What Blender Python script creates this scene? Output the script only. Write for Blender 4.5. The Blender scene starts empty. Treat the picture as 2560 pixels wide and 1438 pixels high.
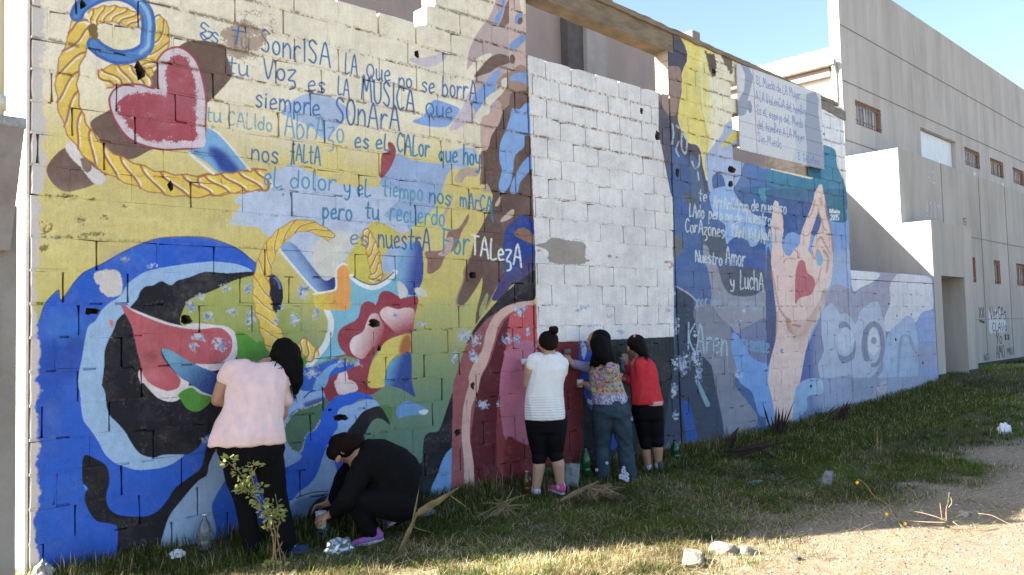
import bpy, bmesh, math, random
import numpy as np
from mathutils import Vector, Matrix, Euler, noise as mnoise
from mathutils.bvhtree import BVHTree
random.seed(3)
scene = bpy.context.scene
COL = scene.collection
# ---------------------------------------------------------------- camera
import numpy as np, math
FPX = 2100.0
YAW, PITCH, ROLL = math.radians(43.1), math.radians(3.01), math.radians(-1.47)
def cam_axes():
    fw = np.array([math.sin(YAW) * math.cos(PITCH), math.cos(YAW) * math.cos(PITCH), math.sin(PITCH)])
    r = np.cross(fw, [0, 0, 1]); r /= np.linalg.norm(r); u = np.cross(r, fw)
    return r * math.cos(ROLL) + u * math.sin(ROLL), -r * math.sin(ROLL) + u * math.cos(ROLL), fw
_r, _u, _f = cam_axes()
cam = bpy.data.objects.new('camera', bpy.data.cameras.new('camera'))
COL.objects.link(cam); scene.camera = cam
cam.data.sensor_width = 36.0; cam.data.lens = FPX / 2560 * 36.0
cam.data.clip_start = .05; cam.data.clip_end = 2000
cam.matrix_world = Matrix(((_r[0], _u[0], -_f[0], 0), (_r[1], _u[1], -_f[1], 0), (_r[2], _u[2], -_f[2], 0), (0, 0, 0, 1)))
# ---------------------------------------------------------------- sky and sun
SUN_EL = math.radians(32.5)
TO_SUN = Vector((-.838 * math.cos(SUN_EL), .545 * math.cos(SUN_EL), math.sin(SUN_EL)))
world = bpy.data.worlds.new('World'); scene.world = world; world.use_nodes = True
wn = world.node_tree; wn.nodes.clear()
sky = wn.nodes.new('ShaderNodeTexSky'); sky.sky_type = 'NISHITA'; sky.sun_disc = False
sky.sun_elevation = SUN_EL; sky.sun_rotation = math.atan2(TO_SUN.x, TO_SUN.y); sky.altitude = 10; sky.air_density = 1.0; sky.dust_density = 1.6; sky.ozone_density = 1.2
bg = wn.nodes.new('ShaderNodeBackground'); bg.inputs[1].default_value = .080
wo = wn.nodes.new('ShaderNodeOutputWorld')
wn.links.new(sky.outputs[0], bg.inputs[0]); wn.links.new(bg.outputs[0], wo.inputs[0])
sun = bpy.data.objects.new('sun', bpy.data.lights.new('sun', 'SUN')); COL.objects.link(sun)
sun.data.energy = 5.0; sun.data.angle = math.radians(.5); sun.data.color = (1, .93, .82)
sun.rotation_euler = TO_SUN.to_track_quat('Z', 'Y').to_euler()
scene.view_settings.view_transform = 'Standard'; scene.view_settings.look = 'None'; scene.view_settings.gamma = 1
scene.view_settings.use_curve_mapping = False; scene.view_settings.exposure = 2.2
# ---------------------------------------------------------------- the painting on the wall
# Colours are written as they look on the wall and turned into paint colours by alb().
OX, OY, CW, CH = -160, -360, 2660, 1960
def s2l(c):
    c = np.asarray(c, float) / 255.0
    return np.where(c <= 0.04045, c / 12.92, ((c + 0.055) / 1.055) ** 2.4)
WREF = s2l((212, 212, 218))
def alb(c): return np.clip(s2l(c) / WREF * 0.71, 0.010, 0.86)
CV = np.zeros((CH, CW, 3), np.float32)
TILES = {k: (640 * (i % 4), (0, 480, 958)[i // 4]) for i, k in enumerate('ABCDEFGHIJKL')}
def T(t, pts):
    ox, oy = TILES[t]
    return [(ox + x / 2.995, oy + y / 2.995) for x, y in pts]
def chai(pts):
    P = np.array(pts, float)
    for _ in range(2):
        out = []
        for i in range(len(P)):
            a, b = P[i], P[(i + 1) % len(P)]; L = np.hypot(*(b - a)); q = min(.25, 7.0 / max(L, 1e-6))
            out += [a + (b - a) * q, b - (b - a) * q]
        P = np.array(out)
    return P
def crom(pts, closed=True, n=6):
    P = np.array(pts, float); m = len(P)
    if m < 3: return P
    out = []
    rng = range(m) if closed else range(m - 1)
    for i in rng:
        if closed: a, b, c, d = P[i - 1], P[i], P[(i + 1) % m], P[(i + 2) % m]
        else: a, b, c, d = P[max(i - 1, 0)], P[i], P[i + 1], P[min(i + 2, m - 1)]
        for k in range(n):
            t = k / n
            out.append(0.5 * ((2 * b) + (c - a) * t + (2 * a - 5 * b + 4 * c - d) * t * t + (3 * b - a - 3 * c + d) * t ** 3))
    if not closed: out.append(P[-1])
    return np.array(out)
RS = np.random.RandomState(7)
def vnoise(h, w, cell, rs=RS):
    gh, gw = int(h / cell) + 3, int(w / cell) + 3
    g = rs.rand(gh, gw).astype(np.float32)
    y = np.arange(h) / cell; x = np.arange(w) / cell
    yi = y.astype(int); xi = x.astype(int); fy = (y - yi)[:, None]; fx = (x - xi)[None]
    fy = fy * fy * (3 - 2 * fy); fx = fx * fx * (3 - 2 * fx)
    a = g[yi][:, xi]; b = g[yi][:, xi + 1]; c = g[yi + 1][:, xi]; d = g[yi + 1][:, xi + 1]
    return (a * (1 - fx) + b * fx) * (1 - fy) + (c * (1 - fx) + d * fx) * fy
WOBX = (vnoise(CH, CW, 9) - .5) * 5 + (vnoise(CH, CW, 3) - .5) * 2.2
FINE = vnoise(CH, CW, 2.2); MID = vnoise(CH, CW, 14); BIG = vnoise(CH, CW, 70)
def mask_of(P):
    P = np.asarray(P, float) - (OX, OY)
    x0, y0 = np.floor(P.min(0)).astype(int) - 3; x1, y1 = np.ceil(P.max(0)).astype(int) + 4
    x0 = max(x0, 0); y0 = max(y0, 0); x1 = min(x1, CW); y1 = min(y1, CH)
    if x1 <= x0 or y1 <= y0: return None
    M = np.zeros((y1 - y0, x1 - x0), np.float32)
    A = P; B = np.roll(P, -1, 0)
    lo = np.minimum(A[:, 1], B[:, 1]); hi = np.maximum(A[:, 1], B[:, 1])
    for r in range(y0, y1):
        yc = r + .5
        s = (lo <= yc) & (hi > yc)
        if not s.any(): continue
        a = A[s]; b = B[s]
        xs = np.sort(a[:, 0] + (yc - a[:, 1]) * (b[:, 0] - a[:, 0]) / (b[:, 1] - a[:, 1]))
        for i in range(0, len(xs) - 1, 2):
            xa = int(round(xs[i])) - x0; xb = int(round(xs[i + 1])) - x0
            M[r - y0, max(xa, 0):max(xb, 0)] = 1
    return M, x0, y0
def blur(M, r):
    r = int(r)
    if r < 1: return M
    for _ in range(2):
        for ax in (0, 1):
            k = 2 * r + 1
            pad = [(0, 0), (0, 0)]; pad[ax] = (r + 1, r)
            c = np.cumsum(np.pad(M, pad, mode='edge'), axis=ax)
            M = (np.take(c, range(k, c.shape[ax]), ax) - np.take(c, range(0, c.shape[ax] - k), ax)) / k
    return M
def comp(M, x0, y0, col, alpha=1.0):
    h, w = M.shape
    sl = CV[y0:y0 + h, x0:x0 + w]
    a = (M * alpha)[..., None]
    sl *= (1 - a); sl += a * col
def poly(pts, c, c2=None, ax=None, sm=True, soft=0, alpha=1.0, rag=0.0):
    P = crom(pts) if sm else chai(pts)
    if soft:
        mn = P.min(0) - 3 * soft; mx = P.max(0) + 3 * soft
    r = mask_of(P)
    if r is None: return
    M, x0, y0 = r
    if soft or rag:
        p = int(3 * soft + 6)
        px0 = min(p, x0); py0 = min(p, y0); px1 = min(p, CW - x0 - M.shape[1]); py1 = min(p, CH - y0 - M.shape[0])
        M = np.pad(M, ((py0, py1), (px0, px1))); x0 -= px0; y0 -= py0
        M = blur(M, max(soft, 2))
        if rag:
            n = FINE[y0:y0 + M.shape[0], x0:x0 + M.shape[1]] * .6 + MID[y0:y0 + M.shape[0], x0:x0 + M.shape[1]] * .4
            M = np.clip((M - (.5 + (n - .5) * rag)) * 8 + .5, 0, 1)
    h, w = M.shape
    col = alb(c).astype(np.float32)
    if c2 is not None:
        (ax0, ay0), (ax1, ay1) = ax
        yy, xx = np.mgrid[y0:y0 + h, x0:x0 + w]
        dx, dy = ax1 - ax0, ay1 - ay0
        t = ((xx + OX - ax0) * dx + (yy + OY - ay0) * dy) / (dx * dx + dy * dy)
        t = np.clip(t + (FINE[y0:y0 + h, x0:x0 + w] - .5) * .25, 0, 1)[..., None]
        col = col * (1 - t) + alb(c2) * t
    comp(M, x0, y0, col, alpha)
def stroke(pts, wd, c, alpha=1.0, sm=True, dry=0.0, w2=None):
    P = crom(pts, False, 5) if sm else np.array(pts, float)
    P = P - (OX, OY)
    for i in range(len(P) - 1):
        a, b = P[i], P[i + 1]
        w = wd if w2 is None else wd + (w2 - wd) * i / max(len(P) - 2, 1)
        r = w / 2
        x0 = int(min(a[0], b[0]) - r - 2); x1 = int(max(a[0], b[0]) + r + 3)
        y0 = int(min(a[1], b[1]) - r - 2); y1 = int(max(a[1], b[1]) + r + 3)
        x0 = max(x0, 0); y0 = max(y0, 0); x1 = min(x1, CW); y1 = min(y1, CH)
        if x1 <= x0 or y1 <= y0: continue
        yy, xx = np.mgrid[y0:y1, x0:x1]
        d = b - a; L = max(d @ d, 1e-6)
        t = np.clip(((xx - a[0]) * d[0] + (yy - a[1]) * d[1]) / L, 0, 1)
        ds = np.hypot(xx - a[0] - t * d[0], yy - a[1] - t * d[1])
        M = np.clip(r - ds + .5, 0, 1)
        if dry: M = M * np.clip((FINE[y0:y1, x0:x1] - dry) * 4 + .5, 0, 1)
        comp(M, x0, y0, alb(c), alpha)
def ell(cx, cy, rx, ry, c, rot=0, **k):
    t = np.linspace(0, 2 * math.pi, 20, endpoint=False)
    x = np.cos(t) * rx; y = np.sin(t) * ry; cr, sr = math.cos(rot), math.sin(rot)
    poly(list(zip(cx + x * cr - y * sr, cy + x * sr + y * cr)), c, **k)
def rope(pts, wd, n=None, flip=1, wend=None):
    P = crom(pts, False, 8)
    seg = np.hypot(*np.diff(P, axis=0).T); s = np.concatenate([[0], np.cumsum(seg)]); L = s[-1]
    def at(u):
        u = min(max(u, 0), L)
        x = np.interp(u, s, P[:, 0]); y = np.interp(u, s, P[:, 1])
        x2 = np.interp(min(u + 2, L), s, P[:, 0]); y2 = np.interp(min(u + 2, L), s, P[:, 1])
        x1 = np.interp(max(u - 2, 0), s, P[:, 0]); y1 = np.interp(max(u - 2, 0), s, P[:, 1])
        d = np.array([x2 - x1, y2 - y1]); d /= max(np.hypot(*d), 1e-6)
        return np.array([x, y]), d, np.array([-d[1], d[0]]) * flip
    def W(u): return wd if wend is None else wd + (wend - wd) * u / L
    lobes = n or max(int(L / (wd * 1.05)), 2); st = L / lobes
    left = []; right = []
    for i in range(lobes * 4 + 1):
        u = L * i / (lobes * 4); p, d, nn = at(u); b = 1 + .10 * math.cos(2 * math.pi * (u / st))
        left.append(p + nn * W(u) / 2 * b); right.append(p - nn * W(u) / 2 * (2 - b))
    poly(left + right[::-1], (222, 192, 92), sm=False)
    for i in range(lobes + 1):
        u = i * st
        pts2 = []
        for k in range(7):
            t = k / 6; uu = u + (t - .5) * st * 1.35; p, d, nn = at(uu)
            pts2.append(p + nn * W(uu) * (t - .5) * 1.02 + d * math.sin(t * math.pi * 2) * wd * -.10)
        stroke([q + at(u)[1] * wd * .10 for q in pts2[1:6]], wd * .16, (236, 226, 200), .8, dry=.25)
        stroke(pts2, wd * .10, (168, 108, 78), .95)
    stroke(left, wd * .06, (165, 110, 85), .9, sm=False); stroke(right, wd * .07, (160, 102, 80), .9, sm=False)
def peel(cx, cy, rx, ry, n=40, cols=((190, 197, 214), (78, 116, 180)), seed=0, sz=5):
    """ragged flaking of the paint: pale undercoat with older blue showing in it"""
    rs = np.random.RandomState(seed + int(cx) * 7 + int(cy)); k = int(max(rx, ry) * 1.25) + 3
    x0 = int(cx - OX) - k; y0 = int(cy - OY) - k; h = w = 2 * k
    if x0 < 0 or y0 < 0 or x0 + w > CW or y0 + h > CH: return
    yy, xx = np.mgrid[0:h, 0:w] - k; d = np.hypot(xx / rx, yy / ry)
    nz = vnoise(h, w, 6, rs) * .45 + vnoise(h, w, 3, rs) * .35 + vnoise(h, w, 1.6, rs) * .2
    lim = .34 + .30 * np.clip(d, 0, 2) ** 2 - (n - 20) * .0022 * (sz > 3) + (.04 if sz < 4 else 0)
    M = np.clip((nz - lim) * 9, 0, 1); comp(M, x0, y0, alb(cols[0]), .92)
    n2 = vnoise(h, w, 7, rs) * .6 + vnoise(h, w, 2.2, rs) * .4
    comp(np.clip((nz - lim - .05) * 9, 0, 1) * np.clip((n2 - .47) * 9, 0, 1), x0, y0, alb(cols[-1]), .9)

# single-stroke hand lettering: caps and ascenders reach 1, x height 0.6, descenders -0.35
O_ = lambda x0, y0, x1, y1: [((x0 + x1) / 2 + (x1 - x0) / 2 * math.sin(t), (y0 + y1) / 2 + (y1 - y0) / 2 * math.cos(t)) for t in np.linspace(-.3, 6.1, 10)]
F_ = {
 'A': (.62, [[(0, 0), (.3, 1), (.58, -.05)], [(.12, .38), (.5, .38)]]), 'B': (.5, [[(0, 0), (0, 1), (.4, .8), (.05, .52), (.48, .25), (0, 0)]]),
 'C': (.55, [[(.5, .85), (.25, 1), (0, .5), (.2, .02), (.5, .15)]]), 'D': (.55, [[(0, 0), (0, 1), (.5, .6), (.4, .1), (0, 0)]]),
 'E': (.55, [[(.5, .85), (.2, 1), (.05, .75), (.35, .55), (.02, .3), (.2, 0), (.5, .2)]]), 'F': (.55, [[(.05, 0), (.1, 1)], [(0, 1), (.55, .95)], [(.08, .55), (.4, .52)]]),
 'G': (.55, [[(.5, .85), (.2, 1), (0, .5), (.25, 0), (.5, .3), (.3, .4)]]), 'I': (.2, [[(.1, 0), (.1, 1)]]), 'K': (.5, [[(0, 0), (.03, 1)], [(.5, 1), (.06, .45), (.55, -.1)]]),
 'L': (.42, [[(.05, 1), (0, 0), (.4, .05)]]), 'M': (.8, [[(0, 0), (.15, 1), (.38, .4), (.6, 1), (.75, 0)]]), 'N': (.6, [[(0, 0), (.05, 1), (.5, 0), (.55, 1)]]),
 'O': (.55, [O_(0, 0, .5, 1)]), 'P': (.5, [[(0, 0), (.02, 1), (.45, .8), (.03, .5)]]), 'R': (.55, [[(0, 0), (.02, 1), (.45, .78), (.05, .5), (.5, 0)]]),
 'S': (.5, [[(.45, .85), (.2, 1), (.03, .75), (.4, .35), (.3, .02), (0, .12)]]), 'T': (.55, [[(.27, 0), (.27, 1)], [(0, 1), (.55, 1)]]), 'U': (.55, [[(0, 1), (.03, .2), (.25, 0), (.48, .25), (.5, 1)]]),
 'V': (.55, [[(0, 1), (.22, 0), (.5, 1.05)]]), 'X': (.5, [[(0, 1), (.5, 0)], [(.5, 1), (0, 0)]]), 'Y': (.5, [[(0, 1), (.25, .5), (.5, 1)], [(.25, .5), (.2, 0)]]), 'Z': (.55, [[(0, .95), (.5, 1), (0, 0), (.55, .05)]]),
 'a': (.5, [[(.42, .5), (.2, .6), (0, .3), (.15, 0), (.4, .2), (.42, .55), (.42, .1), (.5, 0)]]), 'b': (.48, [[(.02, 1), (0, 0), (.3, 0), (.42, .3), (.2, .58), (.02, .4)]]),
 'c': (.42, [[(.4, .5), (.2, .6), (0, .3), (.15, 0), (.4, .1)]]), 'd': (.5, [[(.4, .45), (.18, .58), (0, .3), (.15, 0), (.4, .2), (.45, 1), (.42, .05)]]),
 'e': (.45, [[(.02, .28), (.38, .4), (.25, .62), (.03, .4), (.08, .05), (.4, .1)]]), 'f': (.42, [[(.42, .95), (.22, .95), (.15, .3), (.05, -.3)], [(0, .5), (.38, .5)]]),
 'g': (.48, [[(.4, .5), (.2, .6), (0, .3), (.2, .02), (.4, .25), (.42, .6), (.42, -.1), (.2, -.38), (0, -.28)]]),
 'h': (.48, [[(0, 0), (.02, 1)], [(.02, .35), (.22, .6), (.4, .45), (.42, 0)]]), 'i': (.18, [[(.08, 0), (.08, .55)], [(.08, .72), (.1, .78)]]), 'j': (.25, [[(.15, .55), (.15, -.2), (0, -.3)]]),
 'l': (.18, [[(.06, 1), (.05, .05), (.14, 0)]]), 'm': (.72, [[(0, 0), (.02, .6)], [(.02, .4), (.2, .6), (.33, .4), (.33, 0)], [(.33, .4), (.5, .6), (.65, .4), (.66, 0)]]),
 'n': (.48, [[(0, 0), (.02, .6)], [(.02, .35), (.22, .6), (.4, .45), (.42, 0)]]), 'o': (.45, [O_(0, 0, .4, .6)]), 'p': (.48, [[(0, -.4), (.03, .6)], [(.03, .4), (.25, .6), (.42, .3), (.2, 0), (.03, .15)]]),
 'q': (.5, [[(.4, .45), (.2, .6), (0, .3), (.2, 0), (.4, .2)], [(.42, .6), (.4, -.4)]]), 'Q': (.55, [O_(0, 0, .5, .75), [(.3, .15), (.5, -.25)]]), 'r': (.4, [[(0, 0), (.03, .6)], [(.03, .35), (.2, .6), (.38, .55)]]),
 's': (.4, [[(.36, .5), (.2, .62), (.03, .45), (.33, .2), (.2, 0), (0, .08)]]), 't': (.4, [[(.2, .95), (.16, .1), (.3, 0)], [(0, .6), (.4, .62)]]), 'u': (.48, [[(0, .6), (.03, .1), (.2, 0), (.4, .2), (.42, .6), (.42, .1), (.48, 0)]]),
 'v': (.42, [[(0, .6), (.18, 0), (.4, .6)]]), 'y': (.48, [[(0, .6), (.1, .2), (.35, .2), (.42, .6), (.4, -.1), (.2, -.38), (.05, -.3)]]), 'z': (.42, [[(0, .58), (.38, .6), (.02, .1), (.3, .05), (.35, -.25), (.1, -.38)]]),
 ',': (.2, [[(.1, .05), (.03, -.2)]]), '.': (.15, [[(.05, 0), (.07, .04)]]), '*': (.4, [[(0, .3), (.35, .7)], [(.35, .3), (0, .7)], [(.17, .2), (.17, .8)]]),
 '0': (.45, [O_(0, 0, .4, 1)]), '1': (.25, [[(0, .8), (.15, 1), (.15, 0)]]), '2': (.45, [[(0, .8), (.2, 1), (.4, .75), (0, 0), (.42, .02)]]), '5': (.45, [[(.4, 1), (.05, 1), (.03, .6), (.35, .5), (.35, .1), (0, .05)]]), '8': (.45, [[(.2, .5), (.03, .8), (.2, 1), (.38, .8), (.2, .5), (0, .2), (.2, 0), (.4, .2), (.2, .5)]]), '-': (.4, [[(0, .4), (.35, .4)]]),
}
def text(s, p0, p1, h, wd, c, st=stroke, lean=(0.0, -1.0), seed=1, jit=.06, **k):
    """letters of s spread from p0 to p1 (baseline), height h"""
    rs = np.random.RandomState(seed)
    tot = sum((.34 if ch == ' ' else F_[ch][0] + .14) for ch in s) - .14
    d = np.array(p1, float) - p0; L = np.hypot(*d); d = d / tot
    u = 0; up = np.array(lean) * h
    for ch in s:
        if ch == ' ': u += .34; continue
        wch, sts = F_[ch]; jy = (rs.rand() - .5) * jit; js = 1 + (rs.rand() - .5) * jit * 2
        for q in sts:
            st([np.array(p0) + d * (u + x) + up * (y * js + jy) for x, y in q], wd, c, **k)
        u += wch + .14
def lin(y, stops):
    ys = [a for a, b in stops]; cs = np.array([alb(b) for a, b in stops])
    return np.stack([np.interp(y, ys, cs[:, i]) for i in range(3)], -1)

def paint_mural():
    yy, xx = np.mgrid[0:CH, 0:CW].astype(np.float32); X = xx + OX; Y = yy + OY
    # background of the left part: cream above, yellow, then green towards the foot
    sh = np.clip((X - 300) * .12, -30, 110) * np.clip((560 - Y) / 250, 0, 1) - (MID - .5) * 50 - (BIG - .5) * 80
    CV[:] = lin(Y - sh, [(170, (234, 221, 206)), (265, (231, 218, 194)), (345, (216, 201, 146)), (480, (206, 188, 118)), (640, (206, 190, 124)), (745, (200, 186, 108)), (800, (174, 171, 112)), (860, (146, 156, 114)), (960, (112, 138, 112)), (1150, (92, 122, 112))])
    LAV = (184, 196, 226); LB = (150, 180, 222); BLU = (44, 92, 200); BLK = (30, 29, 40); BRN = (113, 90, 84); CRE = (232, 221, 204)
    # lavender and blue shapes behind the writing
    poly(T('B', [(1150, 440), (1280, 430), (1400, 400), (1440, 405), (1390, 470), (1290, 505), (1200, 480)]), (203, 193, 206))
    poly(T('B', [(190, 845), (290, 745), (400, 700), (520, 715), (620, 760), (710, 850), (640, 920), (575, 1000), (530, 1045), (470, 1020), (420, 960), (300, 900)]), (172, 188, 222))
    poly(T('B', [(1540, 815), (1600, 690), (1640, 720), (1690, 850), (1620, 900), (1500, 970), (1450, 960)]), (203, 188, 203))
    poly(T('B', [(1155, 910), (1250, 880), (1300, 800), (1330, 740), (1420, 770), (1540, 815), (1440, 955), (1330, 955), (1230, 935)]), (137, 166, 220), sm=False)
    poly(T('B', [(60, 1330), (170, 1270), (280, 1225), (330, 1250), (450, 1310), (600, 1370), (750, 1405), (880, 1400), (930, 1390), (1000, 1250), (1060, 1150), (1180, 1200), (1400, 1230), (1480, 1240), (1430, 1320), (1390, 1438)]) + T('F', [(1390, 0), (1330, 130), (1300, 190), (1150, 290), (1080, 310), (960, 240), (880, 230), (800, 300), (700, 460), (640, 545), (610, 570), (600, 640), (520, 660), (430, 560), (300, 420), (230, 360), (100, 340), (40, 290)]) + T('E', [(1917, 265), (1730, 245), (1745, 180), (1810, 100), (1760, 60)]), LAV)
    poly(T('B', [(930, 1390), (1000, 1250), (1060, 1150), (1180, 1200), (1400, 1230), (1480, 1240), (1430, 1320), (1390, 1438)]) + T('F', [(1390, 0), (1330, 130), (1300, 190), (1150, 290), (1120, 200), (960, 180), (1100, 20)]), (152, 172, 214))
    poly(T('F', [(420, 420), (560, 300), (760, 330), (690, 460), (620, 545), (600, 640), (520, 660), (430, 560)]), (213, 210, 208), soft=6)
    poly(T('F', [(800, 330), (880, 230), (960, 240), (1060, 320), (980, 470), (1000, 600), (870, 690), (760, 650), (715, 610), (710, 480)]), (203, 190, 95))
    poly(T('F', [(1330, 130), (1390, 20), (1500, 20), (1420, 150), (1290, 260), (1150, 290)]), (205, 200, 120))
    stroke(T('F', [(1470, 30), (1440, 120), (1400, 180)]), 8, (195, 165, 165))
    stroke(T('B', [(1520, 1340), (1560, 1290), (1640, 1290)]), 22, (185, 165, 155))
    poly(T('B', [(1430, 1150), (1500, 1120), (1620, 1110), (1660, 1170), (1560, 1260), (1450, 1250)]), (175, 190, 215))
    # small red heart edge
    poly(T('B', [(940, 1150), (1000, 1140), (985, 1070), (1010, 1060), (1040, 1090), (1055, 1140), (1030, 1220), (990, 1290), (930, 1355)]), (150, 70, 80), sm=False)
    # anchor stock in dark brown
    poly(T('A', [(1340, 350), (1500, 305), (1600, 320), (1690, 345), (1700, 420), (1740, 560), (1640, 690), (1545, 785), (1300, 1060), (1130, 1125), (1000, 1190), (880, 1180), (760, 1060), (680, 920), (830, 820), (1000, 700)]), BRN)
    poly(T('A', [(350, 1290), (370, 1220), (440, 1140), (500, 1100), (540, 1060), (590, 1050), (640, 1130), (700, 1200), (840, 1290), (790, 1320), (690, 1390), (560, 1430), (480, 1435), (400, 1380)]), BRN)
    poly(T('A', [(490, 1100), (540, 1055), (590, 1110), (625, 1180), (700, 1250), (790, 1320), (780, 1370), (730, 1385), (680, 1350), (610, 1260), (530, 1180)]), (216, 208, 214), rag=.8)
    poly(T('A', [(610, 1190), (660, 1200), (690, 1270), (650, 1290), (610, 1240)]), (135, 112, 104), rag=1.2)
    # big rope round the left, with the ring
    rope(T('A', [(1150, 150), (1205, 230), (1200, 330), (1150, 420), (1070, 500), (1110, 590)]), 40)
    rope(T('A', [(1130, 590), (1000, 570), (870, 560), (770, 600)]), 50, n=4)
    rope(T('A', [(640, 150), (600, 190), (590, 300), (545, 410), (508, 530), (500, 650), (515, 780), (550, 900), (600, 1000), (670, 1090), (760, 1180), (880, 1250), (1020, 1310), (1160, 1360), (1300, 1385), (1450, 1395), (1600, 1385), (1760, 1365), (1917, 1350), (1990, 1345)]), 54)
    poly(T('A', [(720, 240), (800, 195), (900, 185), (1000, 210), (1036, 250), (1020, 320), (960, 370), (860, 375), (760, 330)]), (224, 214, 188))
    RNG = T('A', [(575, 110), (600, 60), (680, 0), (780, -40), (900, -45), (1010, 0), (1085, 80), (1110, 170), (1105, 270), (1095, 350), (1040, 400), (960, 425), (860, 425), (760, 380), (700, 330)])
    stroke(RNG, 36, (66, 104, 178)); stroke(RNG, 20, (84, 132, 200)); stroke([(x + 3, y - 1) for x, y in RNG[4:11]], 9, (135, 180, 226), .8)
    rope(T('A', [(1025, 165), (950, 130), (860, 105), (760, 110), (680, 145)]), 40, n=5, flip=-1)
    poly(T('A', [(655, 190), (700, 180), (730, 200), (725, 300), (690, 290), (665, 240)]), (120, 98, 60), rag=1.2)
    # big heart
    HO = T('A', [(1178, 450), (1215, 400), (1270, 365), (1340, 355), (1410, 390), (1470, 460), (1510, 560), (1535, 680), (1545, 780), (1540, 920), (1545, 1020), (1540, 1105), (1380, 1115), (1230, 1120), (1080, 1090), (960, 1030), (880, 930), (840, 850), (820, 770), (825, 720), (870, 660), (960, 630), (1060, 635), (1170, 650)])
    poly(HO, (208, 194, 208)); stroke(HO + HO[:1], 5, (158, 70, 88))
    poly(T('A', [(1240, 600), (1240, 500), (1280, 430), (1340, 410), (1400, 440), (1440, 520), (1465, 640), (1470, 800), (1475, 1000), (1455, 1060), (1380, 1060), (1200, 1060), (1080, 1040), (990, 970), (920, 880), (885, 800), (890, 760), (960, 710), (1060, 695), (1170, 705), (1250, 715)]), (166, 80, 96), soft=5, rag=1.3)
    # blue arm of the anchor under the heart
    poly(T('A', [(1545, 950), (1640, 1010), (1780, 1170), (1860, 1280), (1760, 1305), (1650, 1310), (1540, 1210), (1400, 1130), (1540, 1105)]), (122, 168, 216), sm=False)
    poly(T('A', [(1560, 1110), (1640, 1110), (1720, 1180), (1800, 1290), (1680, 1300), (1600, 1200)]), (52, 76, 152), soft=5)
    stroke(T('A', [(1560, 950), (1640, 1000), (1780, 1160), (1880, 1285)]), 5, (222, 222, 230)); stroke(T('A', [(1420, 1150), (1500, 1220), (1600, 1300)]), 7, (222, 222, 230))
    rope(T('A', [(1500, 1395), (1600, 1385), (1760, 1365), (1917, 1350), (2000, 1345)]), 50, n=4)
    # great blue beak on the left
    poly(T('E', [(230, 1010), (290, 985), (310, 900), (340, 830), (400, 760), (443, 730)]) + T('E', [(445, 780), (455, 815), (520, 740), (540, 690), (620, 600), (760, 540), (940, 440), (1080, 380), (1200, 345), (1400, 335), (1560, 345), (1700, 390), (1800, 430), (1917, 530)]) + T('F', [(40, 560), (110, 610), (180, 700), (205, 780), (180, 890), (0, 900)]) + [(700, 900), (800, 1000), (980, 1250), (950, 1460), (-160, 1640), (-160, 790), (75, 818)], BLU, sm=False)
    for (x, y, rx, ry, c, a) in ((150, 900, 60, 60, (38, 62, 150), .5), (170, 820, 50, 40, (60, 120, 205), .5), (120, 1000, 40, 90, (40, 75, 175), .5), (190, 860, 25, 20, (35, 50, 110), .5), (330, 650, 60, 18, (60, 110, 210), .5), (160, 1260, 70, 70, (50, 100, 205), .4), (130, 1040, 20, 50, (70, 110, 185), .35), (220, 1400, 60, 50, (40, 66, 150), .4)):
        ell(x, y, rx, ry, c, soft=12, alpha=a)
    stroke(T('E', [(240, 1005), (300, 950), (330, 850), (400, 765), (443, 735), (455, 815), (540, 700), (640, 600), (780, 530), (940, 440), (1080, 380), (1200, 345), (1400, 335), (1560, 345), (1700, 390), (1800, 440), (1917, 540)]), 3, (62, 60, 95), .7)
    poly(T('E', [(1905, 590), (1780, 540), (1600, 520), (1400, 540), (1200, 570), (1080, 600), (950, 690), (920, 760), (880, 800), (820, 830), (750, 900), (720, 970), (660, 1000), (640, 1100), (615, 1250), (590, 1360), (580, 1438)]) + T('I', [(600, 60), (610, 200), (625, 290), (680, 350), (740, 440), (790, 540), (870, 610), (1030, 655), (1200, 640), (1290, 610), (1400, 530), (1300, 450), (1000, 0)]) + T('E', [(1300, 1000), (1800, 700)]), LB, sm=False)
    poly(T('E', [(1917, 605), (1840, 600), (1700, 610), (1540, 600), (1420, 640), (1330, 665), (1280, 700), (1210, 670), (1150, 700), (1090, 710), (1050, 750), (1030, 800), (980, 860), (930, 910), (880, 960), (850, 1040), (810, 1120), (785, 1200), (780, 1320), (765, 1438)]) + T('I', [(765, 20), (790, 80), (800, 180), (830, 250), (880, 300), (940, 370), (980, 440), (1050, 530), (1150, 560), (1220, 540), (1340, 535), (1420, 530), (1490, 480), (1560, 400), (1620, 330), (1700, 200), (1900, -50)]) + T('F', [(150, 1300), (160, 900), (100, 640)]), BLK)
    OLV = (170, 172, 100)
    poly(T('E', [(1917, 630), (1840, 640), (1740, 670), (1640, 720), (1520, 770), (1430, 800), (1390, 850), (1360, 920), (1350, 970), (1380, 1010), (1500, 1020), (1640, 1010), (1750, 1050), (1800, 1150), (1780, 1250)]) + T('F', [(60, 1350), (200, 1350), (330, 1200), (330, 900), (200, 880), (120, 900), (60, 700)]), OLV, c2=(140, 155, 92), ax=((500, 720), (500, 860)))
    poly(T('F', [(105, 610), (160, 640), (195, 700), (205, 780), (190, 850), (175, 890), (140, 830), (130, 740), (110, 670)]), (36, 36, 56))
    stroke(T('F', [(108, 620), (160, 660), (180, 720)]), 6, (90, 120, 190), .8)
    GRN = (92, 148, 62)
    poly(T('E', [(1765, 1040), (1840, 1060), (1917, 1120)]) + T('F', [(0, 1130), (110, 1110), (180, 1160), (160, 1260), (0, 1260)]) + T('E', [(1780, 1250), (1770, 1130)]), GRN, sm=False)
    poly(T('F', [(340, 1240), (380, 1260), (390, 1300), (340, 1330)]), GRN)
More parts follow.
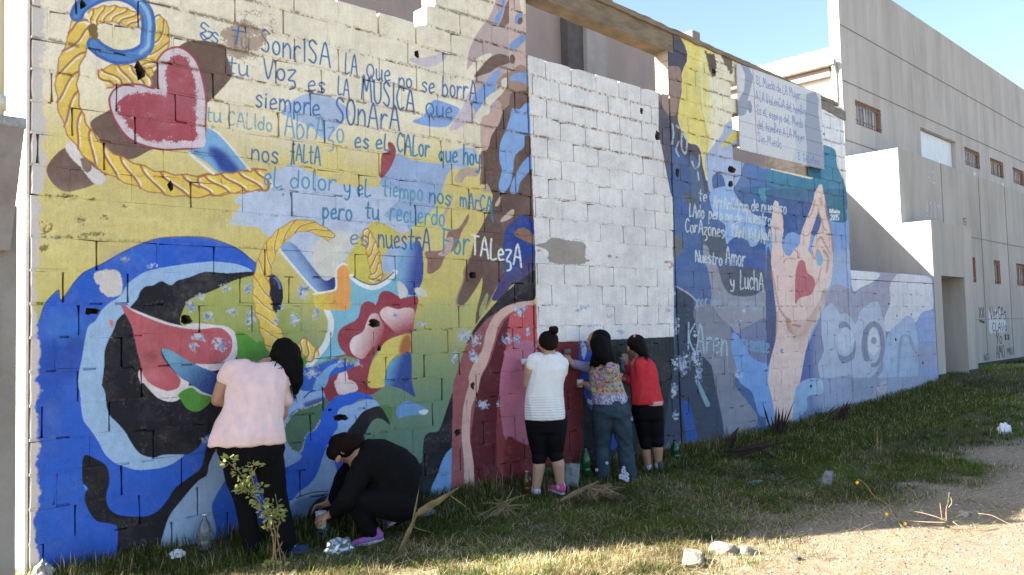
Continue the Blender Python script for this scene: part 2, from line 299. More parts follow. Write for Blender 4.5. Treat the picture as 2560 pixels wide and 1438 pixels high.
    poly(T('E', [(1380, 1015), (1640, 1000), (1740, 1035), (1775, 1120), (1765, 1250), (1680, 1320), (1560, 1345), (1480, 1320)]), (214, 206, 214))
    poly(T('E', [(930, 860), (1000, 880), (1100, 920), (1250, 975), (1350, 1000), (1450, 1015), (1480, 1050), (1050, 1000)]), (206, 200, 214))
    poly(T('E', [(1060, 1330), (1055, 1438)]) + T('I', [(1075, 0), (1120, 50), (1180, 110), (1260, 140), (1330, 130), (1380, 80), (1420, -20), (1350, -60)]), (214, 206, 214))
    poly(T('E', [(910, 850), (940, 852), (1000, 895), (1100, 940), (1200, 980), (1300, 1008), (1400, 1025), (1500, 1030), (1640, 1018), (1710, 1060), (1740, 1120), (1725, 1210), (1650, 1280), (1500, 1290), (1400, 1270), (1300, 1210), (1215, 1175), (1220, 1240), (1290, 1330), (1350, 1400), (1350, 1438)]) + T('I', [(1330, 40), (1260, 60), (1190, 40), (1120, 0)]) + T('E', [(1075, 1370), (1050, 1270), (1030, 1200), (1010, 1100), (980, 990), (925, 890)]), (176, 90, 102))
    ell(*T('E', [(1130, 1230)])[0], 18, 12, (120, 60, 70), soft=6, alpha=.6); ell(*T('E', [(1150, 1380)])[0], 25, 20, (196, 120, 130), soft=8, alpha=.6)
    poly(T('E', [(1215, 1175), (1290, 1195), (1400, 1260), (1500, 1310), (1640, 1370), (1640, 1438)]) + T('I', [(1610, 60), (1590, 110), (1500, 80), (1420, 0)]) + T('E', [(1340, 1380), (1240, 1250)]), (110, 162, 198), c2=(50, 74, 140), ax=((430, 900), (500, 975)))
    stroke(T('I', [(1350, 60), (1430, 30), (1520, 80), (1600, 105)]), 7, (200, 205, 215))
    poly(T('I', [(1350, 120), (1340, 80), (1430, 35), (1500, 80), (1590, 110), (1540, 180), (1470, 215), (1400, 190)]), (80, 142, 60))
    poly(T('E', [(815, 950), (855, 970), (850, 1020), (830, 1015)]), (205, 120, 120), sm=False)
    poly(T('E', [(712, 605), (830, 582), (905, 620), (912, 755), (820, 788), (745, 735), (750, 690), (722, 690)]), (203, 198, 202), rag=.9)
    # black stem and light patches low on the left
    poly(T('I', [(1635, 460), (1700, 650), (1690, 720), (1600, 880), (1590, 960), (1620, 1090), (1600, 1200), (1560, 1400), (1190, 1400), (1200, 1150), (1260, 1000), (1360, 880), (1480, 740), (1550, 690), (1570, 600)]), (140, 166, 206))
    poly(T('I', [(618, 600), (625, 560), (650, 538), (720, 570), (800, 625), (820, 740), (795, 850), (820, 940), (900, 990), (1080, 1000), (1180, 960), (1260, 870), (1310, 790), (1400, 720), (1500, 640), (1530, 560), (1550, 480), (1620, 420), (1635, 460), (1570, 600), (1550, 690), (1480, 740), (1360, 880), (1270, 1000), (1220, 1150), (1185, 1290), (1150, 1500), (880, 1500), (885, 1130), (850, 1060), (720, 1030), (640, 900), (640, 820), (660, 790), (620, 740)]), BLK)
    poly(T('I', [(622, 752), (658, 785), (645, 815)]), (90, 150, 205), sm=False)
    poly(T('I', [(1540, 400), (1600, 380), (1620, 420), (1560, 470), (1490, 490)]), (60, 105, 190), rag=1)
    # middle, behind the stooping woman
    poly(T('J', [(160, 600), (190, 250), (290, 130), (330, -30), (515, -20), (540, 130), (480, 160), (300, 200), (230, 290), (215, 400), (240, 470), (320, 525), (350, 570), (240, 640)]), (142, 172, 222))
    poly(T('J', [(365, 150), (450, 120), (520, 105), (525, 150), (400, 188), (365, 175)]), (70, 92, 152), soft=2)
    stroke(T('J', [(360, 110), (400, 70), (460, 50), (510, 5)]), 3, (35, 50, 90))
    OV = T('J', [(220, 320), (260, 250), (320, 200), (400, 180), (500, 140), (545, 140), (510, 200), (480, 280), (440, 350), (380, 390), (350, 490), (310, 520), (250, 480), (215, 410)])
    poly(OV, (78, 108, 90)); stroke(OV[:5], 4, (180, 175, 165), dry=.45); stroke(OV[7:], 5, (160, 165, 170), dry=.45)
    poly(T('J', [(870, 110), (940, 170), (870, 190), (800, 230), (760, 290), (700, 390), (640, 380), (600, 400), (580, 560), (620, 700), (560, 900), (480, 1060), (270, 1060), (250, 880), (320, 760), (420, 600), (500, 400), (560, 200)]), (146, 174, 218), sm=False)
    poly(T('J', [(545, 150), (600, 105), (700, 72), (800, 72), (870, 105), (872, 125), (780, 120), (730, 158), (650, 180), (612, 225), (615, 330), (590, 370), (550, 440), (500, 560), (460, 680), (400, 760), (320, 820), (260, 880), (200, 760), (190, 640), (240, 625), (340, 560), (380, 400), (450, 350), (500, 250)]), (44, 96, 208))
    stroke(T('J', [(300, 860), (420, 820), (540, 810)]), 3, (60, 75, 120)); poly(T('J', [(270, 900), (540, 830), (520, 930), (380, 960), (330, 1080), (270, 1080)]), (100, 125, 165), soft=3)
    poly(T('J', [(930, 175), (960, 210), (1008, 312), (960, 280), (915, 265), (870, 290), (830, 360), (800, 440), (780, 520), (700, 500), (680, 380), (745, 290), (800, 220), (870, 185)]), (26, 27, 32))
    poly(T('J', [(935, 172), (1000, 165), (1022, 210), (1012, 300), (975, 230)]), (82, 128, 76))
    poly(T('J', [(1055, 240), (1060, 190), (1120, 135), (1200, 155), (1290, 205), (1240, 235), (1150, 240), (1080, 268)]), (104, 148, 200), rag=1.2)
    poly(T('J', [(1215, 215), (1290, 200), (1270, 240)]), (205, 212, 225), rag=1)
    poly([(1134, 975), (1122, 1010), (1105, 1060), (1097, 1082), (1072, 1080), (1060, 1095), (1057, 1135), (1056, 1158), (1035, 1170), (1015, 1175), (1010, 1260), (1000, 1440), (1160, 1440), (1160, 960)], (30, 31, 38), sm=False)
    poly(T('J', [(1480, 470), (1420, 530), (1380, 620), (1365, 680), (1320, 760), (1300, 850), (1290, 1100), (1560, 1100), (1500, 730)]), (112, 152, 204), sm=False)
    # turquoise cup, hook of the anchor, flower
    poly(T('F', [(700, 620), (760, 680), (880, 705), (980, 670), (1040, 600), (1060, 480), (1150, 370), (1220, 370), (1245, 480), (1250, 640), (1225, 740), (1230, 800), (900, 880), (700, 1100), (650, 1240), (560, 1245), (450, 1290), (380, 1320), (440, 1230), (510, 1130), (535, 1030), (540, 960), (520, 885), (690, 885)]), (126, 182, 208), sm=False)
    poly(T('F', [(1070, 560), (1130, 430), (1220, 370), (1250, 480), (1252, 640), (1225, 720), (1190, 775), (1130, 760), (1090, 700)]), (130, 165, 215), c2=(66, 84, 158), ax=((1010, 650), (1040, 655)))
    poly(T('F', [(960, 470), (1060, 400), (1150, 370), (1080, 480), (1040, 590), (950, 600)]), (160, 182, 222), soft=3)
    stroke(T('F', [(715, 632), (780, 685), (880, 715), (980, 670), (1042, 600)]), 13, (228, 228, 236)); stroke(T('F', [(730, 632), (790, 672), (880, 695), (970, 655), (1030, 600)]), 3, (70, 75, 120))
    stroke(T('F', [(530, 885), (560, 960), (555, 1050), (515, 1150), (450, 1235), (395, 1300)]), 15, (226, 228, 236), dry=.1)
    poly(T('F', [(180, 400), (240, 365), (300, 400), (430, 570), (520, 680), (600, 625), (608, 720), (560, 742), (450, 752), (390, 690), (300, 570), (180, 440)]), (140, 168, 214), c2=(52, 66, 140), ax=((745, 650), (775, 632)), sm=False)
    stroke(T('F', [(172, 430), (290, 570), (400, 700), (450, 748)]), 6, (224, 226, 236))
    poly(T('F', [(600, 650), (603, 580), (650, 540), (690, 560), (702, 640), (710, 700), (706, 870), (690, 887), (520, 887), (450, 872), (425, 820), (432, 768), (570, 745), (597, 720)]), (214, 196, 92), c2=(228, 158, 92), ax=((800, 750), (850, 740)), sm=False)
    stroke(T('F', [(430, 765), (570, 740), (600, 715), (600, 640), (605, 575), (650, 540), (680, 548)]), 5, (232, 228, 226))
    rope(T('F', [(800, 300), (850, 380), (878, 470), (890, 540), (905, 600), (890, 655)]), 30, n=5)
    rope(T('F', [(570, 345), (470, 285), (390, 255), (310, 255), (230, 295), (165, 350), (105, 430), (65, 540), (42, 650), (40, 760), (55, 860), (85, 950), (110, 1040), (140, 1120), (180, 1180)]), 24, n=11, wend=52, flip=-1)
    rope(T('F', [(330, 1130), (400, 1190), (430, 1250)]), 34, n=2)
    poly(T('F', [(560, 1260), (640, 1215), (720, 1240), (790, 1260), (760, 1300), (620, 1340), (540, 1390), (500, 1438), (510, 1480), (860, 1480), (850, 1340), (870, 1260), (900, 1200), (980, 1140), (1060, 1080), (1165, 1070), (1185, 980), (1195, 900), (1220, 830), (1215, 780), (1160, 780), (1110, 800), (1060, 780), (1010, 745), (960, 740), (925, 765), (915, 810), (900, 855), (880, 830), (830, 815), (785, 850), (780, 900), (760, 960), (690, 990), (625, 1030), (605, 1100), (640, 1190), (690, 1215)]) , (150, 62, 78), sm=False)
    poly(T('F', [(930, 900), (980, 860), (1060, 880), (1120, 868), (1180, 880), (1187, 950), (1165, 1062), (1060, 1062), (1000, 1010), (945, 950)]), (224, 196, 200), c2=(160, 70, 82), ax=((975, 785), (1000, 835)))
    poly(T('F', [(830, 980), (860, 920), (910, 915), (935, 960), (960, 1020), (930, 1120), (860, 1180), (805, 1250), (730, 1220), (702, 1150), (730, 1090), (800, 1050)]), (228, 206, 210), c2=(168, 84, 94), ax=((895, 840), (945, 860)))
    poly(T('F', [(600, 1480), (625, 1345), (680, 1345), (692, 1480)]), (222, 200, 206), rag=.6)
    poly(T('J', [(515, -10), (515, 80), (540, 135), (570, 130), (600, 103), (680, 75), (780, 70), (860, 90), (950, 30), (960, -10)]), (140, 55, 68))
    poly(T('J', [(595, -20), (605, 60), (635, 88), (700, 75), (765, 50), (720, -20)]), (218, 200, 208), rag=.6)
    poly(T('F', [(965, 1130), (1040, 1088), (1160, 1070), (1157, 1200), (1060, 1220), (990, 1300), (965, 1400), (960, 1460), (845, 1460), (850, 1340), (880, 1260), (920, 1200)]), (210, 192, 104))
    poly(T('F', [(1100, 1092), (1157, 1075), (1155, 1205), (1075, 1212)]), (166, 102, 62), soft=3)
    poly(T('F', [(1160, 1210), (1080, 1228), (1000, 1290), (975, 1380), (965, 1438)]) + T('J', [(965, 15), (1060, 35), (1130, 70), (1195, 103), (1170, 0)]), (110, 165, 205), c2=(54, 76, 148), ax=((975, 905), (1005, 915)))
    poly(T('F', [(340, 1335), (450, 1305), (560, 1262), (640, 1250), (720, 1290), (800, 1260), (700, 1330), (560, 1390), (500, 1480), (330, 1480)]), (52, 96, 192))
    poly(T('F', [(430, 1480), (470, 1380), (560, 1300), (640, 1280), (560, 1350), (520, 1460)]), (122, 166, 216))
    poly(T('F', [(1060, 690), (1075, 670), (1130, 720), (1135, 775), (1090, 800), (1075, 790)]), (208, 205, 210), rag=.8); poly(T('F', [(1180, 725), (1230, 715), (1275, 745), (1275, 790), (1210, 770)]), (205, 203, 198), rag=.8)
    # dark tree at the right edge of the left wall
    poly(T('B', [(1960, -500), (1860, -500), (1800, 0), (1750, 130), (1650, 260), (1600, 370), (1575, 530), (1640, 560), (1640, 700), (1690, 850), (1700, 1100), (1960, 1100)]), (188, 168, 170), sm=False)
    poly(T('B', [(1580, 535), (1660, 440), (1740, 402), (1765, 415), (1700, 480), (1650, 545), (1600, 590)]), CRE)
    poly(T('B', [(1640, 575), (1700, 490), (1760, 430), (1830, 405), (1917, 430)]) + T('C', [(20, 420), (10, 470)]) + T('B', [(1917, 470), (1850, 490), (1800, 510), (1760, 540), (1700, 562)]), BRN)
    poly(T('B', [(1840, -60), (1872, -60), (1850, 80), (1810, 182), (1785, 182), (1800, 120), (1840, 60)]), (112, 156, 220)); poly(T('B', [(1880, 20), (1925, -10), (1925, 130), (1860, 200), (1822, 195), (1850, 120)]), (128, 104, 100))
    poly(T('B', [(1700, 640), (1800, 530), (1830, 540), (1800, 620), (1790, 700), (1740, 760), (1700, 800), (1682, 862), (1640, 830), (1620, 760), (1650, 700)]), (126, 160, 216))
    poly(T('C', [(-20, -300), (60, -300), (60, 0), (68, 95), (130, 130), (125, 500), (30, 510), (-20, 470)]), (204, 180, 176), sm=False)
    ell(*T('C', [(50, 140)])[0], 9, 16, (126, 160, 212), rot=.3); ell(*T('C', [(62, 160)])[0], 6, 9, BRN, rot=.3); ell(*T('C', [(5, 445)])[0], 7, 12, BRN)
    poly(T('C', [(-10, 330), (60, 270), (112, 250), (112, 285), (50, 355), (-10, 375)]), (130, 160, 212))
    poly(T('B', [(1760, 740), (1820, 660), (1800, 620), (1850, 560), (1917, 530)]) + T('C', [(70, 485), (130, 540), (135, 700), (0, 720)]) + T('B', [(1917, 760), (1850, 830), (1830, 760)]), (164, 132, 118))
    poly(T('C', [(-10, 575), (60, 540), (130, 550), (128, 640), (60, 612), (-10, 610)]), (132, 162, 215))
    poly(T('B', [(1840, 600), (1882, 590), (1862, 680), (1765, 785), (1745, 850), (1690, 900), (1640, 872), (1700, 780), (1740, 722), (1830, 660)]), (222, 216, 205))
    poly(T('B', [(1690, 890), (1760, 850), (1830, 780), (1825, 900), (1765, 1010), (1735, 1130), (1700, 1142), (1680, 1050)]), (198, 168, 164))
    TR = (102, 80, 74)
    poly(T('B', [(1925, 760), (1850, 830), (1820, 940), (1762, 1010), (1740, 1130), (1680, 1130), (1690, 1250), (1672, 1380), (1740, 1390), (1760, 1438)]) + T('F', [(1780, 30), (1740, 160), (1680, 280), (1640, 330), (1610, 470), (1572, 560), (1556, 660), (1510, 780), (1500, 830), (1530, 855), (1570, 840), (1640, 740), (1704, 625), (1690, 740), (1650, 900), (1640, 1010), (1680, 940), (1740, 830), (1790, 740), (1860, 610)]) + [(1343, 700), (1335, 500), (1325, 230), (1290, 232)], TR, sm=False)
    stroke(T('F', [(1610, 470), (1560, 590), (1555, 660), (1505, 790), (1510, 850), (1560, 850)]), 4, (160, 128, 112)); stroke(T('F', [(1860, 600), (1830, 690), (1780, 770), (1720, 880)]), 5, (160, 128, 112))
    poly(T('F', [(1730, 760), (1738, 800), (1705, 900), (1672, 935), (1680, 860)]), (152, 160, 112))
    poly(T('F', [(1270, 450), (1400, 430), (1440, 300), (1520, 270), (1590, 165), (1590, 220), (1540, 300), (1500, 420), (1420, 480), (1380, 570), (1290, 615), (1285, 520)]), (140, 108, 98))
    poly(T('F', [(1360, 470), (1410, 430), (1430, 350), (1480, 350), (1460, 440), (1420, 480)]), (190, 160, 155))
    poly(T('F', [(1790, 100), (1835, 25), (1840, 50), (1815, 105)]), (200, 175, 165)); poly(T('F', [(1835, 225), (1850, 190), (1925, 130), (1930, 180), (1880, 215)]), (200, 175, 165))
    poly(T('B', [(1720, 1385), (1740, 1385), (1760, 1438), (1700, 1438)]), (190, 160, 150)); stroke(T('B', [(1690, 1140), (1700, 1240), (1680, 1380)]), 4, (140, 110, 98))
    poly(T('C', [(-10, 710), (50, 685), (132, 690), (136, 780), (60, 830), (-10, 860)]), BRN)
    poly(T('C', [(-10, 850), (60, 820), (100, 780), (135, 785), (152, 1000), (100, 1020), (92, 1100), (30, 1160), (-10, 1240)]), (134, 168, 226))
    poly(T('B', [(1925, 860), (1870, 980), (1830, 1080), (1825, 1200), (1842, 1280), (1820, 1400), (1860, 1445), (1925, 1300)]), (128, 166, 222))
    poly(T('C', [(-10, 1440), (10, 1350), (80, 1220), (156, 1160), (156, 1250), (110, 1310), (60, 1370), (40, 1445)]), (128, 162, 218))
    poly(T('G', [(-20, 250), (40, 190), (90, 162), (140, 185), (175, 260), (182, 340), (176, 500), (100, 620), (-20, 700)]) + T('F', [(1870, 640), (1845, 470), (1860, 300), (1890, 260)]), (42, 66, 142), sm=False)
    poly(T('G', [(20, 300), (90, 268), (172, 330), (176, 395), (110, 375), (30, 335)]), (135, 104, 92))
    poly(T('F', [(1860, 600), (1917, 640)]) + T('G', [(60, 560), (176, 450), (176, 560), (60, 670), (-10, 710)]) + T('F', [(1850, 800), (1770, 812), (1800, 730)]), (72, 64, 116))
    poly(T('F', [(1917, 715), (1850, 768), (1780, 850), (1700, 940), (1650, 1000), (1600, 1090), (1568, 1165), (1650, 1110), (1700, 1045), (1780, 955), (1850, 880), (1917, 845)]) + T('G', [(60, 825), (180, 815), (180, 575), (110, 625)]), (36, 32, 42), sm=False)
    # red and pink panel
    poly(T('F', [(1568, 1165), (1640, 1060), (1720, 960), (1800, 905), (1917, 845)]) + T('G', [(185, 820)]) + [(1345, 1420), (1125, 1420), (1133, 960)], (148, 86, 92), sm=False)
    poly(T('F', [(1917, 920), (1860, 960), (1810, 1080), (1760, 1260), (1690, 1380), (1670, 1438)]) + T('J', [(1640, 160), (1600, 470), (1635, 600), (1650, 1300), (1917, 1300), (1917, 0)]), (92, 34, 46), sm=False)
    poly(T('G', [(-20, 930), (100, 845), (185, 845), (192, 1130), (200, 1438), (-20, 1438)]) + T('K', [(200, 0), (160, 700), (-10, 760)]) + T('J', [(1860, 700), (1805, 640), (1800, 350), (1815, 100), (1850, 0)]) + T('F', [(1830, 1438), (1845, 1300), (1880, 1130)]), (190, 92, 98), c2=(140, 62, 70), ax=((1300, 850), (1300, 1100)), sm=False)
    poly(T('F', [(1600, 1438), (1590, 1380), (1640, 1270), (1700, 1180), (1720, 1060), (1760, 960), (1830, 880), (1917, 838)]) + T('G', [(100, 818), (185, 820), (185, 848), (90, 850)]) + T('F', [(1917, 900), (1860, 940), (1812, 1010), (1792, 1100), (1762, 1200), (1730, 1300), (1682, 1380), (1672, 1438)]) + T('J', [(1665, 60), (1612, 180), (1600, 400), (1630, 600), (1645, 900), (1560, 900), (1560, 600), (1540, 400), (1550, 200), (1575, 80)]), (206, 170, 164), sm=False)
    poly([(x, y) for x, y in T('G', [(-60, 1200), (0, 1150), (60, 1118), (130, 1113), (200, 1160), (240, 1300), (250, 1438)])] + [(1358, 1010), (1335, 1090), (1300, 1122), (1265, 1100), (1252, 1030), (1250, 950), (1262, 890)], (190, 116, 142))
    poly(T('K', [(-40, 420), (60, 440), (170, 520), (180, 700), (-40, 760)]), (112, 38, 46), soft=2)
    poly(T('G', [(190, 1125), (505, 1112), (515, 1438)]) + T('K', [(535, 0), (540, 400), (545, 620), (150, 640), (160, 500), (200, 0)]), (112, 46, 52), c2=(100, 44, 48), ax=((1400, 870), (1440, 1150)), sm=False)
    # dark panel beneath the white rectangle
    poly(T('G', [(503, 1100), (1230, 1085), (1200, 1438)]) + T('K', [(1200, 0), (1190, 100), (1100, 900), (540, 640), (530, 0)]), (36, 42, 52), sm=False)
    for i in range(16): stroke([(1530 + 10 * i, 850), (1528 + 10 * i + RS.randint(-8, 8), 960 + RS.randint(0, 120))], 7, (46 + RS.randint(0, 14), 56 + RS.randint(0, 10), 60), .4)
    poly(T('G', [(510, 1120), (590, 1115), (600, 1200), (580, 1300), (600, 1380), (520, 1400)]), (44, 84, 192), rag=.4)
    poly(T('G', [(520, 1130), (545, 1125), (560, 1200), (540, 1260), (525, 1220)]), (180, 195, 225), rag=1.2)
    poly(T('K', [(540, 40), (640, 50), (632, 180), (605, 215), (565, 150)]), (52, 92, 190)); poly(T('K', [(562, 115), (600, 130), (640, 110), (610, 160), (575, 150)]), (190, 205, 228), rag=.8)
    poly(T('G', [(820, 1240), (860, 1230), (870, 1290), (850, 1340), (825, 1320)]), (70, 110, 170), rag=1)
    poly(T('K', [(740, 400), (790, 380), (790, 470), (745, 500)]), (40, 80, 185))
    # white rectangle
    poly(T('C', [(118, 410), (1172, 725), (1190, 1100), (1205, 1438)]) + T('G', [(1215, 400), (1232, 1085), (505, 1118), (192, 1130), (185, 820), (175, 430), (158, 0)]), (214, 213, 219), sm=False)
    # right wall
    WR = [(1668, 60), (2140, 200), (2140, 700), (2360, 690), (2360, 1300), (1690, 1300), (1691, 844), (1672, 243)]
    poly(WR, (232, 224, 204), sm=False)
    poly([(1682, 452), (2125, 450), (2125, 700), (2360, 660), (2360, 1300), (1690, 1300)], (76, 104, 156), sm=False)
    poly(T('C', [(1255, 270), (1430, 335), (1405, 450), (1398, 560), (1410, 700), (1440, 900), (1478, 1000), (1465, 1200), (1455, 1335), (1430, 1250), (1420, 1150), (1390, 1080), (1320, 1080), (1270, 990), (1240, 900), (1250, 800), (1275, 680), (1265, 580), (1290, 500), (1315, 450), (1300, 360)]), (224, 210, 128))
    poly(T('C', [(1410, 345), (1500, 360), (1480, 600), (1490, 900), (1475, 990), (1450, 900), (1410, 700)]), (226, 218, 150), soft=4)
    poly(T('C', [(1600, 920), (1690, 890), (1690, 1140), (1900, 1190), (1860, 1300), (1720, 1438)]) + T('G', [(1640, 0), (1500, 0)]) + T('C', [(1475, 1438), (1462, 1330), (1440, 1180), (1480, 1130), (1520, 1080), (1580, 1000)]), (168, 183, 216), sm=False)
    poly(T('C', [(1570, 1090), (1640, 1000), (1690, 985), (1690, 1040), (1620, 1090), (1580, 1110)]), (214, 202, 120))
    poly(T('C', [(1165, 240), (1250, 268), (1300, 360), (1318, 450), (1290, 500), (1265, 580), (1275, 680), (1250, 800), (1240, 900), (1270, 990), (1320, 1080), (1390, 1080), (1420, 1150), (1430, 1250), (1462, 1380), (1475, 1450), (1190, 1450), (1100, 1000), (1100, 240)]), (86, 84, 100), sm=False)
    poly(T('C', [(1100, 500), (1210, 495), (1262, 500), (1278, 600), (1262, 720), (1235, 870), (1165, 870), (1100, 740)]), (152, 128, 122), sm=False)
    poly(T('C', [(1190, 1100), (1240, 1130), (1330, 1230), (1350, 1450), (1190, 1450)]), (78, 102, 150))
    poly(T('C', [(1330, 1180), (1390, 1200), (1420, 1320), (1440, 1450), (1360, 1450)]), (92, 108, 140))
    poly(T('C', [(1500, 1330), (1550, 1295), (1590, 1340), (1600, 1445), (1520, 1445)]), (82, 106, 160))
    poly(T('C', [(1740, 1220), (1800, 1170), (1850, 1195), (1930, 1220), (1930, 1445), (1670, 1445), (1710, 1330)]), (88, 122, 176)); poly(T('C', [(1815, 1175), (1930, 1200), (1930, 1265), (1850, 1250)]), (128, 138, 164))
    poly(T('D', [(-10, 1262), (340, 1350), (385, 1250), (390, 1075), (510, 1118), (520, 1250), (565, 1350), (565, 1445), (-10, 1445)]), (72, 132, 166), sm=False); poly(T('D', [(-10, 1380), (40, 1400), (200, 1445), (-10, 1445)]), (84, 110, 168))
    poly([(2022, 190), (2120, 240), (2125, 530), (2092, 372), (2050, 360), (2045, 260)], (224, 228, 238), sm=False)
    # blues
    poly(T('G', [(1480, 30), (1540, -30), (1640, -30), (1700, 60), (1790, 150), (1850, 190), (1925, 260), (1925, 400), (1870, 350), (1830, 400), (1790, 410), (1760, 360), (1680, 340), (1610, 390), (1590, 330), (1600, 250), (1520, 180)]), (150, 180, 224))
    poly(T('G', [(1700, -20), (1930, -20), (1930, 210), (1800, 100)]), (70, 108, 162)); poly(T('G', [(1850, -20), (1930, -20), (1930, 80), (1870, 60)]), (92, 150, 172))
    poly(T('G', [(1290, 0), (1330, -10), (1400, 80), (1350, 130), (1300, 60)]), (92, 98, 118))
    poly(T('G', [(1210, 335), (1240, 330), (1282, 380), (1272, 450), (1212, 505)]), (104, 108, 114))
    poly(T('G', [(1420, 340), (1500, 262), (1590, 330), (1610, 400), (1650, 500), (1600, 510), (1500, 480), (1430, 410)]), (86, 93, 112))
    poly(T('G', [(1620, 385), (1700, 342), (1790, 412), (1925, 400), (1925, 625), (1750, 560), (1640, 500)]), (66, 96, 162))
    poly(T('G', [(1560, 560), (1925, 600), (1925, 760), (1800, 780), (1660, 780), (1580, 690)]), (88, 92, 112))
    poly(T('G', [(1432, 400), (1470, 420), (1490, 500), (1540, 560), (1582, 700), (1650, 772), (1800, 780), (1925, 735), (1925, 1000), (1700, 1060), (1640, 1010), (1540, 940), (1500, 850), (1490, 700), (1470, 600), (1440, 500)]), (150, 151, 168))
    poly(T('G', [(1480, 780), (1500, 850), (1560, 940), (1620, 1000), (1580, 1010), (1500, 920)]), (112, 110, 150), soft=2)
    poly(T('G', [(1365, 860), (1490, 830), (1540, 940), (1640, 1010), (1650, 1180), (1695, 1300), (1660, 1438)]) + T('K', [(1700, 60), (1850, 250), (1830, 330), (1600, 420), (1575, 250), (1520, 0)]) + T('G', [(1500, 1300), (1380, 1200), (1360, 950)]), (132, 136, 154), sm=False)
    poly(T('G', [(1222, 700), (1300, 740), (1375, 820), (1352, 900), (1380, 1000), (1400, 1200), (1500, 1300), (1520, 1438)]) + T('K', [(1560, 200), (1595, 420), (1500, 600), (1100, 700), (1190, 0)]) + T('G', [(1200, 1438), (1230, 1000)]), (62, 72, 94), sm=False)
    stroke(T('G', [(1228, 706), (1320, 760), (1384, 822), (1372, 870)]), 4, (170, 172, 188))
    poly(T('K', [(1270, 160), (1310, 132), (1350, 200), (1365, 300), (1390, 420), (1320, 440), (1290, 300)]), (52, 88, 162)); stroke(T('K', [(1385, -20), (1420, 60), (1465, 160)]), 8, (130, 160, 180), w2=12)
    poly(T('G', [(1650, 1040), (1700, 1080), (1760, 1180), (1810, 1250), (1925, 1262), (1925, 1438)]) + T('K', [(1917, 260), (1850, 250), (1800, 60), (1700, 0)]) + T('G', [(1680, 1300), (1640, 1180)]), (122, 160, 220), sm=False)
    poly(T('G', [(1700, 1062), (1780, 1000), (1925, 960), (1925, 1262), (1810, 1250), (1760, 1180)]), (120, 126, 164))
    # the hand and what is round it
    poly([(1915, 560), (2125, 520), (2125, 1200), (1915, 1200)], (128, 162, 216), sm=False)
    poly(T('H', [(-20, -20), (570, -20), (590, 230), (480, 220), (300, 60), (100, 60), (-20, 40)]), (66, 112, 150), sm=False)
    poly(T('H', [(-10, 40), (110, 50), (330, 90), (420, 200), (330, 320), (250, 325), (190, 303), (140, 320), (110, 360), (-10, 330)]), (62, 92, 154))
    poly(T('H', [(440, -10), (575, -10), (590, 235), (470, 225)]), (66, 116, 144), sm=False)
    poly(T('H', [(-10, 470), (30, 490), (40, 700), (60, 900), (60, 1100), (20, 1250), (-10, 1250)]), (84, 92, 134))
    poly(T('H', [(430, 860), (470, 720), (530, 695), (590, 720), (645, 765), (700, 700), (790, 670), (810, 600), (975, 610), (910, 700), (928, 800), (880, 930), (840, 1100), (600, 1000), (500, 850)]), (134, 131, 166))
    poly(T('H', [(400, 930), (340, 1050), (280, 1200), (200, 1438)]) + T('L', [(200, 130), (380, 60), (420, -10)]) + T('H', [(430, 1200), (400, 1080)]), (92, 106, 162), sm=False)
    poly(T('H', [(636, 590), (830, 612), (790, 672), (700, 715), (640, 742)]), (212, 216, 230), rag=.2)
    poly(T('H', [(960, 610), (1225, 636), (1245, 880), (1150, 900), (1110, 990), (1000, 1010), (880, 1060), (868, 950), (922, 830), (910, 700)]), (206, 206, 222), sm=False)
    poly(T('H', [(405, 900), (480, 818), (540, 925), (590, 900), (660, 1010), (690, 890), (780, 825), (830, 820), (862, 950), (885, 1050), (875, 1300)]) + T('L', [(860, 60), (660, 60), (500, 30), (410, 20)]) + T('H', [(370, 1300), (425, 1200), (400, 1050)]), (166, 181, 214), sm=False)
    poly(T('H', [(530, 1010), (560, 968), (600, 985), (616, 1040), (602, 1095), (580, 1045), (555, 1025)]), (82, 108, 154))
    poly(T('H', [(508, 1140), (530, 1210), (580, 1230), (625, 1200), (658, 1110), (650, 1230), (590, 1282), (535, 1260)]), (82, 108, 154))
    ell(*T('H', [(580, 1110)])[0], 18, 32, (186, 200, 226))
    t_ = np.linspace(2.4, 8.0, 14)
    stroke([(2184 + 23 * math.cos(a), 862 + 52 * math.sin(a)) for a in t_], 15, (84, 96, 138), w2=9); ell(2184, 855, 14, 34, (205, 212, 226)); ell(2185, 852, 7, 9, (116, 124, 160))
    ell(2115, 955, 25, 14, (112, 130, 166)); ell(2117, 962, 14, 8, (150, 165, 200)); stroke(T('L', [(690, 0), (780, -30)]) + T('H', [(830, 1350), (880, 1250)]), 12, (120, 128, 165))
    poly(T('H', [(880, 1438), (890, 1100), (980, 985), (1045, 928), (1095, 965), (1122, 1100), (1135, 1300), (1100, 1438)]), (144, 172, 216)); stroke(T('H', [(970, 1438), (985, 1180), (1010, 1080), (1060, 1090), (1090, 1180)]), 7, (112, 136, 180))
    poly(T('H', [(1105, 1000), (1150, 895), (1245, 885), (1275, 1438), (1120, 1438), (1135, 1200)]), (102, 140, 206), sm=False); poly(T('H', [(1120, 1180), (1270, 1150), (1270, 1300), (1130, 1290)]), (122, 130, 182), soft=4)
    poly(T('L', [(230, 0), (400, -40), (900, -40), (1280, -60), (1280, 100), (200, 330), (60, 330)]), (116, 134, 178), sm=False); poly(T('L', [(200, 40), (300, -30), (400, -20), (410, 80), (300, 100), (290, 200), (170, 300), (150, 220)]), (146, 176, 216)); poly(T('L', [(770, 140), (800, 60), (870, -20), (890, 20), (850, 130)]), (166, 160, 186))
    SK = (226, 200, 196); SH = (180, 132, 112)
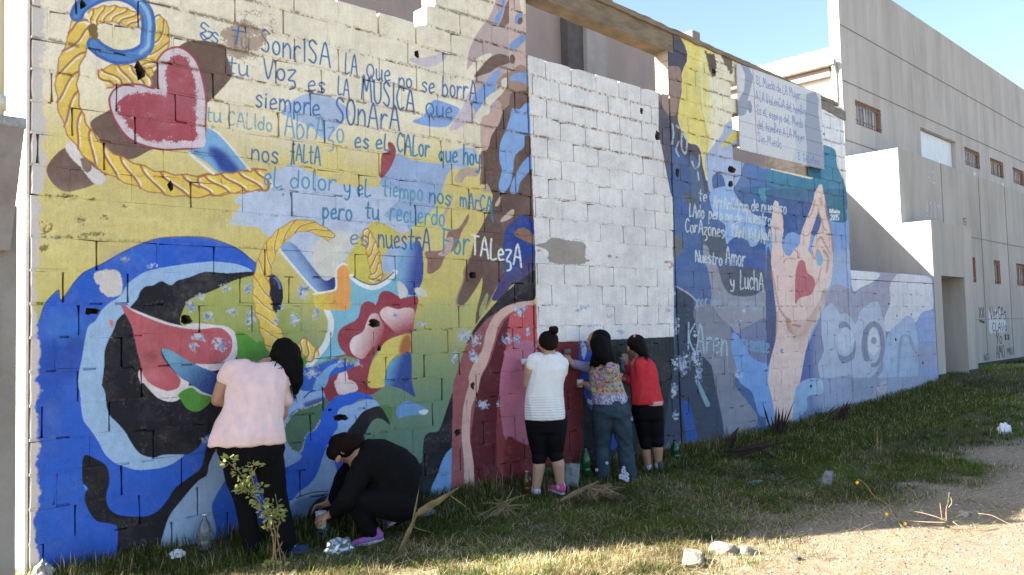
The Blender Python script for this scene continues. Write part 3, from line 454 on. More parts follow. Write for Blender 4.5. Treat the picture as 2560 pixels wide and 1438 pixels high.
    poly(T('H', [(38, 100), (50, 68), (72, 75), (84, 110), (108, 150), (118, 270), (106, 380), (128, 460), (160, 490), (160, 560), (30, 560), (36, 400), (24, 250), (34, 160)]), SK)
    poly(T('H', [(22, 490), (150, 500), (235, 405), (300, 430), (345, 520), (400, 560), (440, 560), (487, 560), (482, 660), (440, 750), (420, 850), (385, 935), (322, 1050), (282, 1200), (240, 1438)]) + T('L', [(205, 40), (180, 300), (60, 300), (30, 100), (0, 0)]) + T('H', [(0, 1400), (22, 1250), (62, 1100), (66, 900), (42, 700)]), SK, sm=False)
    poly(T('H', [(160, 500), (200, 430), (243, 395), (250, 300), (300, 180), (345, 60), (352, 0)]) + T('D', [(355, 1438), (382, 1385), (400, 1378), (412, 1400), (412, 1438)]) + T('H', [(405, 40), (375, 160), (330, 285), (312, 400), (292, 445), (230, 485)]), SK, sm=False)
    poly(T('H', [(395, 20), (415, 0), (432, 80), (442, 180), (472, 300), (482, 430), (487, 560), (440, 640), (390, 610), (340, 510), (328, 440), (350, 350), (392, 240), (402, 200), (372, 120)]), SK)
    poly(T('H', [(370, 190), (402, 205), (380, 290), (352, 330), (325, 310), (340, 260)]), (66, 96, 158)); poly(T('H', [(376, 430), (412, 490), (402, 552), (366, 540)]), (132, 178, 214))
    for pts, w in (([(300, 190), (330, 150), (352, 60)], 5), ([(372, 110), (395, 200), (420, 270), (440, 290)], 4), ([(395, 50), (402, 90)], 8), ([(430, 90), (448, 190), (476, 320), (485, 450)], 6), ([(250, 310), (290, 330), (330, 290)], 3), ([(200, 430), (230, 460), (228, 500)], 3), ([(375, 360), (400, 340), (430, 400), (470, 470)], 5), ([(330, 440), (350, 500), (372, 430)], 4), ([(420, 440), (450, 500), (440, 600)], 7), ([(120, 530), (140, 500), (200, 500)], 3), ([(30, 600), (60, 760), (90, 880), (150, 960)], 6), ([(60, 110), (75, 120)], 4), ([(40, 270), (100, 290)], 3), ([(150, 960), (180, 1040), (260, 1060), (320, 960), (400, 830), (430, 740)], 14), ([(180, 1010), (230, 1030)], 12), ([(340, 720), (380, 640), (400, 560)], 3), ([(70, 900), (62, 1060)], 5)):
        stroke(T('H', pts), w, SH, .55, dry=.2)
    poly(T('H', [(160, 970), (240, 980), (320, 920), (400, 800), (400, 900), (330, 1030), (260, 1180), (200, 1100)]), (206, 178, 172), soft=4, alpha=.8); stroke(T('H', [(190, 995), (240, 1005)]), 6, (165, 90, 90), .6)
    poly(T('H', [(225, 540), (250, 510), (280, 530), (295, 600), (340, 640), (352, 700), (322, 770), (240, 795), (205, 835), (207, 620)]), (190, 112, 124))
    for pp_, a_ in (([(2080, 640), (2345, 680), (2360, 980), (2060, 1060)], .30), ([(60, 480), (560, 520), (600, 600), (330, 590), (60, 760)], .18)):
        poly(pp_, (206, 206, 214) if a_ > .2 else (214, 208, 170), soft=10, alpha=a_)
    # ---- lettering, left poem
    c1 = (58, 110, 168); c2 = (66, 128, 170); c3 = (64, 130, 172)
    def tx(s, t, a, b, h, w=3.6, c=c1, **k): text(s, T(t, [a])[0], T(t, [b])[0], h, w, c, seed=len(s) * 3 + int(h), **k)
    tx('Es', 'A', (1500, 290), (1640, 330), 44); stroke(T('A', [(1510, 250), (1560, 290), (1590, 250), (1560, 235)]), 4, c1); tx('tu', 'A', (1740, 345), (1870, 365), 42)
    tx('SonrISA', 'B', (40, 390), (560, 500), 56, 4.2); tx('LA', 'B', (670, 550), (760, 560), 50); tx('Que', 'B', (830, 580), (1010, 615), 44); tx('no', 'B', (1070, 650), (1170, 660), 36); tx('se', 'B', (1245, 690), (1340, 700), 40); tx('borrA', 'B', (1400, 710), (1655, 760), 50)
    tx('tu', 'A', (1710, 545), (1860, 570), 44); tx('Voz', 'B', (60, 590), (300, 620), 50, 4.2); tx('es', 'B', (390, 680), (520, 700), 44); tx('LA', 'B', (615, 700), (700, 730), 44); tx('MUSICA', 'B', (790, 740), (1190, 850), 58, 4.2); tx('Que', 'B', (1275, 860), (1470, 890), 42)
    tx('siempre', 'B', (0, 800), (480, 870), 46, 4.2); tx('SOnArA', 'B', (600, 920), (1080, 975), 62, 4.4)
    tx('tu', 'A', (1545, 910), (1655, 915), 38, 4, (110, 160, 185)); tx('CALIdo', 'A', (1710, 935), (2040, 985), 36, 3.6, (120, 165, 180), dry=.25); tx('AbrAzo', 'B', (215, 1010), (660, 1075), 58, 4, (110, 160, 200)); tx('es eL', 'B', (740, 1105), (1010, 1125), 40, 4.4, c2); tx('CALor', 'B', (1060, 1135), (1300, 1180), 48, 4.4, c2); tx('que', 'B', (1370, 1205), (1510, 1220), 42, 4.4, c3); tx('hoy', 'B', (1555, 1225), (1680, 1245), 46, 4.4, c3)
    tx('nos', 'A', (1885, 1200), (2085, 1225), 44, 4.2); tx('fALtA', 'B', (260, 1200), (485, 1230), 44, 4.2, c2)
    tx('eL dolor', 'B', (60, 1390), (600, 1430), 46, 4, (90, 145, 185)); tx('y eL', 'B', (660, 1455), (860, 1465), 40, 4, c3); tx('tiempo', 'F', (950, 25), (1250, 70), 42, 4, (90, 150, 180)); tx('nos', 'F', (1300, 75), (1460, 105), 40, 4, c3); tx('mArCA', 'F', (1530, 110), (1770, 150), 38, 4, c3); stroke(T('F', [(1755, 130), (1775, 225)]), 4, c3)
    tx('pero', 'F', (500, 200), (720, 215), 44, 4.6, c3); tx('tu', 'F', (820, 195), (920, 205), 40, 4.4, c3); tx('recuerdo', 'F', (1005, 215), (1415, 255), 46, 4.2, (90, 150, 190))
    tx('es', 'F', (705, 395), (840, 405), 40, 3.6, (90, 130, 170)); tx('nuestrA', 'F', (915, 415), (1305, 440), 52, 4.2, (64, 100, 150)); tx('For', 'F', (1395, 455), (1600, 480), 62, 4.6, (84, 140, 165)); tx('TALezA', 'F', (1610, 460), (1990, 560), 50, 4.4, (222, 226, 228), dry=.15)
    # right poem in chalky white
    w1 = (196, 206, 216)
    def tw(s, t, a, b, h, w=2.7, c=w1, **k): text(s, T(t, [a])[0], T(t, [b])[0], h, w, c, seed=len(s) * 5 + int(h), dry=.18, **k)
    tw('te', 'G', (1400, 60), (1460, 80), 30); tw('ArrAnCAron', 'G', (1510, 110), (1770, 150), 28); tw('de nuestro', 'G', (1795, 140), (2055, 165), 28)
    tw('LAdo', 'G', (1330, 180), (1440, 200), 32); tw('pero no de', 'G', (1475, 200), (1725, 235), 30); tw('Nuestros', 'G', (1755, 225), (1965, 260), 32)
    tw('CorAzones', 'G', (1300, 300), (1590, 345), 34); tw('PArA VeLA', 'G', (1650, 330), (1870, 370), 28, 3); tw('ApAgAr', 'H', (-60, 355), (110, 370), 26, 3)
    tw('Nuestro', 'G', (1375, 520), (1575, 550), 30); tw('Amor', 'G', (1600, 540), (1750, 560), 44); tw('y', 'G', (1635, 710), (1665, 715), 30); tw('LuchA', 'G', (1710, 720), (1885, 745), 46)
    tw('por vos, hoy siempre', 'G', (1390, 855), (1890, 885), 30, 2.6, (150, 165, 190))
    tw('KAren', 'G', (1320, 1190), (1615, 1230), 64, 3.6, (158, 188, 208), dry=.2) if 0 else text('KAren', T('G', [(1320, 1190)])[0], T('G', [(1615, 1230)])[0], 68, 3.8, (158, 188, 208), seed=4, dry=.22)
    for q_ in ((1330, 1200, 1340), (1420, 1215, 1300), (1500, 1225, 1290), (1610, 1230, 1310)): stroke(T('G', [(q_[0], q_[1]), (q_[0] + 4, q_[2])]), 1.6, (150, 178, 200), .7, dry=.3); tw('presente', 'G', (1690, 1170), (1925, 1210), 38, 4, (120, 155, 195))
    for pts in ([(1200, 930), (1210, 1000), (1200, 1080)], [(1230, 940), (1250, 960)], [(1250, 1060), (1230, 1120), (1250, 1170)], [(1275, 980), (1270, 1100), (1300, 1150), (1310, 1060), (1290, 1000)], [(1350, 1210), (1370, 1260), (1400, 1240), (1405, 1160)], [(1390, 1290), (1400, 1350)]):
        stroke(T('C', pts), 4, (170, 188, 215), dry=.2)
    poly(T('H', [(458, 122), (540, 125), (535, 210), (462, 208)]), (66, 116, 150), sm=False); tw('NoViemBre', 'H', (462, 155), (538, 160), 9, 1.8, (214, 222, 230)); tw('2015', 'H', (470, 208), (532, 212), 13, 2.2, (214, 222, 230))
    # peeled and patched paint
    for t, x, y, rx, ry, n in (('E', 1500, 1090, 18, 14, 40), ('E', 1650, 1150, 25, 18, 40), ('E', 1450, 1160, 12, 16, 16), ('E', 1430, 860, 16, 16, 24), ('E', 1560, 940, 14, 18, 22), ('E', 1740, 900, 14, 12, 20), ('E', 1880, 950, 14, 26, 30), ('E', 1690, 720, 18, 12, 24), ('E', 1860, 720, 18, 14, 24), ('E', 1500, 790, 18, 12, 14), ('F', 350, 740, 18, 24, 40), ('F', 290, 950, 14, 22, 32), ('F', 450, 910, 14, 18, 24), ('F', 150, 960, 10, 16, 16), ('F', 200, 870, 12, 8, 12), ('F', 1045, 920, 8, 14, 10), ('F', 1560, 1080, 20, 22, 44), ('F', 1650, 1100, 16, 22, 36), ('F', 1630, 1230, 12, 20, 34), ('F', 1490, 1250, 10, 24, 30), ('F', 1880, 1110, 14, 16, 22), ('F', 640, 1290, 18, 14, 30), ('F', 760, 1290, 20, 12, 26), ('F', 420, 1350, 22, 20, 30), ('F', 1240, 990, 14, 6, 8), ('G', 60, 890, 18, 18, 44), ('G', 30, 1100, 12, 14, 20), ('G', 120, 1050, 6, 16, 12), ('J', 1690, 160, 20, 14, 30), ('J', 1810, 150, 8, 12, 14), ('G', 1270, 1290, 24, 26, 44), ('G', 1380, 1230, 14, 30, 26), ('G', 1240, 1000, 6, 30, 12), ('G', 1370, 1060, 8, 12, 8), ('K', 1220, 60, 10, 26, 18), ('K', 1225, 240, 10, 14, 14), ('K', 900, 260, 8, 12, 10), ('G', 1740, 900, 6, 10, 8), ('G', 1700, 985, 12, 10, 9), ('G', 1690, 1370, 16, 14, 12), ('B', 200, 1420, 16, 8, 8), ('F', 200, 30, 12, 10, 9), ('E', 930, 510, 14, 8, 9), ('E', 1140, 550, 16, 8, 10), ('I', 1560, 430, 22, 12, 16), ('H', 110, 1190, 7, 10, 6), ('G', 1400, 1350, 12, 30, 20)):
        peel(*T(t, [(x, y)])[0], rx, ry, n)
    for t, x, y, rx, ry, n in (('G', 540, 870, 14, 10, 14), ('G', 490, 890, 8, 6, 6), ('G', 820, 1050, 14, 8, 10), ('G', 1180, 880, 12, 10, 8), ('G', 1210, 760, 8, 8, 8), ('G', 740, 930, 10, 6, 5), ('G', 600, 1010, 8, 4, 5)):
        peel(*T(t, [(x, y)])[0], rx, ry, n, ((150, 165, 195), (176, 188, 212)), sz=3)
    # bare concrete and rust
    poly(T('G', [(255, 380), (300, 345), (400, 360), (520, 375), (555, 405), (550, 480), (560, 530), (490, 545), (330, 540), (275, 510), (265, 440), (180, 405), (180, 395)]), (150, 142, 140), rag=1.0)
    for (x, y, rx, ry, n) in ((735, 485, 8, 5, 10), (790, 490, 6, 4, 8), (570, 515, 5, 4, 6), (1195, 560, 7, 10, 14), (1160, 525, 14, 3, 12), (200, 440, 7, 4, 6), (230, 170, 8, 3, 4)):
        peel(*T('G', [(x, y)])[0], rx, ry, n, ((165, 135, 125), (150, 120, 110)), sz=3)
    poly(T('A', [(1650, 235), (1740, 190), (1830, 150), (1917, 185), (1990, 260), (1980, 330), (1850, 420), (1760, 440), (1700, 400), (1680, 300)]), (150, 122, 108), rag=1.9, soft=5, alpha=.75)
    stroke(T('A', [(1740, 225), (1840, 240)]), 4, c1); stroke(T('A', [(1790, 200), (1770, 330)]), 4.5, c1)
    for (t, x, y, rx, ry, n) in (('E', 470, 30, 60, 6, 26), ('E', 700, 60, 20, 6, 14), ('E', 480, 340, 70, 6, 40), ('E', 700, 320, 50, 8, 50), ('E', 600, 210, 20, 14, 26), ('E', 790, 190, 14, 10, 22), ('E', 330, 420, 14, 14, 22), ('E', 930, 110, 12, 7, 18), ('E', 1680, 150, 14, 3, 12), ('E', 340, 270, 24, 20, 14)):
        peel(*T(t, [(x, y)])[0], rx, ry, n, ((110, 100, 60), (150, 142, 80)), sz=2.2)
    poly(T('C', [(1440, 380), (1470, 400), (1520, 420), (1525, 560), (1500, 570), (1470, 510), (1455, 440)]), (96, 84, 78), rag=1.3); poly(T('C', [(1560, 400), (1640, 430), (1650, 560), (1620, 540), (1590, 480)]), (120, 108, 98), rag=1.3)
    stroke(T('C', [(1400, 480), (1415, 760), (1440, 900), (1460, 1100), (1440, 1320)]), 2, (150, 138, 80), .6, dry=.4)
    for k in range(70):   # rusty runs and scratches on the white rectangle
        x = 1330 + RS.rand() * 350; y = 150 + (x - 1323) * .298 + RS.rand() ** 1.5 * 230
        stroke([(x, y), (x + RS.rand() * 3, y + 6 + RS.rand() * 30)], 1.2, (165, 150, 150), .35, sm=False)
    # general unevenness of hand-laid paint
    CV[:] *= (1 + (FINE - .5) * .14 + (MID - .5) * .15 + (BIG - .5) * .14)[..., None]
    fd = np.clip((vnoise(CH, CW, 48) * .5 + vnoise(CH, CW, 11) * .3 + vnoise(CH, CW, 3) * .2 - .42) * 2.2, 0, 1)[..., None] * .13 * np.clip((1100 - Y) / 500, .35, 1)[..., None]
    CV[:] = CV * (1 - fd) + fd * np.array((.52, .49, .46))
    vs_ = vnoise(CH, CW // 3 + 2, 9).repeat(3, 1)[:, :CW] * 0 + vnoise(CH // 14 + 2, CW, 3).repeat(14, 0)[:CH]
    CV[:] *= (1 + (vs_ - .5) * .09)[..., None]
    st = np.clip((vnoise(CH, CW, 3) * .35 + vnoise(CH, CW, 7) * .3 + vnoise(CH, CW, 26) * .35 - .64) * 6, 0, 1)[..., None] * .14
    CV[:] = CV * (1 - st) + st * np.array((.34, .31, .24))
    np.clip(CV, .006, .9, out=CV)
# ---------------------------------------------------------------- small tools
def link(o, parent=None):
    COL.objects.link(o)
    if parent is not None: o.parent = parent
    return o
def tag(o, label=None, cat=None, group=None, kind=None):
    if label: o['label'] = label
    if cat: o['category'] = cat
    if group: o['group'] = group
    if kind: o['kind'] = kind
    return o
def empty(name, loc=(0, 0, 0), rz=0.0):
    o = bpy.data.objects.new(name, None); o.empty_display_size = .1
    o.location = loc; o.rotation_euler = (0, 0, rz); return link(o)
def mesh_obj(name, verts, faces, mats, parent=None, smooth=False, mi=None, loc=None):
    me = bpy.data.meshes.new(name)
    me.from_pydata([tuple(map(float, v)) for v in verts], [], faces)
    for m in (mats if isinstance(mats, (list, tuple)) else [mats]): me.materials.append(m)
    if mi is not None: me.polygons.foreach_set('material_index', mi)
    if smooth: me.polygons.foreach_set('use_smooth', [True] * len(me.polygons))
    me.update()
    o = bpy.data.objects.new(name, me)
    if loc is not None: o.location = loc
    return link(o, parent)
class MB:
    """gathers shapes into one mesh"""
    def __init__(s): s.v = []; s.f = []; s.m = []
    def add(s, v, f, mi=0):
        n = len(s.v); s.v += [tuple(map(float, p)) for p in v]; s.f += [tuple(i + n for i in q) for q in f]; s.m += [mi] * len(f); return s
    def box(s, x0, x1, y0, y1, z0, z1, mi=0):
        v = [(x0, y0, z0), (x1, y0, z0), (x1, y1, z0), (x0, y1, z0), (x0, y0, z1), (x1, y0, z1), (x1, y1, z1), (x0, y1, z1)]
        return s.add(v, [(0, 3, 2, 1), (4, 5, 6, 7), (0, 1, 5, 4), (1, 2, 6, 5), (2, 3, 7, 6), (3, 0, 4, 7)], mi)
    def bbox(s, x0, x1, y0, y1, z0, z1, b=.01, mi=0):
        """box with its front (-y) edges chamfered"""
        v = [(x0, y0 + b, z0), (x1, y0 + b, z0), (x1, y0 + b, z1), (x0, y0 + b, z1), (x0 + b, y0, z0 + b), (x1 - b, y0, z0 + b), (x1 - b, y0, z1 - b), (x0 + b, y0, z1 - b), (x0, y1, z0), (x1, y1, z0), (x1, y1, z1), (x0, y1, z1)]
        return s.add(v, [(4, 5, 6, 7), (0, 1, 5, 4), (1, 2, 6, 5), (2, 3, 7, 6), (3, 0, 4, 7), (0, 8, 9, 1), (1, 9, 10, 2), (2, 10, 11, 3), (3, 11, 8, 0), (8, 11, 10, 9)], mi)
    def tube(s, pts, rad, n=8, mi=0, cap=True):
        P = [Vector(p) for p in pts]; R = rad if isinstance(rad, (list, tuple)) else [rad] * len(P); rings = []
        d0 = (P[1] - P[0]).normalized(); up = Vector((0, 0, 1)) if abs(d0.z) < .9 else Vector((1, 0, 0)); a = d0.cross(up).normalized()
        for i, p in enumerate(P):
            d = (P[min(i + 1, len(P) - 1)] - P[max(i - 1, 0)]).normalized()
            a = (a - d * a.dot(d)).normalized(); b = d.cross(a)
            rings.append([p + (a * math.cos(2 * math.pi * k / n) + b * math.sin(2 * math.pi * k / n)) * R[i] for k in range(n)])
        v = [q for r in rings for q in r]; f = []
        for i in range(len(P) - 1):
            for k in range(n): f.append((i * n + k, i * n + (k + 1) % n, (i + 1) * n + (k + 1) % n, (i + 1) * n + k))
        if cap: f.append(tuple(range(n))[::-1]); f.append(tuple((len(P) - 1) * n + k for k in range(n)))
        return s.add(v, f, mi)
    def build(s, name, mats, parent=None, smooth=False, loc=None): return mesh_obj(name, s.v, s.f, mats, parent, smooth, s.m, loc)
def N(nt, typ, **kw):
    n = nt.nodes.new(typ)
    for k, v in kw.items():
        if k.startswith('i_'): n.inputs[k[2:].replace('_', ' ')].default_value = v
        else: setattr(n, k, v)
    return n
def mat(name, base, rough=.85, c2=None, scale=8.0, amt=.5, bump=.2, bscale=60.0, bdist=.004, stretch=(1, 1, 1), spec=.3, metal=0.0, trans=0.0, world_pos=False, detail=6.0, extra=None):
    m = bpy.data.materials.new(name); m.use_nodes = True; nt = m.node_tree; nt.nodes.clear(); L = nt.links.new
    out = N(nt, 'ShaderNodeOutputMaterial'); b = N(nt, 'ShaderNodeBsdfPrincipled'); L(b.outputs[0], out.inputs[0])
    b.inputs['Roughness'].default_value = rough; b.inputs['Specular IOR Level'].default_value = spec; b.inputs['Metallic'].default_value = metal
    if trans: b.inputs['Transmission Weight'].default_value = trans
    tc = N(nt, 'ShaderNodeTexCoord'); mp = N(nt, 'ShaderNodeMapping'); mp.inputs['Scale'].default_value = stretch
    if world_pos:
        g = N(nt, 'ShaderNodeNewGeometry'); L(g.outputs['Position'], mp.inputs[0])
    else: L(tc.outputs['Object'], mp.inputs[0])
    n1 = N(nt, 'ShaderNodeTexNoise', i_Scale=scale, i_Detail=detail, i_Roughness=.62); L(mp.outputs[0], n1.inputs['Vector'])
    cr = N(nt, 'ShaderNodeValToRGB'); c2 = c2 or tuple(x * .72 for x in base)
    cr.color_ramp.elements[0].position = .5 - .25 * amt - .08; cr.color_ramp.elements[1].position = .5 + .25 * amt * .6 + .05
    cr.color_ramp.elements[0].color = (*c2, 1); cr.color_ramp.elements[1].color = (*base, 1)
    L(n1.outputs['Fac'], cr.inputs[0]); L(cr.outputs[0], b.inputs['Base Color'])
    if bump:
        n2 = N(nt, 'ShaderNodeTexNoise', i_Scale=bscale, i_Detail=5.0, i_Roughness=.6); L(mp.outputs[0], n2.inputs['Vector'])
        bp = N(nt, 'ShaderNodeBump', i_Strength=bump, i_Distance=bdist); L(n2.outputs['Fac'], bp.inputs['Height']); L(bp.outputs[0], b.inputs['Normal'])
    if extra: extra(nt, b, cr, mp)
    return m
def vcol_mat(name, rough=.8, trans=.0, bump=0):
    m = bpy.data.materials.new(name); m.use_nodes = True; nt = m.node_tree; nt.nodes.clear(); L = nt.links.new
    out = N(nt, 'ShaderNodeOutputMaterial'); b = N(nt, 'ShaderNodeBsdfPrincipled'); at = N(nt, 'ShaderNodeAttribute', attribute_name='Col')
    L(at.outputs['Color'], b.inputs['Base Color']); b.inputs['Roughness'].default_value = rough; b.inputs['Specular IOR Level'].default_value = .2
    if trans:
        t = N(nt, 'ShaderNodeBsdfTranslucent'); L(at.outputs['Color'], t.inputs[0]); mx = N(nt, 'ShaderNodeMixShader'); mx.inputs[0].default_value = trans
        L(b.outputs[0], mx.inputs[1]); L(t.outputs[0], mx.inputs[2]); L(mx.outputs[0], out.inputs[0])
    else: L(b.outputs[0], out.inputs[0])
    return m

# ground: flat waste ground, a low bank at the foot of the wall, rising to the right
def sst(t): t = min(max(t, 0.0), 1.0); return t * t * (3 - 2 * t)
def ground_z(x, y):
    z = -1.56 + .43 * sst((x - 8.5) / 12) + .08 * sst((x - 15) / 4)
    z += .12 * sst((y - 5.72) / .25) * (1 - sst((x - 17) / 2))
    return z + .025 * (mnoise.noise(Vector((x * .7, y * .7, 0))) ) + .010 * mnoise.noise(Vector((x * 3.1, y * 3.1, 5)))
PATH = [(-50, 3.6), (1, 3.5), (3.2, 3.3), (4.3, 3.2), (5.4, 3.25), (6.1, 3.5), (7.0, 3.55), (7.6, 3.25), (8.8, 3.0), (10.2, 3.5), (11.6, 3.7), (12.2, 3.2), (14, 2.8), (20, 3.2), (60, 3.4)]
def path_edge(x):
    for (a, ya), (b, yb) in zip(PATH, PATH[1:]):
        if a <= x <= b: return ya + (yb - ya) * (x - a) / (b - a)
    return 3.4
def grassiness(x, y):
    """1 where grass grows, 0 on the gravel path"""
    e = path_edge(x) + .45 * mnoise.noise(Vector((x * .9, y * .9, 3)))
    a = sst((y - e) / 1.0 + .5 + .35 * mnoise.noise(Vector((x * 4, y * 4, 13))))
    if x < 4.6: a = max(a, sst((4.55 - x) / .5 + .35 * mnoise.noise(Vector((x * 2, y * 2, 8)))))
    return a

# ---------------------------------------------------------------- the painted image and its material
paint_mural()
WX0, WX1, WZ0, WZ1, WPX = 1.1, 16.6, -1.75, 4.0, 240
iw, ih = int((WX1 - WX0) * WPX), int((WZ1 - WZ0) * WPX)
xs = WX0 + (np.arange(iw) + .5) / WPX; zs = WZ0 + (np.arange(ih) + .5) / WPX
XX, ZZ = np.meshgrid(xs, zs)
PW = np.stack([XX, np.full_like(XX, 6.0), ZZ], -1)
dz = PW @ _f; px = 1280 + FPX * (PW @ _r) / dz - OX; py = 719 - FPX * (PW @ _u) / dz - OY
px = np.clip(px, 0, CW - 2); py = np.clip(py, 0, CH - 2)
xi = px.astype(int); yi = py.astype(int); fx = (px - xi)[..., None]; fy = (py - yi)[..., None]
TX = ((CV[yi, xi] * (1 - fx) + CV[yi, xi + 1] * fx) * (1 - fy) + (CV[yi + 1, xi] * (1 - fx) + CV[yi + 1, xi + 1] * fx) * fy).astype(np.float32)
# bare plinth at the very foot and pale unpainted margin at the left end, both ragged
rn = (vnoise(ih, iw, 14) - .5) * .10 + (vnoise(ih, iw, 4) - .5) * .04
foot = np.interp(XX[0], [1.1, 5.0, 5.9, 8.3, 9.5, 16.6], [-1.60, -1.5, -1.41, -1.36, -1.5, -1.4])[None]
mk = np.clip((foot - (ZZ + rn)) * 40 + .5, 0, 1)[..., None]; TX = TX * (1 - mk) + mk * np.array((.20, .20, .19))
mk = np.clip((1.452 + np.clip((ZZ - .95) * 10, 0, 1) * .03 - XX + rn * .5) * 60 + .5, 0, 1)[..., None]; TX = TX * (1 - mk) + mk * np.array((.62, .57, .55))
# rust and grime gathered along the bed joints, heaviest on the white rectangle and high up
gn = vnoise(ih, iw, 5) * .5 + vnoise(ih, iw, 2) * .3 + vnoise(ih, iw, 60) * .35
for zc in [.95 + .2077 * k for k in range(13)] + [.69 - .2165 * k for k in range(11)]:
    wz = np.exp(-((ZZ - zc + (vnoise(ih, iw, 30) - .5) * .012) / (.008 + .006 * (zc > 1.3))) ** 2)
    st_ = np.where((XX > 5.9) & (XX < 8.3) & (ZZ > -.15), .58, np.where(ZZ > .6, .52, .26)) * (1 + .5 * (zc > 1.9))
    a_ = np.clip((gn - .66 + .10 * (zc > 1.9)) * 7, 0, 1) * wz * st_
    TX = TX * (1 - a_[..., None]) + a_[..., None] * np.array((.17, .11, .075), np.float32)
a_ = (np.clip((vnoise(ih, iw, 1.6) - .93) * 12, 0, 1) * np.clip(vnoise(ih, iw, 40) * 2 - .7, 0, 1) * .7)[..., None]; TX = TX * (1 - a_) + a_ * np.array((.16, .12, .10), np.float32)
pm = ((XX > 5.95) & (XX < 8.3) & (ZZ > -.1)) * 1.0; pw_ = vnoise(ih, iw, 34) * .5 + vnoise(ih, iw, 90) * .5; TX = TX * (1 - .10 * (pm * np.clip((pw_ - .45) * 3, 0, 1))[..., None])
pm2 = ((XX > 5.92) & (XX < 8.3) & (ZZ > -.1))[..., None] * .06; TX = TX * (1 + pm2 * np.array((1.3, 1.0, .6)))
buf = np.ones((ih, iw, 4), np.float32); buf[..., :3] = TX
img = bpy.data.images.new('wall_painting', iw, ih, float_buffer=True); img.colorspace_settings.name = 'Linear Rec.709'
img.pixels.foreach_set(buf.ravel()); img.update(); img.pack()
del buf, PW, dz, px, py, xi, yi, fx, fy
def painted_mat(name, image, x0, x1, z0, z1, rough=.75, bump=.35):
    m = bpy.data.materials.new(name); m.use_nodes = True; nt = m.node_tree; nt.nodes.clear(); L = nt.links.new
    out = N(nt, 'ShaderNodeOutputMaterial'); b = N(nt, 'ShaderNodeBsdfPrincipled'); L(b.outputs[0], out.inputs[0])
    g = N(nt, 'ShaderNodeNewGeometry'); sp = N(nt, 'ShaderNodeSeparateXYZ'); L(g.outputs['Position'], sp.inputs[0])
    mu = N(nt, 'ShaderNodeMapRange'); mu.inputs[1].default_value = x0; mu.inputs[2].default_value = x1; L(sp.outputs[0], mu.inputs[0])
    mv = N(nt, 'ShaderNodeMapRange'); mv.inputs[1].default_value = z0; mv.inputs[2].default_value = z1; L(sp.outputs[2], mv.inputs[0])
    cb = N(nt, 'ShaderNodeCombineXYZ'); L(mu.outputs[0], cb.inputs[0]); L(mv.outputs[0], cb.inputs[1])
    im = N(nt, 'ShaderNodeTexImage'); im.image = image; im.extension = 'EXTEND'; L(cb.outputs[0], im.inputs[0])
    # weathering: fine grain, grime specks
    n1 = N(nt, 'ShaderNodeTexNoise', i_Scale=90.0, i_Detail=4.0); L(g.outputs['Position'], n1.inputs['Vector'])
    mr = N(nt, 'ShaderNodeMapRange'); mr.inputs[1].default_value = .3; mr.inputs[2].default_value = .7; mr.inputs[3].default_value = .90; mr.inputs[4].default_value = 1.05; L(n1.outputs['Fac'], mr.inputs[0])
    mm = N(nt, 'ShaderNodeVectorMath', operation='SCALE'); L(im.outputs[0], mm.inputs[0]); L(mr.outputs[0], mm.inputs['Scale'])
    L(mm.outputs[0], b.inputs['Base Color']); b.inputs['Roughness'].default_value = rough; b.inputs['Specular IOR Level'].default_value = .25
    n2 = N(nt, 'ShaderNodeTexNoise', i_Scale=38.0, i_Detail=8.0, i_Roughness=.65); L(g.outputs['Position'], n2.inputs['Vector'])
    n3 = N(nt, 'ShaderNodeTexVoronoi', i_Scale=160.0); L(g.outputs['Position'], n3.inputs['Vector'])
    ad = N(nt, 'ShaderNodeMath', operation='MULTIPLY_ADD'); ad.inputs[1].default_value = .25; L(n3.outputs['Distance'], ad.inputs[0]); L(n2.outputs['Fac'], ad.inputs[2])
    bp = N(nt, 'ShaderNodeBump', i_Strength=bump, i_Distance=.008); L(ad.outputs[0], bp.inputs['Height']); L(bp.outputs[0], b.inputs['Normal'])
    return m
M_MURAL = painted_mat('painted_concrete', img, WX0, WX1, WZ0, WZ1)
M_CONC = mat('raw_concrete', (.27, .25, .23), .95, (.16, .145, .13), 9, .8, .5, 70, .01)
M_DARKC = mat('dark_concrete', (.13, .11, .09), .95, (.06, .05, .045), 14, .8, .6, 60, .01)  # darker concrete for the insides of the block holes
M_BEAM = mat('weathered_beam', (.31, .245, .175), .95, (.11, .085, .06), 6, 1.0, .6, 40, .01, stretch=(.6, 1, 2.5))
M_CREAM = mat('cream_reveal', (.56, .50, .43), .9, (.28, .20, .15), 11, 1.0, .5, 50, .01)
M_REAR = mat('grey_render', (.36, .29, .265), .95, (.28, .225, .205), 3, .8, .35, 50, .006, stretch=(1, 1, .5))

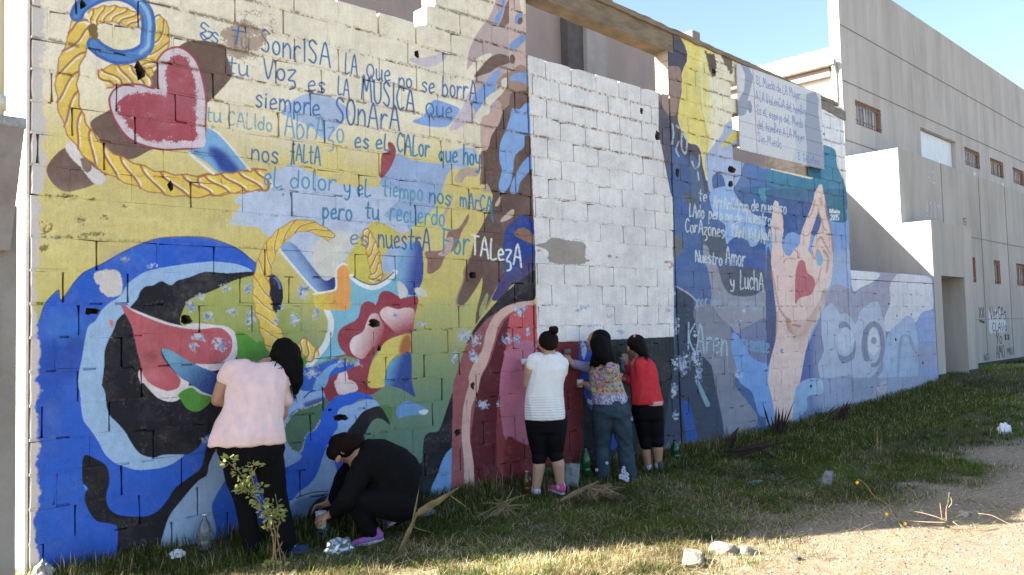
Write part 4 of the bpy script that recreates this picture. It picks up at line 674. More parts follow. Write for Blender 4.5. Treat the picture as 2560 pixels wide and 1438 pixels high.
# ---------------------------------------------------------------- block walls
RNG2 = random.Random(11)
TH = .20
def outline(w, h, j, n=3):
    """block front outline, corners knocked about a little"""
    pts = []
    for (ax, az, bx, bz) in ((0, 0, w, 0), (w, 0, w, h), (w, h, 0, h), (0, h, 0, 0)):
        for k in range(n):
            t = k / n; x = ax + (bx - ax) * t; z = az + (bz - az) * t
            jj = j * (2.2 if k == 0 else 1)
            x += (abs(RNG2.gauss(0, jj)) if x < w / 2 else -abs(RNG2.gauss(0, jj))); z += (abs(RNG2.gauss(0, jj)) if z < h / 2 else -abs(RNG2.gauss(0, jj)))
            pts.append((x, z))
    return pts
def block_mesh(w, h, hole=None, through=False, j=.0022):
    """front face at y=0 going back to y=TH; hole=(cx,cz,rx,rz)"""
    o = outline(w, h, j); n = len(o); b = .0035; cx, cz = w / 2, h / 2
    inner = [(x + (b if x < cx else -b), z + (b if z < cz else -b)) for x, z in o]
    v = [(x, 0, z) for x, z in inner] + [(x, b * .9, z) for x, z in o] + [(x, TH, z) for x, z in o]; f = []; mi = []
    for k in range(n):
        k2 = (k + 1) % n
        f += [(k, n + k, n + k2, k2)[::-1], (n + k, 2 * n + k, 2 * n + k2, n + k2)[::-1]]; mi += [0, 0]
    if hole is None:
        f += [tuple(range(n)), tuple(2 * n + k for k in range(n))[::-1]]; mi += [0, 1]
    else:
        hx, hz, rx, rz = hole; hp = []
        for k, (x, z) in enumerate(inner):
            a = math.atan2((z - hz) / rz, (x - hx) / rx); q = 1 + RNG2.uniform(-.28, .22)
            hp.append((hx + math.cos(a) * rx * q, hz + math.sin(a) * rz * q))
        s = len(v); v += [(x, .001, z) for x, z in hp] + [(hx + (x - hx) * .93, .03, hz + (z - hz) * .93) for x, z in hp] + [(x, TH if through else .14, z) for x, z in hp]
        for k in range(n):
            k2 = (k + 1) % n
            f += [(k, k2, s + k2, s + k), (s + k, s + k2, s + n + k2, s + n + k), (s + n + k, s + n + k2, s + 2 * n + k2, s + 2 * n + k)]; mi += [0, 2, 2]
        if through:
            for k in range(n): k2 = (k + 1) % n; f.append((2 * n + k, s + 2 * n + k, s + 2 * n + k2, 2 * n + k2)); mi.append(1)
        else:
            f += [tuple(s + 2 * n + k for k in range(n)), tuple(2 * n + k for k in range(n))[::-1]]; mi += [2, 1]
    me = bpy.data.meshes.new('concrete_block'); me.from_pydata(v, [], f)
    for m in (M_MURAL, M_CONC, M_DARKC): me.materials.append(m)
    me.polygons.foreach_set('material_index', mi); me.update(); return me
PITCH = .405
STD = [block_mesh(PITCH - .008, .198) for _ in range(7)]
STDL = [block_mesh(PITCH - .008, .208) for _ in range(7)]
UP = [.95 + .2077 * k for k in range(0, 14)]           # course lines above the tie beam
DN = [.69 - .2165 * k for k in range(0, 12)]           # and below it
ROWS = [(DN[k + 1], DN[k]) for k in range(11)][::-1] + [(UP[k], UP[k + 1]) for k in range(13)]
PHASE = {}
for z, ph in ((3.02, 3.41), (2.82, 3.70), (2.61, 3.20), (2.40, 3.70), (2.2, 3.13), (1.99, 2.62), (1.79, 2.34), (1.57, 2.06), (1.36, 2.26), (1.15, 2.04), (.69, 3.02), (.47, 3.22), (.257, 2.10), (.04, 2.37), (-.18, 2.50), (-.39, 2.29), (-.61, 4.20), (-.83, 3.99), (-1.04, 2.08), (-1.26, 2.3), (-1.47, 2.5)):
    PHASE[min(range(len(ROWS)), key=lambda i: abs(ROWS[i][1] - z))] = ph
def lay(parent, x0, x1, zmin, ztop, holes=(), skip=lambda x, z: False, phase=None, pitch=PITCH, tight=1.0, bed=(.0005, .003), fill=.4):
    """lay courses of blocks from x0 to x1; every block is an object of its own"""
    cnt = 0; beds = MB(); rest = MB()
    for ri, (za, zb) in enumerate(ROWS):
        if zb <= zmin + .02 or za >= ztop(0.5 * (x0 + x1)) + .6: continue
        ph = (PHASE.get(ri, 2.1 + .2 * (ri % 2)) if phase is None else phase + (.5 * pitch if ri % 2 else 0))
        k0 = math.floor((x0 - ph) / pitch); xs_ = [ph + pitch * k for k in range(k0, k0 + int((x1 - x0) / pitch) + 3)]
        runs = []
        for a, b in zip(xs_, xs_[1:]):
            a = max(a, x0); b = min(b, x1)
            if b - a < .018 or skip((a + b) / 2, (za + zb) / 2): continue
            if zb > ztop((a + b) / 2) + .03: continue
            g = (.0028 if za < .9 else .0035) + (.004 * RNG2.random() ** 3 if RNG2.random() < .5 else 0)
            g *= tight; w = b - a - 2 * g; h = zb - za - .009
            hl = [q for q in holes if a < q[0] < b and za < q[1] < zb]
            if hl:
                q = hl[0]; rx = min(q[2], q[0] - a - .02, b - q[0] - .02); rz = min(q[3], q[1] - za - .02, zb - q[1] - .02)
                me = block_mesh(w, h, (q[0] - a - g, q[1] - za - .0045, max(rx, .02), max(rz, .02)), len(q) > 4)
                sx = 1
            elif abs(w - (PITCH - .008)) < .03: me = RNG2.choice(STD if h < .203 else STDL); sx = w / (PITCH - .008)
            else: me = block_mesh(w, h); sx = 1
            o = bpy.data.objects.new('concrete_block', me)
            o.location = (a + g, 6.0 + RNG2.uniform(-.0025, .003) * (1 if za > .9 else .35) - parent.location.y, za + .0045 - parent.location.z)
            o.location.x -= parent.location.x
            o.rotation_euler = (RNG2.gauss(0, .004), RNG2.gauss(0, .002), RNG2.gauss(0, .003)); o.scale = (sx, 1, 1)
            link(o, parent); cnt += 1; runs.append((a, b))
        for a, b in runs:   # some of the upright joints are filled too
            if RNG2.random() < fill: beds.box(b - .006, b + .006, 6.0 + RNG2.uniform(-.0005, .0035), 6.0 + TH - .02, za + .004, zb - .004)
        for a, b in runs:   # mortar bed under each block, ragged, slightly behind the face
            n = 5
            for k in range(n):
                xa = a + (b - a) * k / n; xb = a + (b - a) * (k + 1) / n; d = (RNG2.uniform(*bed) if za > .9 else RNG2.uniform(-.0006, .0012)) if RNG2.random() < .88 else RNG2.uniform(.01, .03)
                beds.box(xa, xb, 6.0 + d, 6.0 + TH - .02, za - (.007 if za > .9 else .0088), za + (.007 if za > .9 else .0088))
    beds.v = [(x - parent.location.x, y - parent.location.y, z - parent.location.z) for x, y, z in beds.v]
    tag(beds.build('mortar', M_MURAL, parent), kind='stuff')
    return cnt
WALLG = -1.70
def rough_slab(x0, x1, z0, z1, y0, y1, nx, name, mats, parent, amp=.006, zj=.004):
    """slab with an uneven front face, for tie beams and patches of plaster"""
    V = []; F = []; nz = max(int((z1 - z0) / .05), 3)
    for j in range(nz + 1):
        for i in range(nx + 1):
            x = x0 + (x1 - x0) * i / nx; z = z0 + (z1 - z0) * j / nz
            e = mnoise.noise(Vector((x * 3, 0, z * 9))) * amp + mnoise.noise(Vector((x * 14, 2, z * 14))) * amp * .5
            zz = z + (zj * mnoise.noise(Vector((x * 4, 7, 0))) if j in (0, nz) else 0)
            V.append((x, y0 + e, zz))
    m = nx + 1
    for j in range(nz):
        for i in range(nx): F.append((j * m + i, j * m + i + 1, (j + 1) * m + i + 1, (j + 1) * m + i))
    b = len(V); V += [(x0, y1, z0), (x1, y1, z0), (x1, y1, z1), (x0, y1, z1)]
    F += [(0, b, b + 1) + tuple(range(nx, 0, -1)), (b + 3, b + 2) + tuple(range(nz * m + nx, nz * m - 1, -1)), (b, b + 3) + tuple(j * m for j in range(nz, -1, -1)), (b + 2, b + 1) + tuple(j * m + nx for j in range(nz + 1)), (b, b + 1, b + 2, b + 3)[::-1]]
    L = parent.location
    V = [(x - L.x, y - L.y, z - L.z) for x, y, z in V]
    return mesh_obj(name, V, F, mats, parent)
HOLES = [(4.51, 2.53, .03, .055), (1.78, .21, .05, .045), (2.41, .15, .042, .036), (5.12, .54, .045, .045), (4.01, .10, .06, .035), (4.05, -.12, .02, .05), (3.67, -.66, .07, .07), (3.80, -.68, .07, .09), (3.57, -.60, .02, .04), (4.89, -.90, .035, .05), (5.08, -.49, .04, .05), (2.09, 1.90, .035, .08), (2.30, 1.10, .02, .05), (1.72, 2.28, .02, .05), (4.03, 2.9, .02, .03)]
w1 = empty('mural_wall', (1.41, 6.1, WALLG))
tag(w1, 'concrete block wall with heart, rope and blue bird mural at the left', 'wall')
n1 = lay(w1, 1.41, 5.90, -1.5, lambda x: 2.83 if x < 4.62 else 3.45, HOLES, phase=None)
rough_slab(1.41, 5.90, .684, .955, 5.996, 6.2, 90, 'tie_beam', [M_MURAL], w1, .007)
MB().box(1.41, 5.9, 6.0, 6.22, -1.95, -1.474).build('plinth', M_MURAL, w1).location = -w1.location
# reveal of the left part's free end and its edge by the gap (sunlit render)
MB().bbox(1.385, 1.408, 6.02, 12.0, -1.9, 3.0, .004).build('end_render', mat('white_end_render', (.80, .77, .70), .9, (.66, .6, .52), 8, .5, .5, 60, .008), w1).location = -w1.location
w2 = empty('white_infill_wall', (5.94, 6.1, WALLG))
tag(w2, 'whitewashed block infill between the painted walls, bare concrete patch in it', 'wall')
n2 = lay(w2, 5.915, 8.30, -1.5, lambda x: 2.83, [(7.76, 2.54, .03, .045), (8.05, 2.28, .05, .075), (7.93, 2.26, .022, .05)], phase=6.17 + .2, pitch=.395, bed=(.001, .006), fill=.15)
rough_slab(5.915, 8.30, .684, .955, 6.0, 6.2, 48, 'tie_beam', [M_MURAL], w2, .006)
MB().box(5.915, 8.30, 6.0, 6.22, -1.95, -1.474).build('plinth', M_MURAL, w2).location = -w2.location
w3 = empty('mural_wall', (8.32, 6.1, WALLG))
tag(w3, 'concrete block wall with the open hand and blue clouds mural, right of the white infill', 'wall')
def skip3(x, z):
    if 9.72 < x < 11.92 and z > 2.12: return True
    return False
n3 = lay(w3, 8.32, 12.86, -1.5, lambda x: 3.66 if x < 8.9 else 3.45, [(8.42, 1.88, .05, .07), (9.62, 2.06, .10, .09, 1), (9.60, 1.86, .11, .085, 1), (12.25, 2.9, .02, .03), (11.5, -.9, .03, .03), (9.3, 3.3, .05, .09)], skip=skip3, phase=8.68, pitch=.40)
rough_slab(8.32, 12.86, .684, .955, 6.001, 6.2, 80, 'tie_beam', [M_MURAL], w3, .007)
MB().box(8.32, 12.9, 6.0, 6.22, -1.95, -1.474).build('plinth', M_MURAL, w3).location = -w3.location
# piers: jamb right of the opening and the ragged free end
rough_slab(12.80, 12.90, -1.5, 3.42, 5.985, 6.24, 4, 'end_pier', [M_MURAL], w3, .012)
jb = MB()
z = 2.2
for k in range(6): jb.bbox(8.305, 8.318, 6.004, 6.196, 2.83 + .105 * k, 2.83 + .105 * k + .098, .003)
jb.build('door_jamb', M_CREAM, w3).location = -w3.location
# lintel and the capping beam along the top
bm_ = empty('concrete_lintel', (5.7, 6.1, 3.4)); tag(bm_, 'long weathered concrete beam over the white infill and along the wall top', 'beam')
def bar(name, P0, P1, h, y0, y1, m, parent, n=40, jag=.012, uppos=False):
    V = []; F = []
    for i in range(n + 1):
        t = i / n; x = P0[0] + (P1[0] - P0[0]) * t; zt = P0[1] + (P1[1] - P0[1]) * t
        j1 = jag * mnoise.noise(Vector((x * 5, 1, 0))); j2 = jag * mnoise.noise(Vector((x * 5, 9, 0))); j3 = jag * .5 * mnoise.noise(Vector((x * 7, 19, 0)))
        V += [(x, y0 + j3, zt - h + j1), (x, y0 + j3, zt + j2), (x, y1, zt + j2), (x, y1, zt - h + j1)]
        if i:
            a = 4 * (i - 1); b = 4 * i
            F += [(a, b, b + 1, a + 1), (a + 1, b + 1, b + 2, a + 2), (a + 2, b + 2, b + 3, a + 3), (a + 3, b + 3, b, a)]
    F += [(0, 1, 2, 3), (4 * n + 3, 4 * n + 2, 4 * n + 1, 4 * n)]
    L = parent.location; V = [(x - L.x, y - L.y, z - L.z) for x, y, z in V]
    return mesh_obj(name, V, F, m, parent)
bar('lintel', (5.2, 3.75), (8.42, 3.60), .24, 6.0, 6.22, M_BEAM, bm_, 60)
bar('capping', (6.2, 3.745), (12.7, 3.466), .06, 5.965, 6.30, M_BEAM, bm_, 90, .018)
bar('capping_end', (11.95, 3.46), (12.97, 3.37), .15, 5.975, 6.26, M_CONC, bm_, 30, .05)
pb = MB(); pb.bbox(9.03, 9.2, 6.12, 6.30, 3.60, 3.83, .01); pb.build('column_stub', M_CONC, bm_).location = -bm_.location
pb = MB(); pb.bbox(7.28, 7.55, 6.2, 6.42, 3.78, 4.1, .01); pb.build('column_stub', M_REAR, bm_).location = -bm_.location
# painted face over the beam at the column head: grey, then yellow
pv_ = bar('painted_band', (8.43, 3.60), (12.8, 3.41), .20, 5.992, 6.18, M_MURAL, bm_, 60, .012)
# low wall continuing to the right
w4 = empty('low_painted_wall', (12.98, 6.1, WALLG)); tag(w4, 'low block wall with lilac and blue swirls, reaching to the grey building', 'wall')
n4 = lay(w4, 12.92, 16.27, -1.5, lambda x: .83, [(14.3, .3, .03, .03), (14.6, .1, .02, .02), (15.2, .12, .02, .02), (14.5, -.3, .03, .03), (15.3, -.55, .03, .03), (14.9, -.9, .03, .03), (15.6, -.75, .03, .03)], phase=13.1, pitch=.40, tight=.35)
MB().bbox(12.92, 16.27, 5.992, 6.22, .69, .83, .006).build('coping', M_MURAL, w4).location = -w4.location
MB().box(12.92, 16.27, 6.0, 6.22, -1.8, -1.474).build('plinth', M_MURAL, w4).location = -w4.location

# ---------------------------------------------------------------- painted board over the gap in the wall
bd = empty('painted_board', (10.9, 5.95, 2.9)); tag(bd, 'pale panel board with handwritten blue verse and grey figure, high on the wall', 'sign board')
bw, bh = 1100, 560
CVs, OXs, OYs, CWs, CHs = CV, OX, OY, CW, CH
CV = np.zeros((bh, bw, 3), np.float32); OX = OY = 0; CW, CH = bw, bh
CV[:] = alb((204, 206, 214)) * (1 + (MID[:bh, :bw, None] - .5) * .10)
G1 = (150, 157, 178)
def bx(pts): return [(x * bw, y * bh) for x, y in pts]
poly(bx([(.03, .0), (.12, .0), (.17, .1), (.12, .3), (.09, .42), (.13, .40), (.145, .47), (.12, .54), (.09, .5), (.06, .58), (.0, .62), (.0, .42), (.06, .3), (.08, .1)]), G1, sm=False)
ell(.115 * bw, .47 * bh, 26, 42, (140, 148, 172))
poly(bx([(.80, .08), (.93, .0), (.97, .1), (.95, .25), (.97, .5), (1.0, .8), (1.0, 1.0), (.76, 1.0), (.78, .75), (.76, .5), (.79, .3)]), G1, sm=False)
poly(bx([(.64, .12), (.80, .08), (.79, .3), (.76, .5), (.78, .75), (.76, 1.0), (.58, 1.0), (.64, .8), (.60, .5), (.66, .3)]), (190, 195, 208), sm=False)
stroke(bx([(.165, 0), (.172, .5), (.178, 1)]), 5, (150, 110, 130)); 
ink = (104, 122, 184)
for s_, y_, a_, b_, hh in (('EL Miedo de LA Mujer', .175, .20, .72, 62), ('A LA VioLenCiA deL HomBre', .36, .185, .79, 60), ('Es eL espejo deL Miedo', .53, .19, .74, 60), ('deL HomBre A LA Mujer', .70, .19, .75, 60), ('Sin Miedo', .86, .19, .46, 62), ('E. GALeAno', .955, .66, .93, 54)):
    s_ = s_.replace('H', 'h')
    text(s_, (a_ * bw, y_ * bh), (b_ * bw, (y_ + .005) * bh), hh, 5.5, ink, seed=int(y_ * 90), jit=.12)
bimg = bpy.data.images.new('board_painting', bw, bh, float_buffer=True); bimg.colorspace_settings.name = 'Linear Rec.709'
bb_ = np.ones((bh, bw, 4), np.float32); bb_[..., :3] = np.clip(CV[::-1], 0, .9); bimg.pixels.foreach_set(bb_.ravel()); bimg.update(); bimg.pack()
CV, OX, OY, CW, CH = CVs, OXs, OYs, CWs, CHs
M_BOARD = painted_mat('board_paint', bimg, 9.78, 12.10, 2.33, 3.50, .6, .08)
M_WOODG = mat('board_edge', (.30, .27, .25), .9)
for k in range(6):
    za = 2.33 + k * .195; zb = za + .1925
    for (xa, xb) in ((9.78, 10.17), (10.174, 12.10)):
        m_ = MB(); m_.bbox(xa, xb, 5.945 + .0015 * (k % 2), 5.968, za, zb, .0025); o = m_.build('panel', [M_BOARD], bd); o.location = -bd.location
for xa in (9.9, 11.0, 11.9):
    MB().box(xa, xa + .05, 5.972, 6.0, 2.36, 3.48).build('batten', M_WOODG, bd).location = -bd.location
# ---------------------------------------------------------------- walls of the ruin behind the mural
rw = empty('ruin_back_wall', (8, 8.1, -1.7)); tag(rw, 'grey rendered back wall of the ruin seen over the white infill, with a pilaster', 'wall')
q = MB(); q.box(4.6, 11.0, 8.0, 8.2, -1.7, 4.62); q.box(11.0, 16.2, 8.0, 8.2, -1.7, 3.16); q.build('wall', M_REAR, rw).location = -rw.location
q = MB(); q.bbox(8.87, 9.3, 7.78, 8.0, -1.7, 4.62, .01); q.build('pilaster', mat('grey_pilaster', (.36, .33, .31), .95, (.28, .25, .24), 4), rw).location = -rw.location
q = MB(); q.box(8.55, 8.865, 7.86, 7.995, -1.7, 4.62); q.build('recess_post', mat('dark_post', (.12, .105, .10), .95), rw).location = -rw.location
q = MB(); q.box(4.6, 11.0, 7.96, 7.998, 3.62, 3.65); q.build('render_joint', M_REAR, rw).location = -rw.location
# a stub of cross wall whose sunlit face shows through the gaps
cw = empty('ruin_cross_wall', (12.2, 6.6, -1.7)); tag(cw, 'short sunlit cross wall inside the ruin behind the board', 'wall')
q = MB()
for k in range(9): q.bbox(12.05, 12.25, 6.22, 6.9, 1.0 + k * .205, 1.2 + k * .205, .004)
q.build('concrete_block', M_CREAM, cw).location = -cw.location

# ---------------------------------------------------------------- big grey rendered building on the right
def streaks(nt, b, cr, mp):
    L = nt.links.new; g = N(nt, 'ShaderNodeNewGeometry'); m2 = N(nt, 'ShaderNodeMapping'); m2.inputs['Scale'].default_value = (1.6, 1.6, .20); L(g.outputs['Position'], m2.inputs[0])
    n = N(nt, 'ShaderNodeTexNoise', i_Scale=1.6, i_Detail=8.0, i_Roughness=.7); L(m2.outputs[0], n.inputs[0]); r = N(nt, 'ShaderNodeValToRGB'); e = r.color_ramp.elements
    e[0].position = .34; e[0].color = (.82, .81, .79, 1); e[1].position = .62; e[1].color = (1.04, 1.04, 1.04, 1); L(n.outputs['Fac'], r.inputs[0]); mx = N(nt, 'ShaderNodeMixRGB', blend_type='MULTIPLY'); mx.inputs[0].default_value = 1
    L(cr.outputs[0], mx.inputs[1]); L(r.outputs[0], mx.inputs[2]); L(mx.outputs[0], b.inputs['Base Color'])
M_REND = mat('grey_cement_render', (.53, .50, .47), .95, (.40, .38, .355), 1.1, 1.1, .3, 30, .01, stretch=(1, 1, .4), world_pos=True, extra=streaks)
M_REND2 = mat('cement_render_smooth', (.47, .445, .415), .95, (.34, .325, .30), 1.4, 1.0, .3, 30, .01, stretch=(1, 1, .35), world_pos=True, extra=streaks)
M_GROOVE = mat('dark_joint', (.27, .255, .24), .95)
M_BARS = mat('rusty_brown_grille', (.30, .155, .085), .7, (.16, .08, .05), 30, .8, .2, 80)
M_GLASS = mat('dusty_window_glass', (.16, .17, .19), .25, (.10, .11, .12), 3, .6, 0, spec=.6)
M_CURT = mat('pale_curtain', (.55, .54, .52), .9, (.4, .39, .38), 12)
M_METAL = mat('pale_shutter', (.70, .74, .76), .5, (.62, .66, .69), 3, .5, .05)
M_WHITEW = mat('white_sunlit_render', (.78, .76, .72), .9, (.68, .65, .6), 3, .7, .2)
M_DADO = mat('bitumen_foot', (.05, .052, .055), .9)
BA = math.radians(2.05)
gb = empty('grey_building', (16.3, 6.0, -1.7), BA); tag(gb, 'big plain grey rendered industrial building with brown grilled windows', 'building')
def gpart(mb, name, m, parent=gb, smooth=False):
    mb.v = [(x, y, z + 1.7) for x, y, z in mb.v]
    return mb.build(name, m, parent, smooth)
def holed(mb, u0, u1, z0, z1, v, holes, depth, mi=0):
    """front face at v with rectangular openings (u0,u1,z0,z1) and their reveals"""
    us = sorted({u0, u1} | {h[0] for h in holes} | {h[1] for h in holes}); zs_ = sorted({z0, z1} | {h[2] for h in holes} | {h[3] for h in holes})
    for a, b in zip(us, us[1:]):
        for c, d in zip(zs_, zs_[1:]):
            if any(h[0] <= a and b <= h[1] and h[2] <= c and d <= h[3] for h in holes): continue
            mb.add([(a, v, c), (b, v, c), (b, v, d), (a, v, d)], [(0, 1, 2, 3)], mi)
    for (a, b, c, d) in holes:
        e = v + depth
        mb.add([(a, v, c), (b, v, c), (b, v, d), (a, v, d), (a, e, c), (b, e, c), (b, e, d), (a, e, d)], [(0, 4, 5, 1)[::-1], (1, 5, 6, 2)[::-1], (2, 6, 7, 3)[::-1], (3, 7, 4, 0)[::-1], (4, 5, 6, 7)], mi)
UE = 26.0
MV, UV_ = 1.533, .525
MW = [(.59, 1.93, 4.07, 4.58), (7.5, 8.77, 4.09, 4.57), (9.74, 11.0, 4.09, 4.57), (11.98, 13.2, 4.09, 4.57), (14.2, 15.4, 4.09, 4.57)]
SHUT = (4.30, 6.80, 3.34, 4.59)
q = MB(); holed(q, 0, UE, 3.0, 7.27, MV, MW + [SHUT], .14)
q.add([(0, MV, -1.7), (0, MV + .22, -1.7), (0, MV + .22, 7.27), (0, MV, 7.27)], [(0, 3, 2, 1)[::-1]])
q.add([(0, MV + .22, -1.7), (UE, MV + .22, -1.7), (UE, MV + .22, 7.27), (0, MV + .22, 7.27), (0, MV, 7.27), (UE, MV, 7.27)], [(0, 1, 2, 3)[::-1], (4, 5, 2, 3)])
q.add([(UE, MV, -1.7), (UE, MV + .22, -1.7), (UE, MV + .22, 7.27), (UE, MV, 7.27)], [(0, 1, 2, 3)])
gpart(q, 'main_wall', M_REND)
for zz in (6.01, 4.87, 3.66):     # recessed string joints run right along the face, proud lips catch light
    a = MB(); a.box(0.0, UE if zz > 4 else 2.9, MV - .012, MV + .02, zz - .009, zz + .006); gpart(a, 'string_joint', M_GROOVE)
# lower annexe, built out in front
q = MB(); LW = [(4.14, 4.36, .84, 1.41), (5.76, 6.26, .84, 1.41), (7.66, 8.6, .84, 1.41), (10.2, 11.1, .84, 1.41)]
holed(q, 0, UE, -1.7, 3.32, UV_, LW, .12)
q.add([(0, UV_, -1.7), (0, MV, -1.7), (0, MV, 3.32), (0, UV_, 3.32), (UE, MV, 3.32), (UE, UV_, 3.32), (UE, UV_, -1.7), (UE, MV, -1.7)], [(0, 1, 2, 3)[::-1], (3, 5, 4, 2), (6, 7, 4, 5)])
gpart(q, 'annexe_wall', M_REND2)
# entrance block
q = MB(); DR = (.41, 1.75, -1.2, .85)
holed(q, 0, 2.33, -1.7, 1.87, 0.0, [DR], .9)
q.add([(0, 0, -1.7), (0, UV_, -1.7), (0, UV_, 1.87), (0, 0, 1.87), (2.33, UV_, 1.87), (2.33, 0, 1.87), (2.33, 0, -1.7), (2.33, UV_, -1.7)], [(0, 1, 2, 3)[::-1], (3, 5, 4, 2), (6, 7, 4, 5)])
gpart(q, 'entrance_block', M_REND2)
a = MB(); a.bbox(.43, 1.73, .82, .88, -1.2, .84, .01); gpart(a, 'door', mat('grey_door', (.33, .31, .30), .7))
a = MB(); a.box(2.335, UE, UV_ - .035, UV_ - .001, -1.7, -.97); a.box(.0, .405, -.03, -.001, -1.7, -.99); a.box(1.755, 2.36, -.03, -.001, -1.7, -.99); gpart(a, 'painted_base', M_DADO)
for (uu, za, zb) in ((2.36, 1.88, 3.30), (4.88, -.9, 3.30), (6.98, -.9, 3.3), (9.2, -.9, 3.3)):
    a = MB(); a.box(uu, uu + .018, UV_ - .010, UV_ + .005, za, zb); gpart(a, 'vertical_joint', M_GROOVE)
a = MB(); a.box(2.34, UE, UV_ - .010, UV_ + .005, 1.85, 1.868); gpart(a, 'string_joint', M_GROOVE)
a = MB(); a.box(2.34, UE, UV_ - .006, UV_ + .005, .0, .012); gpart(a, 'string_joint', M_GROOVE)
for (uu, zz) in ((2.36, 3.33), (4.75, 3.33), (6.98, 3.33)):
    a = MB(); a.tube([(uu, UV_ + .03, 3.32), (uu, UV_ + .03, 3.40)], .02, 6); gpart(a, 'anchor_pin', M_WHITEW)
def grille_window(h, v, nb, kind='window'):
    u0, u1, z0, z1 = h
    fr = MB(); t = .045
    fr.box(u0 + .002, u1 - .002, v + .05, v + .09, z0 + .002, z0 + t); fr.box(u0 + .002, u1 - .002, v + .05, v + .09, z1 - t, z1 - .002); fr.box(u0 + .002, u0 + t, v + .051, v + .089, z0 + t, z1 - t); fr.box(u1 - t, u1 - .002, v + .051, v + .089, z0 + t, z1 - t)
    f = gpart(fr, 'window', M_BARS)
    gl = MB(); gl.box(u0 + t, u1 - t, v + .07, v + .08, z0 + t, z1 - t)
    o = gl; o.v = [(x, y, z + 1.7) for x, y, z in o.v]; o.build('pane', M_GLASS, f)
    for k in range(3):
        cu = MB(); a_ = u0 + t + (u1 - u0 - 2 * t) * (k / 3 + .05 + .03 * ((k * 7 + int(u0)) % 3)); cu.box(a_, a_ + (u1 - u0) * .12, v + .060, v + .066, z0 + t, z1 - t - .05)
        cu.v = [(x, y, z + 1.7) for x, y, z in cu.v]; cu.build('curtain', M_CURT, f)
    gr = MB()
    for k in range(nb): uu = u0 + (u1 - u0) * (k + .5) / nb; gr.tube([(uu, v + .0, z0 + .01), (uu, v + .0, z1 - .01)], .008, 5)
    for zz in (z0 + .08, z1 - .10): gr.box(u0 - .01, u1 + .01, v - .008, v + .006, zz, zz + .014)
    gr.v = [(x, y, z + 1.7) for x, y, z in gr.v]; gr.build('grille', M_BARS, f)
for h in MW: grille_window(h, MV, 9)
for i, h in enumerate(LW): grille_window(h, UV_, (3, 4, 7, 7)[i])
a = MB()
for k in range(2): a.bbox(SHUT[0] + .02 + k * 1.235, SHUT[0] + 1.25 + k * 1.235, MV + .10, MV + .13, SHUT[2], SHUT[3] - .02, .01)
gpart(a, 'shutter', M_METAL)
for h in MW[:1]: pass
# sunlit lean-to beyond, with gutter and downpipe
lt = empty('lean_to_roof_building', (16.3, 8.2, -1.7), BA); tag(lt, 'sunlit white shed with sloping metal roof and gutter, left of the tall grey wall', 'building')
def lpart(mb, name, m, parent=lt):
    mb.v = [(x, y - 2.2, z + 1.7) for x, y, z in mb.v]; return mb.build(name, m, parent)
a = MB(); a.box(.02, .3, 1.80, 9.7, -1.7, 5.28); a.add([(.3, 9.7, 5.2), (1.75, 9.7, 6.15), (3.2, 9.7, 5.2), (.3, 9.7, -1.7), (3.2, 9.7, -1.7)], [(0, 1, 2, 4, 3)]); lpart(a, 'wall', M_WHITEW)
a = MB()
for k in range(40):
    v0 = 1.765 + k * .2
    a.add([(-.12, v0, 5.32), (-.12, v0 + .1, 5.345), (-.12, v0 + .2, 5.32), (1.75, v0, 6.2), (1.75, v0 + .1, 6.225), (1.75, v0 + .2, 6.2)], [(0, 1, 4, 3), (1, 2, 5, 4)])
lpart(a, 'corrugated_roof', mat('galvanised_roof', (.62, .64, .66), .5, (.5, .52, .54), 3, .5, 0, metal=.2))
a = MB(); a.tube([(-.17, 1.62, 5.24), (-.17, 9.7, 5.24)], .07, 8); lpart(a, 'gutter', M_CREAM)
a = MB(); a.box(-.1, .02, 1.77, 9.7, 5.0, 5.22); lpart(a, 'soffit', M_REAR)
a = MB(); a.tube([(-.17, 1.66, 5.24), (-.08, 1.66, 5.02), (-.08, 1.66, -1.5)], .05, 8); lpart(a, 'downpipe', mat('grey_pipe', (.42, .42, .43), .6))
# scrawls on the grey building, flat paint strokes a few millimetres proud of the render
M_INK = mat('black_spray', (.03, .03, .035), .8); M_CHALK = mat('whitewash', (.62, .64, .66), .9, (.45, .46, .48), 20, .8)
def scrawl(s, u, z, h, w, v, m=M_INK, th=.012, sq=.8):
    tot = sum((.34 if ch == ' ' else F_[ch][0] + .14) for ch in s) - .14; pos = 0
    for ch in s:
        if ch == ' ': pos += .34; continue
        letter(ch, u + w * pos / tot, z, h, w / tot, v, m, th); pos += F_[ch][0] + .14
def letter(ch, u, z, h, kx, v, m, th):
    segs = [[(u + p[0] * kx, -p[1] * h) for p in crom(sg, False, 3)] for sg in F_[ch][1]]
    q = MB()
    for sg in segs:
        for (xa, ya), (xb, yb) in zip(sg, sg[1:]):
            d = math.hypot(xb - xa, yb - ya) or 1e-6; nx, ny = -(yb - ya) / d * th, (xb - xa) / d * th
            e = v - .004 - .0005 * random.random()
            q.add([(xa + nx, e, z - ya - ny), (xb + nx, e, z - yb - ny), (xb - nx, e, z - yb + ny), (xa - nx, e, z - ya + ny)], [(0, 1, 2, 3)])
    return gpart(q, 'painted_letter', m)
scrawl('XX', 4.42, .04, .24, .36, UV_)
a = MB(); a.add([(4.42, UV_ - .004, -.05), (4.78, UV_ - .004, -.09), (4.78, UV_ - .004, -.04), (4.42, UV_ - .004, .0)], [(0, 1, 2, 3)]); gpart(a, 'painted_dash', M_INK)
a = MB()
